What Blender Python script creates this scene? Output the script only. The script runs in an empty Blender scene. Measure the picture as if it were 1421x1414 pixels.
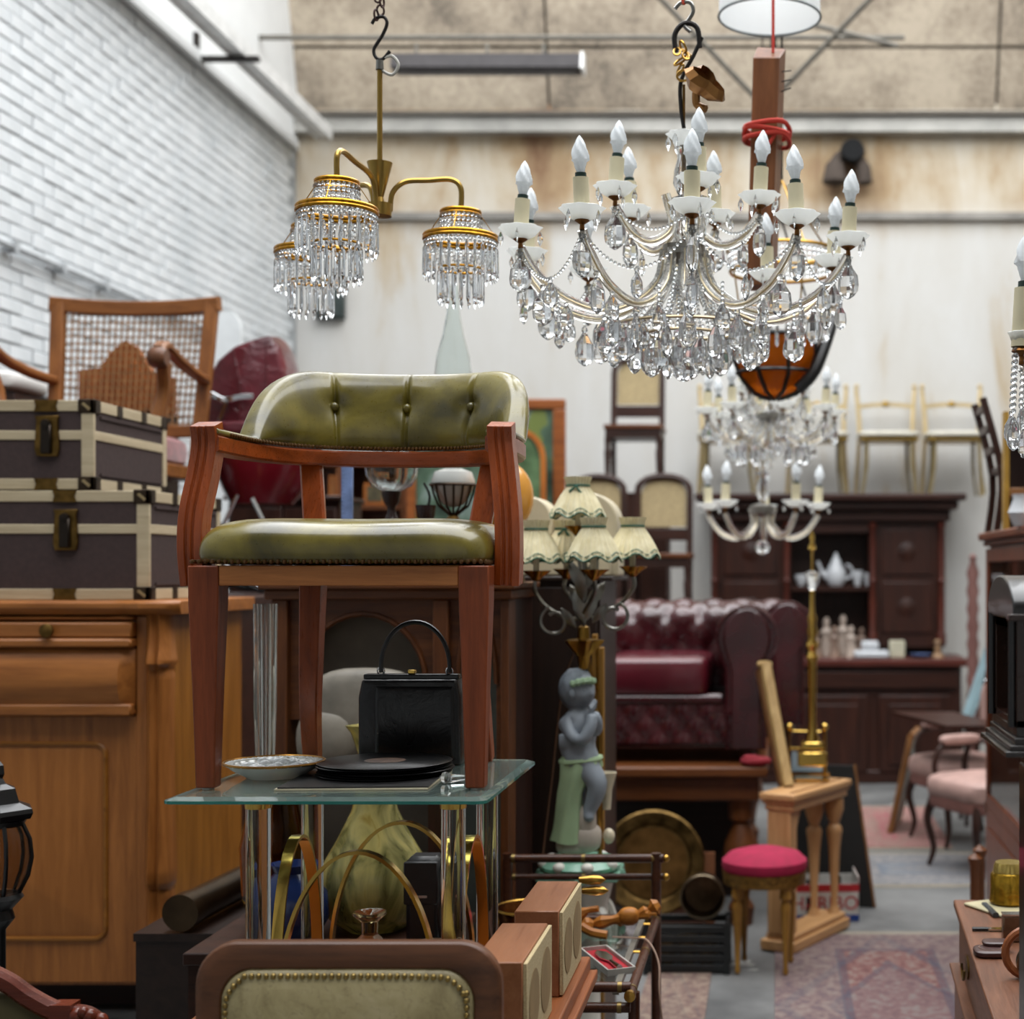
import bpy, math, random
from math import sin, cos, pi, sqrt, exp, radians, atan2, hypot
from mathutils import Vector, Matrix, Euler
random.seed(7)
S = bpy.context.scene
COL = S.collection

# ------------------------------------------------------------------ camera
FPX, CX, CY, EYE = 2062.0, 1075.0, 791.0, 1.6
cd = bpy.data.cameras.new('camera'); cam = bpy.data.objects.new('camera', cd); COL.objects.link(cam)
cam.location = (0, 0, EYE); cam.rotation_euler = (pi/2, 0, 0)
cd.sensor_width = 36; cd.lens = 36*FPX/1421
cd.shift_x = (710.5-CX)/1421; cd.shift_y = (CY-707)/1421
cd.clip_start = .05; cd.clip_end = 100
cd.dof.use_dof = True; cd.dof.focus_distance = 3.1; cd.dof.aperture_fstop = 2.9
S.camera = cam
# ------------------------------------------------------------------ daylight through the roof glazing
w = bpy.data.worlds.new('overcast_sky'); S.world = w; w.use_nodes = True
bg = w.node_tree.nodes['Background']; bg.inputs[0].default_value = (.965, .985, 1, 1); bg.inputs[1].default_value = 5.2
pl = bpy.data.lights.new('skylight_portal', 'AREA'); pl.shape = 'RECTANGLE'; pl.size = 8.0; pl.size_y = 10.9
pl.cycles.is_portal = True
po = bpy.data.objects.new('skylight_portal', pl); COL.objects.link(po); po.location = (.2, 5.55, 7.55)
S.view_settings.view_transform = 'Standard'; S.view_settings.look = 'None'
S.view_settings.exposure = 0.18; S.view_settings.gamma = 1.0; S.view_settings.use_curve_mapping = False
S.cycles.use_denoising = True
S.cycles.max_bounces = 14; S.cycles.transmission_bounces = 12; S.cycles.glossy_bounces = 6; S.cycles.transparent_max_bounces = 12
S.cycles.caustics_reflective = False; S.cycles.sample_clamp_indirect = 8

def P(px, py, d):
    return Vector(((px-CX)*d/FPX, d, EYE-(py-CY)*d/FPX))
def X(px, d): return (px-CX)*d/FPX
def Z(py, d): return EYE-(py-CY)*d/FPX

# ------------------------------------------------------------------ materials
def hx(h):
    h = h.lstrip('#'); c = [int(h[i:i+2], 16)/255 for i in (0, 2, 4)]
    return tuple(((x/12.92) if x <= .04045 else ((x+.055)/1.055)**2.4) for x in c) + (1,)
MATS = {}
class NT:
    def __init__(s, name):
        s.m = bpy.data.materials.new(name); s.m.use_nodes = True
        s.t = s.m.node_tree; s.b = s.t.nodes['Principled BSDF']; MATS[name] = s.m
    def n(s, ty): return s.t.nodes.new(ty)
    def l(s, a, b): s.t.links.new(a, b)
    def put(s, sock, v):
        if hasattr(v, 'is_output'): s.l(v, sock)
        else: sock.default_value = v
    def co(s, kind='Object', scale=(1, 1, 1)):
        a = s.n('ShaderNodeTexCoord'); m = s.n('ShaderNodeMapping'); s.l(a.outputs[kind], m.inputs['Vector'])
        m.inputs['Scale'].default_value = scale; return m.outputs[0]
    def xyz(s, v):
        a = s.n('ShaderNodeSeparateXYZ'); s.l(v, a.inputs[0]); return a.outputs
    def ma(s, op, a, b=0.0, c=None):
        q = s.n('ShaderNodeMath'); q.operation = op; s.put(q.inputs[0], a); s.put(q.inputs[1], b)
        if c is not None: s.put(q.inputs[2], c)
        return q.outputs[0]
    def noise(s, v, scale=5, detail=4, rough=.55, dist=0):
        q = s.n('ShaderNodeTexNoise'); s.l(v, q.inputs['Vector']); q.inputs['Scale'].default_value = scale
        q.inputs['Detail'].default_value = detail; q.inputs['Roughness'].default_value = rough; q.inputs['Distortion'].default_value = dist
        return q.outputs['Fac']
    def ramp(s, f, stops):
        q = s.n('ShaderNodeValToRGB'); s.l(f, q.inputs[0]); e = q.color_ramp.elements
        while len(e) < len(stops): e.new(.5)
        for k, (p, c) in enumerate(stops): e[k].position = p; e[k].color = hx(c) if isinstance(c, str) else c
        return q.outputs[0]
    def mix(s, f, a, b, mode='MIX'):
        q = s.n('ShaderNodeMix'); q.data_type = 'RGBA'; q.blend_type = mode; s.put(q.inputs[0], f)
        s.put(q.inputs[6], hx(a) if isinstance(a, str) else a); s.put(q.inputs[7], hx(b) if isinstance(b, str) else b); return q.outputs[2]
    def bump(s, h, st=.2, dist=.01):
        q = s.n('ShaderNodeBump'); s.put(q.inputs['Height'], h); q.inputs['Strength'].default_value = st; q.inputs['Distance'].default_value = dist
        s.l(q.outputs[0], s.b.inputs['Normal'])
    def set(s, **k):
        for a, v in k.items():
            s.put(s.b.inputs[a.replace('_', ' ')], hx(v) if isinstance(v, str) else v)
        return s.m
def plain(name, c, rough=.5, metal=0, var=.12, scale=12, bump=0, **k):
    if name in MATS: return MATS[name]
    t = NT(name); v = t.co(); f = t.noise(v, scale, 5)
    a = hx(c); lo = tuple(x*(1-var*1.6) for x in a[:3])+(1,); hi = tuple(min(1, x*(1+var)) for x in a[:3])+(1,)
    t.set(Base_Color=t.ramp(f, [(.3, lo), (.7, hi)]), Roughness=rough, Metallic=metal, **k)
    if bump: t.bump(f, bump)
    return t.m
def wood(name, c1, c2, axis='z', rough=.42, scale=1.0, coat=.08):
    key = name+'_'+axis
    if key in MATS: return MATS[key]
    t = NT(key); sc = [14*scale]*3; sc['xyz'.index(axis)] = 1.1*scale
    v = t.co('Object', sc); f = t.noise(v, 2.2, 7, .62, .6)
    v2 = t.co('Object', [s_*5 for s_ in sc]); g = t.noise(v2, 4, 3, .6)
    col = t.ramp(t.ma('ADD', t.ma('MULTIPLY', f, .8), t.ma('MULTIPLY', g, .2)), [(.32, c2), (.64, c1)])
    t.set(Base_Color=col, Roughness=t.ma('ADD', t.ma('MULTIPLY', g, .2), rough-.1), Coat_Weight=coat, Coat_Roughness=.25, Specular_IOR_Level=.34)
    t.bump(g, .06, .004); return t.m
def glass(name, c='#ffffff', rough=0.0, ior=1.5):
    if name in MATS: return MATS[name]
    t = NT(name); return t.set(Base_Color=c, Roughness=rough, IOR=ior, Transmission_Weight=1.0)
def sheer(name, c, f=.5, rough=.15):
    if name in MATS: return MATS[name]
    t = NT(name); t.set(Base_Color=c, Roughness=rough); tr = t.n('ShaderNodeBsdfTranslucent'); tr.inputs[0].default_value = hx(c); mx = t.n('ShaderNodeMixShader'); mx.inputs[0].default_value = f
    t.l(t.b.outputs[0], mx.inputs[1]); t.l(tr.outputs[0], mx.inputs[2]); t.l(mx.outputs[0], t.t.nodes['Material Output'].inputs[0]); return t.m
WOODS = dict(mahog=('#a64d1c', '#72300d'), seatwood=('#8f4624', '#622b12'), apron=('#c98248', '#96582a'), pine=('#a86932', '#7c481d'), pine2=('#9c6424', '#704212'), dark=('#3b2118', '#1f100b'),
             walnut=('#6e452c', '#43291a'), oak=('#8d6138', '#5f3c1e'), beech=('#c99c6c', '#a87a4b'), hutch=('#3b1c11', '#1e0c07'),
             teak=('#9a5a34', '#744122'), cane=('#8f5a2c', '#653a18'), chestr=('#7a5039', '#523222'), darkbrown=('#2c1d16', '#1a100c'),
             timber=('#7d4c2b', '#573117'), gilt=('#a97c35', '#6e4a17'), redbrown=('#6f3f1e', '#40200d'), table=('#74431f', '#4b260f'))
def W(k, axis='z', **kw): return wood(k, WOODS[k][0], WOODS[k][1], axis, **kw)
BRASS = plain('brass', '#b98f45', .28, 1, .12, 30); GOLD = plain('polished_gold', '#d8b25c', .16, 1, .06, 8); GILT = plain('gilt_ring', '#c08a2c', .32, 1, .25, 90)
OLDBRASS = plain('aged_brass', '#6f552c', .4, 1, .3, 25); IRON = plain('dark_iron', '#2b2725', .5, .7, .2, 20); STEEL = plain('steel', '#8f8e8a', .3, 1, .1, 20); CHROME = plain('chrome', '#d4d6d8', .12, 1, .04)
ACRYL = glass('clear_acrylic', '#f4f6f2', 0, 1.45)
CRYST = NT('crystal').set(Base_Color='#fbfdff', Roughness=0.0, IOR=1.6, Transmission_Weight=.95); CLEAR = glass('clear_glass', '#f2f7f6', .01, 1.3)
BLACK = plain('black_leather', '#171618', .38, 0, .2, 40, .05); RUBBER = plain('black_lacquer', '#121214', .3, 0, .2)
NAIL = plain('antique_nail', '#6a4f35', .35, 1, .2, 60)

# ------------------------------------------------------------------ mesh builder
def cr(pts, n=6, closed=False):
    pts = [Vector(p) for p in pts]; out = []; m = len(pts); rng = m if closed else m-1
    for i in range(rng):
        g = (lambda k: pts[k % m]) if closed else (lambda k: pts[min(max(k, 0), m-1)])
        a, b, c, d = g(i-1), g(i), g(i+1), g(i+2)
        for k in range(n):
            t = k/n
            out.append(.5*((2*b)+(c-a)*t+(2*a-5*b+4*c-d)*t*t+(3*b-a-3*c+d)*t**3))
    if not closed: out.append(pts[-1])
    return out
def arc(c, r, a0, a1, n, plane='xz', rz=None):
    rz = rz or r; o = []
    for k in range(n+1):
        a = radians(a0+(a1-a0)*k/n); u, v = r*cos(a), rz*sin(a)
        p = {'xz': (u, 0, v), 'xy': (u, v, 0), 'yz': (0, u, v)}[plane]; o.append(Vector(c)+Vector(p))
    return o
class B:
    def __init__(s): s.v = []; s.f = []
    def add(s, vs, fs, mt=None):
        o = len(s.v)
        s.v += [tuple(mt @ Vector(p)) if mt else tuple(p) for p in vs]; s.f += [tuple(i+o for i in f) for f in fs]; return s
    def box(s, c, d, rot=None, top=(1, 1), ch=0):
        x, y, z = d[0]/2, d[1]/2, d[2]/2; c = Vector(c)
        if ch:
            vs = []; k = ch
            # chamfered box: eight corners of three points
            idx = {}
            for sx in (-1, 1):
                for sy in (-1, 1):
                    for sz in (-1, 1):
                        for a in range(3):
                            p = [sx*(x-k), sy*(y-k), sz*(z-k)]; p[a] += (sx, sy, sz)[a]*k
                            idx[(sx, sy, sz, a)] = len(vs); vs.append(p)
            fs = []
            for a in range(3):
                b, e = (a+1) % 3, (a+2) % 3
                for sg in (-1, 1):
                    q = []
                    for u, w_ in ((-1, -1), (1, -1), (1, 1), (-1, 1)):
                        t = [0, 0, 0]; t[a] = sg; t[b] = u; t[e] = w_; q.append(idx[(*t, a)])
                    fs.append(q if sg > 0 else q[::-1])
                for u in (-1, 1):
                    for w_ in (-1, 1):
                        t0 = [0, 0, 0]; t1 = [0, 0, 0]; t0[a] = -1; t1[a] = 1
                        for t in (t0, t1): t[b] = u; t[e] = w_
                        q = [idx[(*t0, b)], idx[(*t1, b)], idx[(*t1, e)], idx[(*t0, e)]]
                        fs.append(q if u*w_ < 0 else q[::-1])
            for sx in (-1, 1):
                for sy in (-1, 1):
                    for sz in (-1, 1):
                        q = [idx[(sx, sy, sz, a)] for a in range(3)]; fs.append(q if sx*sy*sz > 0 else q[::-1])
        else:
            vs = [(-x, -y, -z), (x, -y, -z), (x, y, -z), (-x, y, -z), (-x*top[0], -y*top[1], z), (x*top[0], -y*top[1], z), (x*top[0], y*top[1], z), (-x*top[0], y*top[1], z)]
            fs = [(3, 2, 1, 0), (4, 5, 6, 7), (0, 1, 5, 4), (1, 2, 6, 5), (2, 3, 7, 6), (3, 0, 4, 7)]
        m = Matrix.Translation(c)
        if rot: m = m @ Euler(rot).to_matrix().to_4x4()
        return s.add(vs, fs, m)
    def bx(s, x0, x1, y0, y1, z0, z1, ch=0): return s.box(((x0+x1)/2, (y0+y1)/2, (z0+z1)/2), (x1-x0, y1-y0, z1-z0), ch=ch)
    def loft(s, loops, cap=True, closed=False):
        n = len(loops[0]); o = len(s.v); m = len(loops)
        for L in loops: s.v += [tuple(p) for p in L]
        for i in range(m if closed else m-1):
            a, b = o+i*n, o+((i+1) % m)*n
            for k in range(n): s.f.append((a+k, a+(k+1) % n, b+(k+1) % n, b+k))
        if cap and not closed:
            s.f.append(tuple(o+k for k in range(n))[::-1]); s.f.append(tuple(o+(m-1)*n+k for k in range(n)))
        return s
    def frames(s, pts, up=None):
        pts = [Vector(p) for p in pts]; m = len(pts); T = []
        for i in range(m):
            t = pts[min(i+1, m-1)]-pts[max(i-1, 0)]; T.append(t.normalized() if t.length > 1e-9 else Vector((0, 0, 1)))
        fr = []
        if up is not None:
            for t in T:
                a = Vector(up).cross(t)
                a = a.normalized() if a.length > 1e-6 else Vector((1, 0, 0)); fr.append((a, t.cross(a)))
        else:
            u = T[0].orthogonal().normalized()
            for t in T:
                u = (u-t*u.dot(t)); u = u.normalized() if u.length > 1e-6 else t.orthogonal().normalized(); fr.append((u, t.cross(u)))
        return pts, fr
    def tube(s, pts, r, n=8, cap=True, closed=False, up=None, prof=None):
        pts, fr = s.frames(list(pts)+([pts[0]] if closed else []), up)
        if closed: pts, fr = pts[:-1], fr[:-1]
        loops = []
        for i, (p, (a, b)) in enumerate(zip(pts, fr)):
            k = r[i] if isinstance(r, (list, tuple)) else r
            if prof: loops.append([p+a*(u*k)+b*(v*k) for u, v in prof])
            else: loops.append([p+a*(k*cos(2*pi*j/n))+b*(k*sin(2*pi*j/n)) for j in range(n)])
        return s.loft(loops, cap, closed)
    def bar(s, pts, wd, th, up=(0, 0, 1), ch=0, closed=False):      # rectangular section, wd across, th along up
        x, y = wd/2, th/2
        pr = [(-x, -y), (x, -y), (x, y), (-x, y)] if not ch else [(-x+ch, -y), (x-ch, -y), (x, -y+ch), (x, y-ch), (x-ch, y), (-x+ch, y), (-x, y-ch), (-x, -y+ch)]
        return s.tube(pts, 1, up=up, prof=pr, closed=closed)
    def lathe(s, prof, n=20, c=(0, 0, 0), ax='z', wob=None, sc=(1, 1), shell=False):
        loops = []; c = Vector(c)
        for i, (r, z) in enumerate(prof):
            L = []
            for k in range(n):
                a = 2*pi*k/n; q = r*(1+wob(a, i) if wob else 1)
                p = (q*cos(a)*sc[0], q*sin(a)*sc[1], z)
                if ax == 'x': p = (z, q*cos(a), q*sin(a))
                if ax == 'y': p = (q*sin(a), z, q*cos(a))
                L.append(c+Vector(p))
            loops.append(L)
        return s.loft(loops, not shell, shell)
    def sq(s, c, d, e1=.4, e2=.4, nu=24, nv=12):
        f = lambda w_, e: (1 if w_ >= 0 else -1)*abs(w_)**e
        loops = []
        for j in range(nv+1):
            v = -pi/2+pi*j/nv; v = max(min(v, pi/2-.02), -pi/2+.02)
            loops.append([Vector(c)+Vector((d[0]*f(cos(v), e1)*f(cos(2*pi*k/nu), e2), d[1]*f(cos(v), e1)*f(sin(2*pi*k/nu), e2), d[2]*f(sin(v), e1))) for k in range(nu)])
        return s.loft(loops)
    def prism(s, poly, a, b, plane='xz'):
        o = {'xz': lambda u, v, t: (u, t, v), 'xy': lambda u, v, t: (u, v, t), 'yz': lambda u, v, t: (t, u, v)}[plane]
        return s.loft([[o(u, v, a) for u, v in poly], [o(u, v, b) for u, v in poly]])
    def sph(s, c, r, n=8, m=5, sc=(1, 1, 1)):
        loops = []
        for j in range(m+1):
            v = -pi/2+pi*j/m; q = max(cos(v), .03)
            loops.append([Vector(c)+Vector((r*q*cos(2*pi*k/n)*sc[0], r*q*sin(2*pi*k/n)*sc[1], r*sin(v)*sc[2])) for k in range(n)])
        return s.loft(loops)
    def grid(s, fn, nu, nv, cu=False):
        o = len(s.v)
        for j in range(nv+1):
            for i in range(nu if cu else nu+1): s.v.append(tuple(fn(i/nu, j/nv)))
        w_ = nu if cu else nu+1
        for j in range(nv):
            for i in range(nu): s.f.append((o+j*w_+i, o+j*w_+(i+1) % w_, o+(j+1)*w_+(i+1) % w_, o+(j+1)*w_+i))
        return s
    def ring(s, c, r, t, n=32, m=8, sc=(1, 1), ax='z'):
        pts = arc(c, r, 0, 360-360/n, n-1, 'xy' if ax == 'z' else ('xz' if ax == 'y' else 'yz'))
        return s.tube(pts, t, m, closed=True)
    def mesh(s, name='mesh', ang=38, flat=False):
        me = bpy.data.meshes.new(name); me.from_pydata(s.v, [], s.f); me.validate()
        import bmesh
        bm = bmesh.new(); bm.from_mesh(me); bmesh.ops.recalc_face_normals(bm, faces=bm.faces[:]); bm.to_mesh(me); bm.free()
        if not flat:
            me.polygons.foreach_set('use_smooth', [True]*len(me.polygons)); me.set_sharp_from_angle(angle=radians(ang))
        me.update(); return me
# ------------------------------------------------------------------ things and parts
def tag(o, label=None, cat=None, group=None, kind=None):
    if label: o['label'] = label
    if cat: o['category'] = cat
    if group: o['group'] = group
    if kind: o['kind'] = kind
    return o
def thing(name, label, cat, loc=(0, 0, 0), rz=0, group=None):
    o = bpy.data.objects.new(name, None); COL.objects.link(o); o.location = loc; o.rotation_euler = (0, 0, rz); o.empty_display_size = .05
    return tag(o, label, cat, group)
def part(name, b, m, parent=None, label=None, kind=None, loc=None, rot=None, bev=0, ang=38, flat=False, sub=0):
    me = b if isinstance(b, bpy.types.Mesh) else b.mesh(name, ang, flat)
    if m is not None and not me.materials: me.materials.append(m)
    o = bpy.data.objects.new(name, me); COL.objects.link(o); o.parent = parent
    if loc is not None: o.location = loc
    if rot is not None: o.rotation_euler = rot
    if bev:
        q = o.modifiers.new('bevel', 'BEVEL'); q.width = bev; q.segments = 2; q.limit_method = 'ANGLE'; q.angle_limit = radians(40)
    if sub: q = o.modifiers.new('subsurf', 'SUBSURF'); q.levels = q.render_levels = sub
    return tag(o, label, None, None, kind)
def solo(name, b, m, label, cat, loc=(0, 0, 0), rz=0, group=None, **k):
    o = part(name, b, m, None, loc=loc, rot=(0, 0, rz), **k); return tag(o, label, cat, group)
def struct(name, b, m, parent=None, **k):
    o = part(name, b, m, parent, **k)
    if parent is None: o['kind'] = 'structure'
    return o
def copy_tree(o, parent=None, label=None, loc=None, rz=None, group=None):
    c = o.copy(); COL.objects.link(c); c.parent = parent
    if label: c['label'] = label
    if group: c['group'] = group
    if loc is not None: c.location = loc
    if rz is not None: c.rotation_euler = (0, 0, rz)
    for ch in list(o.children): copy_tree(ch, c)
    return c
# ================================================================== the hall
YB, XL, XR = 11.8, -3.8, 4.4
t = NT('concrete_floor'); v = t.co(); f = t.noise(v, 1.6, 8, .6); g = t.noise(v, 9, 4)
c = t.ramp(f, [(.3, '#4d4d4d'), (.62, '#7c7c7b')])
paint = t.ma('GREATER_THAN', t.noise(v, 2.6, 5, .6), .66)
t.set(Base_Color=t.mix(t.ma('MULTIPLY', paint, .7), c, '#c6c4be'), Roughness=.55); t.bump(g, .1)
struct('floor', B().bx(XL-.3, XR+.3, -5.3, YB+.3, -.2, 0), t.m)
t = NT('stained_plaster'); v = t.co(); q = t.xyz(v)
f = t.noise(v, .9, 8, .62); st = t.noise(t.co('Object', (1.5, 1, .4)), 1.6, 7, .65, .4)
up = t.ma('MULTIPLY_ADD', t.ma('SMOOTH_MIN', t.ma('SUBTRACT', q[2], 4.25), .3, .1), 3.0, .12)
def band(x0, wd): return t.ma('POWER', 2.718, t.ma('MULTIPLY', t.ma('POWER', t.ma('DIVIDE', t.ma('SUBTRACT', q[0], x0), wd), 2.0), -1.0))
strk = t.ma('ADD', t.ma('ADD', band(-3.05, .16), band(.85, .07)), t.ma('ADD', band(-1.9, .12), band(1.9, .25)))
dirt = t.ma('MULTIPLY', t.ma('ADD', st, t.ma('MULTIPLY', strk, .13)), 1.0)
lowc = t.ramp(dirt, [(.36, '#c9c8c5'), (.62, '#c2bfb9'), (.74, '#b3a48d'), (.86, '#97805f')])
upc = t.ramp(t.ma('ADD', t.ma('MULTIPLY', f, .55), t.ma('MULTIPLY', dirt, .5)), [(.38, '#c9c3b8'), (.5, '#bdb19d'), (.6, '#a58d6d'), (.7, '#7f6047')])
t.set(Base_Color=t.mix(t.ma('MINIMUM', t.ma('MAXIMUM', up, 0.0), 1.0), lowc, upc), Roughness=.85); t.bump(t.noise(v, 14, 4), .15)
struct('wall_back', B().bx(XL-.3, XR+.3, YB, YB+.3, 0, 5.3), t.m)
GREYTRIM = plain('grey_painted_beam', '#a9a7a1', .7, 0, .18, 3)
struct('trim_1', B().bx(XL, XR, YB-.12, YB-.002, 5.05, 5.17), GREYTRIM)
struct('trim_2', B().bx(XL, XR, YB-.05, YB-.002, 4.375, 4.43), plain('ledge_grey', '#8e8a84', .8, 0, .2, 4))
struct('trim_3', B().bx(XL, XR, YB-.16, YB-.002, 5.17, 5.2), plain('joint_dark', '#5d574f', .8))
# steep concrete roof slope of precast panels above the back wall
t = NT('sooty_concrete'); v = t.co(); f = t.noise(v, 1.3, 8, .65); g = t.noise(v, 22, 5, .7)
mx = t.ma('ADD', t.ma('MULTIPLY', f, .68), t.ma('MULTIPLY', g, .36))
t.set(Base_Color=t.ramp(mx, [(.38, '#6b6257'), (.5, '#9c8f7e'), (.62, '#b8ab98')]), Roughness=.9); t.bump(g, .25)
roof = struct('ceiling', B().add([(XL-.3, YB+.06, 5.16), (XR+.3, YB+.06, 5.16), (XR+.3, YB-.74, 7.6), (XL-.3, YB-.74, 7.6), (XL-.3, YB+.26, 5.16), (XR+.3, YB+.26, 5.16), (XR+.3, YB-.54, 7.6), (XL-.3, YB-.54, 7.6)],
        [(0, 1, 2, 3), (4, 7, 6, 5), (0, 4, 5, 1), (3, 2, 6, 7), (0, 3, 7, 4), (1, 5, 6, 2)]), plain('panel_joint', '#4b443a', .9))
slope = Vector((0, -.8, 2.44)).normalized(); nrm = Vector((0, -2.44, -.8)).normalized()
cuts = [XL, -1.79, 0.0, 1.76, XR]; rows = [0, .57, 1.35, 2.5]
for i in range(4):
    for j in range(3):
        b = B(); o = Vector((0, YB+.06, 5.17)); x0, x1 = cuts[i]+.012, cuts[i+1]-.012; s0, s1 = rows[j]+.012, rows[j+1]-.012
        q = [Vector((x, 0, 0))+o+slope*s_ for x, s_ in ((x0, s0), (x1, s0), (x1, s1), (x0, s1))]
        b.loft([q, [p+nrm*.03 for p in q]]); part('roof_panel', b, MATS['sooty_concrete'], roof)
t = NT('white_paint'); v = t.co(); f = t.noise(v, 3, 6, .6); t.set(Base_Color=t.ramp(f, [(.3, '#c3c8cb'), (.7, '#dadddf')]), Roughness=.6); t.bump(t.noise(v, 40, 4), .12)
PLW = plain('plain_white_wall', '#cfd0cf', .8, 0, .06, 2)
wl = struct('wall_left', B().bx(XL-.3, XL, -5.3, YB, 0, 8), plain('grey_mortar', '#a4a8aa', .9, 0, .3, 2.5))
part('upper_plaster', B().bx(XL, XL+.02, 5.5, YB, 4.92, 8), PLW, wl)
part('lower_plaster', B().bx(XL, XL+.02, 5.5, YB, 0, 1.45), PLW, wl)
ch_, bl_ = .075, .222
def brick_b(L, c=(0, 0, 0)):
    b = B(); y, z, k = L/2-.0035, ch_/2-.0035, .005
    a = [(0, -y, -z), (0, y, -z), (0, y, z), (0, -y, z)]; e = [(.005, -y, -z), (.005, y, -z), (.005, y, z), (.005, -y, z)]
    g = [(.0095, -y+k, -z+k), (.0095, y-k, -z+k), (.0095, y-k, z-k), (.0095, -y+k, z-k)]
    b.loft([[Vector(c)+Vector(p) for p in L_] for L_ in (a, e, g)]); return b
bmesh_ = [brick_b(bl_).mesh('brick', flat=True)]; bmesh_[0].materials.append(MATS['white_paint'])
allb = []
for j in range(46):
    z = 1.45+ch_*(j+.5); y = 6.6+(bl_/2 if j % 2 else 0)
    while y < YB-.1:
        px, py = CX+FPX*XL/y, CY-FPX*(z-EYE)/y
        allb.append((y if (0 < px+20 and -15 < py < 560 and px < 420) else 99, y, z)); y += bl_
allb.sort(); far = B()
for k, (key, y, z) in enumerate(allb):
    dx = random.uniform(-.006, .002); tilt = random.uniform(-.035, .035)
    if k < 300: part('brick', bmesh_[0], None, wl, loc=(XL+dx, y, z+random.uniform(-.002, .002)), rot=(tilt*.5, tilt, tilt*.6))
    else:
        q = brick_b(bl_, (XL+dx, y, z)); far.add(q.v, q.f)
part('far_bricks', far, MATS['white_paint'], wl, kind='stuff', flat=True)
struct('trim_4', B().bx(XL+.02, XL+.07, 5.6, YB-.15, 4.90, 4.96).bx(XL+.02, XL+.05, 5.6, YB-.15, 4.96, 4.99), PLW)
b = B().tube([(XL+.05, 5.6, 3.19), (XL+.05, 10.3, 3.19)], .018, 8)
for k in range(9): b.bx(XL+.012, XL+.07, 5.8+.5*k, 5.84+.5*k, 3.165, 3.215)
solo('wall_conduit', b, plain('conduit_paint', '#a7abae', .5), 'white painted conduit pipe running along the brick wall', 'pipe')
DIM = plain('dim_grey_wall', '#7d7972', .9, 0, .1, 2)
struct('wall_right', B().bx(XR, XR+.3, -5.3, YB, 0, 8), DIM)
struct('wall_front', B().bx(XL-.3, XR+.3, -5.6, -5.3, 0, 8), PLW)
struct('roof_slab', B().bx(XL-.3, XR+.3, -5.6, 0.1, 7.6, 7.8), DIM)
# gutter channel with bracket, high on the left
b = B().bx(-3.55, -3.45, 6.0, 11.55, 4.96, 5.03, ch=.01).bx(-3.56, -3.54, 6.0, 11.55, 4.945, 5.05).bx(-3.46, -3.44, 6.0, 11.55, 4.945, 5.04)
chn = solo('wall_channel', b, plain('channel_white', '#cfcfcd', .5, 0, .1), 'white metal channel beam running high beside the brick wall', 'beam')
b = B().bx(-3.78, -3.36, 9.66, 9.71, 4.915, 4.945).bx(-3.78, -3.755, 9.66, 9.71, 4.945, 5.1)
solo('bracket', b, IRON, 'dark iron angle bracket carrying the white channel', 'bracket')
# steel pipe and tie rods under the roof slope
rodm = plain('rod_grey', '#6d6961', .6, .3)
solo('ceiling_pipe', B().tube([P(312, 52, 10.9), P(1255, 52, 10.9)], .02, 8), rodm, 'long horizontal grey pipe below the sooty concrete slope', 'pipe')
for nm, a, e in (('steep tie rod crossing behind the timber block from upper edge', P(880, -40, 10.2), P(1062, 150, 10.9)), ('tie rod rising right of the timber block', P(1085, 125, 10.9), P(1235, -30, 10.2)), ('short tie rod end beside the white drum shade', P(1080, 22, 10.7), P(1246, 64, 10.7))):
    solo('tie_rod', B().tube([a, e], .02, 8), rodm, nm, 'rod', group='tie rods under the roof')
# fluorescent batten
d = 10.85; ft = thing('batten_lamp_ceiling', 'long grey fluorescent batten hanging from the ceiling pipe', 'ceiling light', P(676, 98, d))
hw = 131*d/FPX
part('housing', B().prism([(-.09, 0), (.09, 0), (.05, .11), (-.05, .11)], -hw, hw, 'yz'), plain('batten_grey', '#3d3a3b', .85, 0), ft)
part('reflector', B().bx(-hw+.03, hw-.03, -.075, .075, -.012, -.001), plain('reflector', '#4f4c4d', .8), ft)
part('end_cap', B().prism([(-.095, -.01), (.095, -.01), (.055, .12), (-.055, .12)], hw, hw+.02, 'yz'), plain('cap_white', '#dcdcda', .5), ft)
for u in (-.75, .0, .6): part('clip', B().bx(u*hw-.01, u*hw+.01, -.006, .006, .11, .2), rodm, ft)
part('tube', B().tube([(-hw+.05, -.03, -.03), (hw-.05, -.03, -.03)], .013, 8), plain('louvre_grey', '#5d5a57', .4), ft)
# dark green box low on the back wall
solo('wall_box', B().bx(-.11, .11, -.09, 0, -.12, .12, ch=.01).bx(-.09, .09, -.1, -.09, -.1, .1), plain('dark_green_box', '#2f3a38', .5), 'small dark green box fixed to the back wall', 'wall box', P(461, 423, YB-.002))
# wall fitting: dark drooping floodlights
wf = thing('wall_floodlight', 'dark round-lensed floodlight fixed high on the stained wall', 'light', P(1176, 226, YB-.12))
dk = plain('dull_brown', '#453b34', .9); 
part('lens', B().lathe([(0, -.02), (.085, -.02), (.1, .05), (.07, .12), (0, .14)], 16, (.04, -.05, .09), 'y'), plain('matt_black', '#0c0d0f', .95), wf)
part('arm', B().tube(cr([(.04, .08, .09), (-.05, .05, .06), (-.1, 0, -.02), (-.11, -.02, -.12)], 5), .05, 8), dk, wf)
part('shade', B().lathe([(.03, .1), (.07, .06), (.1, -.08), (.09, -.09), (0, -.05)], 12, (-.1, 0, -.07)), dk, wf)
part('bracket', B().tube(cr([(.05, .08, .05), (.12, .02, -.02), (.14, 0, -.16)], 5), [.05]*6+[.06]*5, 8), dk, wf)
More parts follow.
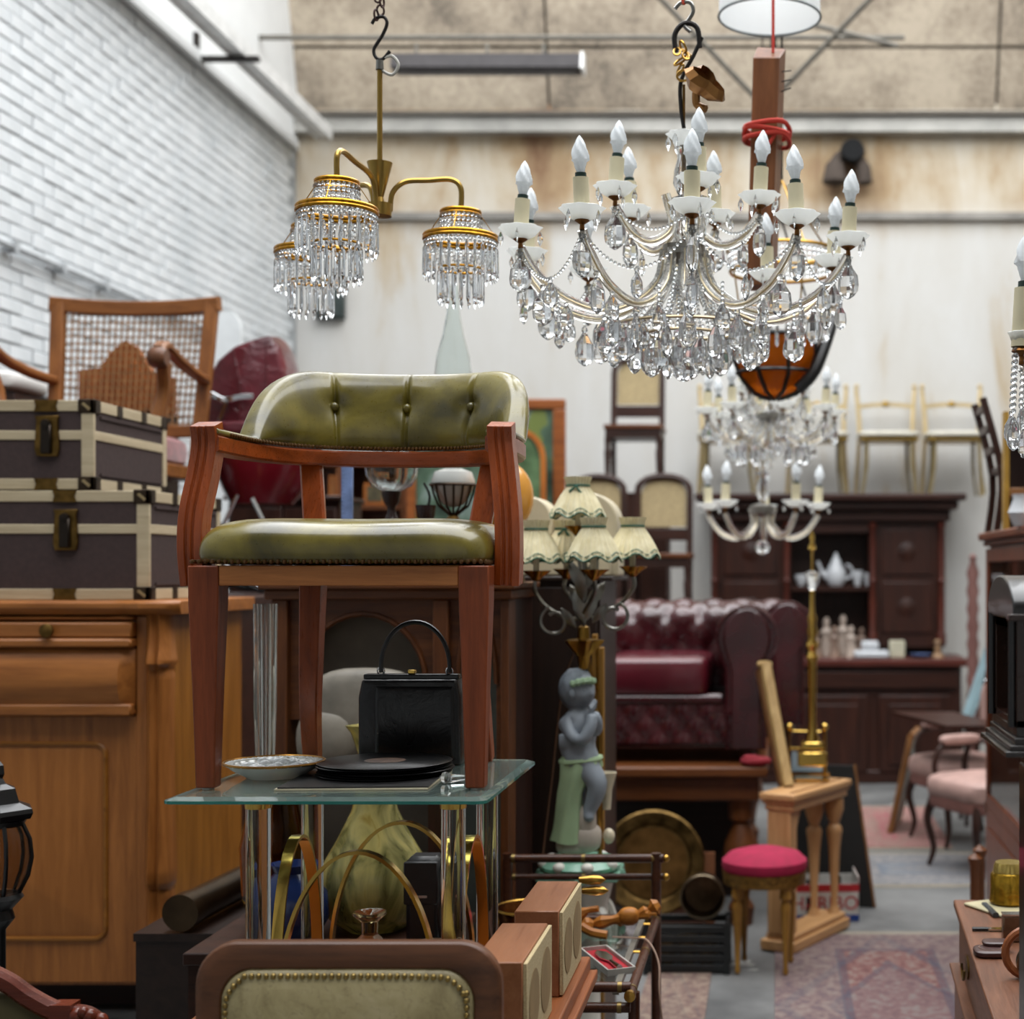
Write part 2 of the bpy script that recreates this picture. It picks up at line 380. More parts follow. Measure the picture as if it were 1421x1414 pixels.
# rugs
def rug(name, label, x0, x1, y0, y1, cols, rz=0, z=.006):
    t = NT(name+'_weave_'+str(len(MATS))); v = t.co(); q = t.xyz(v); hwx, hwy = (x1-x0)/2, (y1-y0)/2
    nz = t.noise(v, 26, 5, .7); wob = t.ma('MULTIPLY', t.ma('SUBTRACT', t.noise(v, 9, 3), .5), .12)
    ax_ = t.ma('ABSOLUTE', q[0]); ay = t.ma('ABSOLUTE', q[1])
    e = t.ma('MINIMUM', t.ma('SUBTRACT', hwx, ax_), t.ma('SUBTRACT', hwy, ay))
    dm = t.ma('ADD', t.ma('ADD', t.ma('DIVIDE', ax_, hwx), t.ma('DIVIDE', ay, hwy)), wob)
    field = t.ramp(t.ma('ADD', nz, t.ma('MULTIPLY', wob, 1.6)), [(.36, cols[0]), (.5, cols[1]), (.6, cols[2])])
    line = t.ma('LESS_THAN', t.ma('ABSOLUTE', t.ma('SUBTRACT', dm, .95)), .05); line2 = t.ma('LESS_THAN', t.ma('ABSOLUTE', t.ma('SUBTRACT', dm, .55)), .04)
    colr = t.mix(t.ma('MULTIPLY', t.ma('MULTIPLY', t.ma('MAXIMUM', line, line2), nz), .9), field, cols[3])
    inn = t.ma('LESS_THAN', dm, .5); colr = t.mix(t.ma('MULTIPLY', inn, .35), colr, cols[4])
    bd = t.ma('LESS_THAN', e, .26); colr = t.mix(t.ma('MULTIPLY', bd, .6), colr, t.ramp(nz, [(.42, cols[4]), (.58, cols[2])]))
    l3 = t.ma('LESS_THAN', t.ma('ABSOLUTE', t.ma('SUBTRACT', e, .27)), .018); colr = t.mix(t.ma('MULTIPLY', t.ma('MULTIPLY', l3, nz), .9), colr, cols[3])
    t.set(Base_Color=colr, Roughness=.95); t.bump(t.noise(v, 160, 2), .3)
    r = thing('rug', label, 'rug', ((x0+x1)/2, (y0+y1)/2, .001), rz)
    part('weave', B().bx(-hwx, hwx, -hwy, hwy, 0, z), t.m, r)
    fr = B()
    for s_ in (-1, 1):
        k = -hwx
        while k < hwx: fr.bx(k, k+.008, *(sorted((s_*hwy, s_*(hwy+.06)))), 0, .003); k += .016
    part('fringe', fr, plain('rug_fringe', '#a79b86', .9), r, kind='stuff'); return r
rug('rug', 'faded red and blue patterned rug beside the pink stool', 0.0, .92, 4.35, 6.5, ['#5c3a3a', '#75504b', '#7d6f69', '#333a4c', '#5d575d'])
rug('rug', 'pinkish red rug with a beige border near the dark sideboard', .36, 1.02, 8.55, 10.0, ['#8e3a48', '#a04c57', '#957a70', '#7d7164', '#7d7165'])
rug('rug', 'worn grey blue rug before the pink upholstered chairs', .3, 1.5, 7.55, 8.35, ['#70757c', '#7c7f83', '#8b8784', '#555f70', '#6f6a6c'], .03, .004)
rug('rug', 'dull red rug with cream fringe under the bamboo trolley', -.5, -.25, 4.6, 5.9, ['#5d3f3b', '#74524b', '#8c7b6c', '#3f3b45', '#6a5a55'], pi/2*0)
# ================================================================== foreground: big table, glass table and captain's chair
TZ = .74
t = thing('work_table', 'brown wooden table carrying the two loudspeakers and the glass table', 'table', (-.76, 2.93, 0))
part('table_top', B().bx(-.36, .35, -.36, .38, TZ-.03, TZ), W('teak', 'y'), t, bev=.004)
part('edge_moulding', B().bx(.335, .365, -.36, .39, TZ-.055, TZ-.03).bx(-.375, .365, .375, .39, TZ-.055, TZ-.03), W('teak', 'y'), t, bev=.004)
part('apron', B().bx(-.33, .33, -.33, .36, TZ-.15, TZ-.055), W('teak', 'x'), t)
for sx in (-1, 1):
    for sy in (-.31, .33): part('leg', B().box((sx*.31, sy, (TZ-.15)/2), (.045, .045, TZ-.15)), W('teak'), t)
# ---- glass table
gx, gy = -.849, 3.1
GZ = 1.171
t = thing('glass_side_table', 'glass-topped side table on clear acrylic legs with brass arches', 'table', (gx, gy-.01, TZ))
gh = GZ-TZ
tint = NT('green_edge_glass'); tint.set(Base_Color='#cfe6df', Roughness=.0, IOR=1.5, Transmission_Weight=.88)  # pale diffuse share stands in for the bright reflection on the glass top
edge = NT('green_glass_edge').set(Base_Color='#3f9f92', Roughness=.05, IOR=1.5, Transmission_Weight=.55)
def rrect(x0, x1, y0, y1, r, n=4):
    o = []
    for cx, cy, a in ((x1-r, y1-r, 0), (x0+r, y1-r, 90), (x0+r, y0+r, 180), (x1-r, y0+r, 270)):
        for k in range(n+1): q = radians(a+90*k/n); o.append((cx+r*cos(q), cy+r*sin(q)))
    return o
g0, g1 = rrect(-.306, .306, -.295, .295, .02), rrect(-.290, .290, -.279, .279, .015)
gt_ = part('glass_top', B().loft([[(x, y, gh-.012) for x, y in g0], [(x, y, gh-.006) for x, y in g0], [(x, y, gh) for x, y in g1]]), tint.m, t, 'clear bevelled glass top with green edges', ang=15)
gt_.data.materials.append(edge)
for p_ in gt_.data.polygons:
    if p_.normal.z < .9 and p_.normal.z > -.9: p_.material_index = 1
LX, LY = (-.159, .222), (-.19, .15)
for i, lx in enumerate(LX):
    for ly in LY:
        l = part('leg', B().lathe([(0, .004), (.0235, .004), (.0235, gh-.035), (0, gh-.035)], 24, (lx, ly, 0)), ACRYL, t)
        part('leg_cap', B().lathe([(0, gh-.035), (.0255, gh-.035), (.0265, gh-.02), (.033, gh-.017), (.034, gh-.0135), (0, gh-.0135)], 24, (lx, ly, 0)), GOLD, l)
        part('leg_foot', B().lathe([(0, 0), (.03, 0), (.03, .004), (0, .004)], 24, (lx, ly, 0)), GOLD, l)
mx_, my_ = (LX[0]+LX[1])/2, (LY[0]+LY[1])/2
for c, pl_, r in (((mx_+.005, LY[0], .005), 'xz', .155), ((mx_+.005, LY[1], .005), 'xz', .155), ((LX[0]+.022, my_, .005), 'yz', .135), ((LX[1]-.0, my_, .005), 'yz', .135)):
    pts = arc(c, r, 0, 180, 28, pl_, .305)
    part('brass_arch', B().bar(pts, .026, .005, up=(0, 1, 0) if pl_ == 'xz' else (1, 0, 0)) if False else B().tube(pts, 1, up=(0, 1, 0) if pl_ == 'xz' else (1, 0, 0), prof=[(-.0035, -.011), (.0035, -.011), (.0035, .011), (-.0035, .011)]), GOLD, t)
# ---- captain's chair
t_ = NT('olive_leather'); v = t_.co(); f = t_.noise(v, 7, 5, .55, .4); f2 = t_.noise(v, 120, 3)
t_.set(Base_Color=t_.ramp(f, [(.33, '#423c1a'), (.5, '#6a5f24'), (.68, '#8b7e37')]), Roughness=t_.ma('ADD', t_.ma('MULTIPLY', f2, .1), .24), Coat_Weight=.5, Coat_Roughness=.12); t_.bump(f2, .05, .002)
OLIVE = t_.m; MH = wood('polished_mahogany', '#a64d1c', '#72300d', 'z', .3, 1, .4)
ch = thing('captains_chair', 'olive green buttoned leather captain\'s chair standing on the glass table', 'chair', (-.845, 3.1, GZ+.0006))
def sweep_x(l, side):  # helper: mirror
    return [(side*p[0], p[1], p[2]) for p in l]
for sd in (-1, 1):
    fx = .262*sd
    part('leg', B().loft([[(fx+sd*u*a, -.195+v_*a, z) for u, v_ in ((-.5, -.5), (.5, -.5), (.5, .5), (-.5, .5))] for z, a in ((0.004, .037), (.2, .047), (.36, .058), (.437, .06))]), W('seatwood'), ch, bev=.003)
    part('glide', B().lathe([(0, 0), (.012, 0), (.012, .004), (0, .004)], 12, (fx, -.195, 0)), STEEL, ch)
    pts = cr([(sd*.195, .245, 0), (sd*.19, .215, .12), (sd*.182, .195, .25), (sd*.178, .195, .4)], 6)
    part('leg', B().tube(pts, [.034+.014*k/18 for k in range(19)], up=(0, 1, 0), prof=[(-.5, -.55), (.5, -.55), (.5, .55), (-.5, .55)]), MH, ch, bev=.003)
part('apron', B().bx(-.232, .232, -.222, -.198, .398, .437).bx(-.285, -.262, -.17, .2, .398, .437).bx(.262, .285, -.17, .2, .398, .437).bx(-.2, .2, .2, .222, .398, .437), W('apron', 'x'), ch, bev=.002)
part('seat_base', B().bx(-.262, .262, -.198, .2, .40, .437), plain('black_webbing', '#3a3530', .8), ch)
def seatf(u, v):
    pass
b = B(); loops = []
for z, k, e in ((.438, .965, .22), (.446, .985, .22), (.458, .999, .23), (.472, 1.0, .25), (.486, .99, .27), (.499, .967, .3), (.510, .93, .33), (.519, .875, .38), (.526, .79, .45), (.531, .64, .55), (.534, .4, .7), (.535, .06, .9)):
    L = []
    for i in range(72):
        a = 2*pi*i/72; f = lambda w_, e_: (1 if w_ >= 0 else -1)*abs(w_)**e_
        x, y = .289*k*f(cos(a), e), .235*k*f(sin(a), e)
        zz = z+.006*sin(x*9+1)*sin(y*7)*(z-.438)/.1+.007*(x > 0)*(z-.438)/.1*x/.28
        L.append((x, y, zz))
    loops.append(L)
part('seat', b.loft(loops), OLIVE, ch, sub=1)
nb = B()
def nail(p, r=.0042): nb.sph(p, r, 6, 4)
for k in range(45): nail((-.278+.556*k/44, -.2335, .4445), .0047)
for k in range(33):
    for sd in (-1, 1): nail((sd*.285, -.22+.42*k/32, .4445), .0047)
U = cr([(-.292, -.13, 0), (-.292, -.02, 0), (-.283, .1, 0), (-.25, .2, 0), (-.18, .275, 0), (-.09, .312, 0), (0, .322, 0), (.09, .312, 0), (.18, .275, 0), (.25, .2, 0), (.283, .1, 0), (.292, -.02, 0), (.292, -.13, 0)], 8)
rail = [Vector((p.x, p.y, .682)) for p in U]
part('arm_rail', B().bar(rail, .052, .034, (0, 0, 1), ch=.004), wood('polished_mahogany', '#a64d1c', '#72300d', 'x', .3, 1, .4), ch)
# cumulative length for the padded arms and the back
n = len(U); tt = [k/(n-1) for k in range(n)]
def hgt(q):      # pad height above the rail
    a = abs(q-.5)*2
    s_ = min(max((.68-a)/.34, 0), 1); return .016+.168*sin(pi/2*s_)**.85
loops = []; M_ = 320; Uf = []
for k in range(M_+1):
    q = k/M_*(n-1); i = min(int(q), n-2); Uf.append(U[i].lerp(U[i+1], q-i))
_, FR = B().frames(Uf, (0, 0, 1))
for k in range(M_+1):
    q = k/M_; p = Uf[k]; tn = (Uf[min(k+6, M_)]-Uf[max(k-6, 0)]).normalized(); inn = Vector((-tn.y, tn.x, 0))   # towards the chair's middle
    if inn.dot(Vector((0, .05, 0))-Vector((p.x, p.y, 0))) < 0: inn = -inn
    h = hgt(q); big = min(max((h-.016)/.168, 0), 1); L = []
    pleat = sum(exp(-((q-c)/.0045)**2) for c in (.355, .5, .645)) if big > .3 else 0
    wi, wo = .028+.014*big, .03
    wi, wo = .026+.012*big, .026+.004*big
    for j in range(25):
        ph = pi*j/24; e_ = .62; cx_, sz_ = cos(ph), sin(ph); w_ = wi if cx_ > 0 else wo
        xo = w_*(1 if cx_ > 0 else -1)*abs(cx_)**e_; s_ = abs(sz_)**.55
        if cx_ > 0:
            bul = sin(pi*min(s_, 1))**.6 if s_ < 1 else 0
            dim = sum(exp(-(((q-c)*.9)**2/.0006+((s_-.55)*h)**2/.0004)) for c in (.355, .5, .645))*.02*big
            xo += (.006*bul-.014*pleat*max(bul, .3)-dim)*big
        L.append(p+inn*(xo-.035*s_*big)+Vector((0, 0, .699+h*s_)))
    loops.append(L)
bk = part('backrest', B().loft(loops), OLIVE, ch, sub=1)
for c in (.355, .5, .645):
    k = int(c*M_); p = Uf[k]; tn = (Uf[k+1]-Uf[k-1]).normalized(); inn = Vector((-tn.y, tn.x, 0))
    if inn.dot(-Vector((p.x, p.y-.05, 0))) < 0: inn = -inn
    part('button', B().sph(p+inn*.006+Vector((0, 0, .699+.184*.55)), .0105, 12, 8), OLIVE, bk)
for k in range(0, 104):
    q = .055+.89*k/103; f = q*M_; i = int(f); p = Uf[i].lerp(Uf[min(i+1, M_)], f-i)
    tn = (Uf[min(i+3, M_)]-Uf[max(i-3, 0)]).normalized(); inn = Vector((-tn.y, tn.x, 0))
    if inn.dot(-Vector((p.x, p.y-.05, 0))) < 0: inn = -inn
    nail(p+inn*(.0275+.012*min(max((hgt(q)-.016)/.168, 0), 1))+Vector((0, 0, .7045)), .0046) ; 
part('nail_trim', nb, NAIL, ch, 'row of aged brass upholstery nails', 'stuff')
for sd in (-1, 1):
    pts = cr([(sd*.312, -.125, .40), (sd*.315, -.133, .47), (sd*.313, -.13, .54), (sd*.303, -.113, .62), (sd*.296, -.108, .68), (sd*.296, -.118, .722)], 6)
    pr = [(-.03, -.02), (-.03, -.024), (-.012, -.027), (-.010, -.023), (-.006, -.023), (-.004, -.027), (.004, -.027), (.006, -.023), (.010, -.023), (.012, -.027), (.03, -.024), (.03, .024), (-.03, .024)]
    pr = [(u*.83, v_ if v_ > -.0235 or v_ < -.0265 and False else (v_ if abs(v_+.023) > .0005 else -.018)) for u, v_ in pr]   # fluted on the face turned to the front
    part('arm_post', B().tube(pts, 1, up=(0, 1, 0), prof=pr), MH, ch, bev=.0015)
    a, e = Vector((sd*.17, .2, .42)), Vector((sd*.205, .268, .668))
    part('back_support', B().bar([a, a.lerp(e, .5), e], .05, .022, up=(0, -1, .3), ch=.005), MH, ch)
# ---- handbag
t_ = NT('creased_black_leather'); v = t_.co(); f = t_.noise(v, 11, 5, .6, .8); t_.set(Base_Color='#161517', Roughness=t_.ma('ADD', t_.ma('MULTIPLY', f, .25), .18)); t_.bump(f, .45, .012); BAGL = t_.m
hb = thing('handbag', 'black leather handbag with looped handle standing behind the records', 'handbag', (X(571, 3.28), 3.29, GZ+.0005))
prof = [(-.112, 0), (.112, 0), (.11, .15), (.104, .188), (-.104, .188), (-.112, .15)]
b = B(); b.loft([[(x*k, y, z*kz) for x, z in prof] for y, k, kz in ((-.034, .95, .97), (-.03, 1, 1), (.03, 1, 1), (.034, .95, .97))])
part('body', b, BAGL, hb, bev=.006)
part('front_panel', B().loft([[(x, -.034, z) for x, z in ((-.075, .012), (.105, .012), (.1, .175), (-.075, .175))], [(x, -.040, z) for x, z in ((-.068, .02), (.098, .02), (.094, .165), (-.068, .165))]]), BAGL, hb, bev=.003)
part('frame', B().bx(-.105, .105, -.016, .016, .187, .199), plain('black_enamel', '#1c1c1f', .2), hb, bev=.003)
part('clasp', B().bx(-.008, .008, -.012, .006, .199, .208), GOLD, hb, bev=.002)
part('handle', B().tube(arc((.006, 0, .215), .076, -8, 188, 24, 'xz', .098), .0052, 8), RUBBER, hb)
for sd in (-1, 1): part('handle_ring', B().ring((.006+sd*.076, 0, .205), .008, .0018, 12, 6, ax='y'), CHROME, hb)
# ---- records, sleeve, plate, little crystal stopper
rc = X(533, 3.08)
sl = solo('record_sleeve', B().box((0, 0, .0048), (.29, .27, .003), rot=(0, 0, .06)), plain('dark_sleeve', '#2c2b2c', .35, 0, .5, 9), 'dark printed record sleeve lying flat on the glass tabletop', 'record sleeve', (rc-.02, 3.03, GZ+.0005))
part('paper_edge', B().box((0, -.004, .0016), (.295, .275, .003), rot=(0, 0, .04)), plain('cream_card', '#cfc4a8', .7), sl)
vin = NT('vinyl'); v = vin.co(); q = vin.xyz(v); rr = vin.ma('SQRT', vin.ma('ADD', vin.ma('MULTIPLY', q[0], q[0]), vin.ma('MULTIPLY', q[1], q[1])))
vin.set(Base_Color='#0b0b0c', Roughness=.28); vin.bump(vin.ma('SINE', vin.ma('MULTIPLY', rr, 2600.0)), .12, .002)
names = ['lowest', 'second lowest', 'third', 'fourth', 'fifth', 'topmost']
for k in range(6):
    o = solo('record', B().lathe([(0, 0), (.136, 0), (.138, .0012), (.136, .0024), (0, .0024)], 64), vin.m, 'black shellac record, %s of the stack beside the white plate' % names[k], 'record', (rc+random.uniform(-.004, .004), 3.09+random.uniform(-.004, .004), GZ+.0085+k*.0044), group='records stacked on the glass table')
    if k == 5: part('centre_label', B().lathe([(0, 0), (.042, 0), (.042, .0004), (0, .0004)], 32, (0, 0, .0024)), plain('record_label', '#7b5a45', .5, 0, .4, 40), o)
pt = thing('dessert_plate', 'white porcelain plate with pierced gilded rim and piled glass beads', 'plate', (X(381, 3.08), 3.08, GZ+.0005))
POR = plain('porcelain', '#e6e6e2', .18, 0, .03)
part('dish', B().lathe([(0, 0), (.055, 0), (.06, .004), (.085, .018), (.098, .03), (.096, .031), (.08, .02), (.055, .008), (0, .008)], 40), POR, pt)
part('pierced_rim', B().ring((0, 0, .0315), .100, .0028, 48, 6), plain('gilt_edge', '#b0803c', .3, .8), pt)
rm = B()
for k in range(26):
    a = 2*pi*k/26; rm.ring((.091*cos(a), .091*sin(a), .03), .009, .0022, 10, 5)
part('rim_loops', rm, POR, pt, kind='stuff')
gb = B()
for k in range(46):
    a, r = random.uniform(0, 2*pi), .07*sqrt(random.random()); gb.sph((r*cos(a), r*sin(a), .016+.02*(1-r/.075)+random.uniform(0, .006)), .009, 7, 5, (1.3, .9, .8))
part('glass_beads', gb, plain('milky_glass', '#eef1f2', .12, 0, .1, 60), pt, kind='stuff')
cs = thing('crystal_stopper', 'small faceted crystal stopper lying beside the record stack', 'stopper', (X(617, 2.97), 2.98, GZ+.0005))
part('knob', B().sph((0, 0, .012), .012, 8, 5), CRYST, cs, flat=True)
part('stem', B().tube([(.008, .005, .010), (.035, .03, .009)], [.009, .005], 8), CRYST, cs, flat=True)
# ---- brown leather chair back in the foreground (whole chair, facing the camera)
cx_ = X(490, 2.45)
fc = thing('dining_chair', 'brown wooden dining chair with cracked cream leather back in the foreground', 'chair', (cx_, 2.43, 0))
t_ = NT('cracked_cream_leather'); v = t_.co(); f = t_.noise(v, 10, 7, .7, .5); vo = t_.n('ShaderNodeTexNoise'); t_.l(v, vo.inputs['Vector']); vo.inputs['Scale'].default_value = 38; vo.inputs['Detail'].default_value = 8
cr_ = t_.ma('LESS_THAN', t_.ma('ABSOLUTE', t_.ma('SUBTRACT', vo.outputs['Fac'], .5)), .006)
t_.set(Base_Color=t_.mix(t_.ma('MULTIPLY', cr_, .35), t_.ramp(f, [(.3, '#857751'), (.5, '#aa9c72'), (.7, '#bcae88')]), '#4d3d26'), Roughness=.38); t_.bump(vo.outputs['Fac'], .08, .003)
def uframe(hw, top, bot, rt, n=8):
    o = [(hw, bot)]
    for k in range(n+1): a = radians(90*k/n); o.append((hw-rt+rt*cos(a), top-rt+rt*sin(a)))
    for k in range(n+1): a = radians(90+90*k/n); o.append((-hw+rt+rt*cos(a), top-rt+rt*sin(a)))
    o.append((-hw, bot)); return o
out_, inn_ = uframe(.25, .988, .5, .065), uframe(.205, .943, .545, .05)
crown = lambda x, z: z+(.012*(1-(x/.25)**2) if z > .8 else 0)
b = B(); L = []
for (ox, oz), (ix, iz) in zip(out_, inn_):
    oz, iz = crown(ox, oz), crown(ix, iz)
    L.append([(ox, .015, oz), (ox, -.008, oz), ((ox*.6+ix*.4), -.018, (oz*.6+iz*.4)), (ix, -.014, iz), (ix, .015, iz)])
part('back_frame', b.loft(L), W('walnut', 'x'), fc, bev=.004)
pf = uframe(.2075, .9455, .54, .052)
b = B(); c0 = Vector((0, 0, .75)); lp = []
for k, y in ((1, -.012), (.97, -.02), (.85, -.030), (.6, -.036), (.25, -.039), (.02, -.04)):
    lp.append([(x*k, y, .75+(crown(x, z)-.75)*k) for x, z in pf])
part('back_pad', b.loft([[(x, .012, crown(x, z)) for x, z in pf]]+lp), t_.m, fc, sub=1)
nb2 = B(); path = cr([(x, 0, crown(x, z)) for x, z in uframe(.196, .934, .56, .048)], 4)
last = path[0]
for p in path:
    while (p-last).length >= .0118: last = last+(p-last).normalized()*.0118; nb2.sph((last.x, -.0225, last.z), .0052, 8, 5)
part('nail_trim', nb2, plain('brass_nail', '#9a8350', .3, 1, .2, 60), fc, 'row of domed brass nails', 'stuff')
part('bottom_rail', B().bx(-.2, .2, -.012, .012, .5, .55), W('walnut', 'x'), fc)
part('seat', B().sq((0, -.23, .45), (.25, .23, .05), .4, .3), t_.m, fc)
part('seat_rail', B().bx(-.24, .24, -.44, -.02, .37, .41), W('walnut', 'x'), fc)
for sx in (-1, 1):
    part('leg', B().bar([(sx*.225, -.42, 0), (sx*.225, -.42, .38)], .04, .04, (0, 1, 0)), W('walnut'), fc)
    part('leg', B().tube(cr([(sx*.225, .06, 0), (sx*.228, .02, .25), (sx*.228, .002, .5)], 4), .02, 6), W('walnut'), fc)
# ---- loudspeakers
gr = NT('cream_grille'); v = gr.co(); gr.set(Base_Color=gr.ramp(gr.noise(v, 300, 2), [(.3, '#a9946d'), (.7, '#c9b78f')]), Roughness=.9)
for nm, x, y, rz in (('near', -.482, 2.745, 0), ('far', -.475, 3.135, 0)):
    sp = thing('loudspeaker', 'walnut bookshelf loudspeaker %s' % ('just behind the cream leather chair back' if nm == 'near' else 'at the far end of the table, partly hidden by its twin'), 'loudspeaker', (x, y, TZ+.0005), rz, 'pair of loudspeakers on the table')
    part('cabinet', B().bx(-.049, .041, -.145, .145, 0, .173, ch=.002), wood('speaker_veneer', '#9c6848', '#7f4e31', 'y', .4), sp)
    g_ = part('grille', B().bx(.0415, .049, -.143, .143, .003, .170, ch=.001), gr.m, sp)
    for yy, r in ((-.07, .056), (.065, .06)): part('cone', B().lathe([(0, .0495), (r, .0495), (r, .0502), (r*.85, .0506), (0, .0503)], 32, (0, yy, .086), 'x'), plain('grille_cone', '#8f7650', .9), g_)
# ================================================================== left: pine chest, trunks, cane chair, pram
D = 4.7
xr = X(240, D)                                     # front right corner
pc = thing('pine_cupboard', 'tall honey pine cupboard with drawers and scrolled corner pilaster', 'cupboard', (xr, D, 0))
PZ, PZY = W('pine'), W('pine2')
TOP = 1.504; L_ = -1.3; DP = .62
zz = lambda py: Z(py, D); xx = lambda px: X(px, D)-xr
part('carcass', B().bx(L_, -.03, .03, DP, .28, TOP-.05), PZ, pc)
part('side_panel', B().bx(-.03, -.006, .03, DP, .28, TOP-.05), W('pine2', 'z', scale=.5), pc)
tp = [(L_-.04, -.05)]+[(xx(190)-.06, -.05)]+[(xx(190)-.02, -.045), (xx(205), -.075), (.0, -.055), (.035, -.03), (.035, DP+.02), (L_-.04, DP+.02)]
part('worktop', B().loft([[(x, y, TOP-.045) for x, y in [(a*.98, b_*.6 if b_ < 0 else b_) for a, b_ in tp]], [(x, y, TOP-.025) for x, y in tp], [(x, y, TOP-.008) for x, y in tp], [(x*.99, y+.01*(y < 0), TOP) for x, y in tp]]), W('pine', 'x'), pc, bev=.003)
part('cornice', B().bx(L_, xx(192), -.035, .03, zz(860), TOP-.05, ch=.006).bx(L_, xx(194), -.022, .03, zz(850), zz(846)), W('pine', 'x'), pc)
dw = part('drawer', B().bx(L_, xx(191), -.045, .03, zz(884), zz(863), ch=.005), W('pine', 'x'), pc)
part('knob', B().lathe([(0, -.075), (.012, -.074), (.022, -.068), (.022, -.06), (.01, -.055), (.01, -.045)], 14, (xx(78), 0, zz(874)), 'y'), OLDBRASS, dw)
part('moulding', B().bx(L_, xx(192), -.055, .03, zz(898), zz(885), ch=.007), W('pine', 'x'), pc)
b = B(); lp = []
for s_ in range(9):
    u = s_/8; z = zz(900)+(zz(984)-zz(900))*u; lp.append([(L_, .03, z), (L_, -.03-.035*sin(pi*u)**.8, z), (xx(175), -.03-.035*sin(pi*u)**.8, z), (xx(191), -.02, z), (xx(191), .03, z)])
part('drawer', b.loft(lp), W('pine', 'x'), pc)
part('moulding', B().bx(L_, xx(191), -.05, .03, zz(992), zz(975), ch=.006), W('pine', 'x'), pc)
dr = part('door', B().bx(L_, xx(192), -.005, .03, zz(1363), zz(993)), PZ, pc, bev=.003)
pr_ = rrect(L_+.1, xx(148), zz(1302), zz(1032), .035, 6)
part('panel_moulding', B().tube([(x, -.007, z) for x, z in pr_], .008, 6, closed=True), W('pine2', 'x'), dr)
part('panel', B().loft([[(x, -.005, z) for x, z in pr_], [(x*.99, -.011, z) for x, z in rrect(L_+.12, xx(140), zz(1292), zz(1042), .03, 6)]]), wood('pine_panel', '#a5672f', '#8a521f', 'z'), dr)
part('stile', B().bx(xx(192), xx(206), -.012, .03, .3, TOP-.05), PZ, pc, bev=.002)
b = B(); lp = []
def pil(py):
    base = .045
    for a, e, h in ((842, 925, .035), (938, 1228, .028), (1235, 1315, .035), (1322, 1480, .05)):
        if a <= py <= e: u = (py-a)/(e-a); return base+h*(u**2.2)*(1-(max(0, u-.93)/.07)*.6)-.01*sin(pi*u)
    return base-.008
for py in range(842, 1482, 6):
    z = zz(py); k = pil(py); x0, x1 = xx(207), xx(238)+.3*(k-.045)
    lp.append([(x0, .03, z), (x0, -k*.5, z), ((x0*.75+x1*.25), -k*.95, z), ((x0+x1)/2, -k*.62, z), ((x0*.3+x1*.7), -k, z), (x1, -k*.45, z), (x1, .03, z)])
part('corner_pilaster', b.loft(lp), PZ, pc, ang=60)
part('foot', B().bx(-.05, -.01, DP-.06, DP, 0, .28), PZ, pc)
# trunks
CREAM = wood('cream_batten', '#c2b395', '#a8977a', 'x', .5, 1, 0); BRN = plain('brown_canvas', '#3a2a28', .75, 0, .12, 60, .1); CAP = plain('trunk_corner', '#43362a', .4, .85, .3, 40)
def trunk(name, label, xr_, yf, z0, h, dep, lid, px_lat):
    t = thing(name, label, 'trunk', (xr_, yf, z0), 0, 'brown trunks stacked on the pine cupboard'); w_ = .85; q = .035
    part('body', B().bx(-w_+.004, -.004, .004, dep-.004, .002, h-lid), BRN, t)
    ld = part('lid', B().bx(-w_+.004, -.004, .004, dep-.004, h-lid, h-.002), BRN, t)
    for z in (0, h-lid-.022, h-q): 
        part('batten', B().bx(-w_, 0, 0, .01, z, z+(q if z != h-lid-.022 else .03)), CREAM, t, bev=.002)
        part('batten', B().bx(-.01, 0, .01, dep, z, z+(q if z != h-lid-.022 else .03)), wood('cream_batten', '#c2b395', '#a8977a', 'y', .5, 1, 0), t, bev=.002)
    part('batten', B().bx(-.04, .001, -.001, .012, q, h-q), CREAM, t, bev=.002); part('batten', B().bx(-.012, .001, dep-.03, dep+.001, q, h-q), CREAM, t, bev=.002)
    part('ridge', B().bx(-.002, .002, .05, dep-.04, h-q-.02, h-q-.012).bx(-.002, .002, .05, dep-.04, q+.012, q+.02), BRN, t)
    for z in (0, h):
        for y in (0, dep):
            s_ = 1 if z == 0 else -1; sy = 1 if y == 0 else -1
            b = B(); zc0, zc1 = sorted((z-s_*.004, z+s_*.042)); y0, y1 = sorted((y-sy*.004, y+sy*.045))
            b.bx(-.05, .004, *sorted((y-sy*.004, y+sy*.012)), zc0, zc1).bx(-.012, .004, y0, y1, zc0, zc1)
            if z: b.bx(-.05, .004, y0, y1, h-.002, h+.004)
            part('corner_cap', b, CAP, t, bev=.003)
            part('strap', B().box((-.022, y-sy*.006 if y == 0 else y, z+s_*.02), (.03, .004, .008), rot=(0, .7, 0)), plain('pale_stitch', '#8d7a55', .5), t)
    for k in range(1, 3):
        y = dep*k/3
        for z in (0, h-q): part('clamp', B().bx(-.014, .003, y-.018, y+.018, z-.001, z+q+.001), CAP, t)
    for x in (px_lat-.005, px_lat-.26):
        for z in (0, h-q): part('clamp', B().prism([(x-.038, z-.001), (x+.038, z-.001), (x+.032, z+q*.5), (x+.038, z+q+.001), (x-.038, z+q+.001), (x-.032, z+q*.5)], -.004, .003), OLDBRASS, t)
    x = px_lat
    la = part('latch', B().prism([(x-.034, h-lid-.075), (x+.034, h-lid-.075), (x+.04, h-lid-.05), (x+.034, h-lid+.04), (x+.04, h-lid+.055), (x-.04, h-lid+.055), (x-.034, h-lid+.04), (x-.04, h-lid-.05)], -.008, .002), OLDBRASS, t, bev=.002)
    part('hasp', B().box((x, -.013, h-lid-.02), (.034, .012, .095), ch=.004).lathe([(0, -.024), (.014, -.022), (.016, -.012)], 12, (x, 0, h-lid+.028), 'y'), plain('dark_hasp', '#2d2620', .35, .8), la)
    return t
yt = 4.74
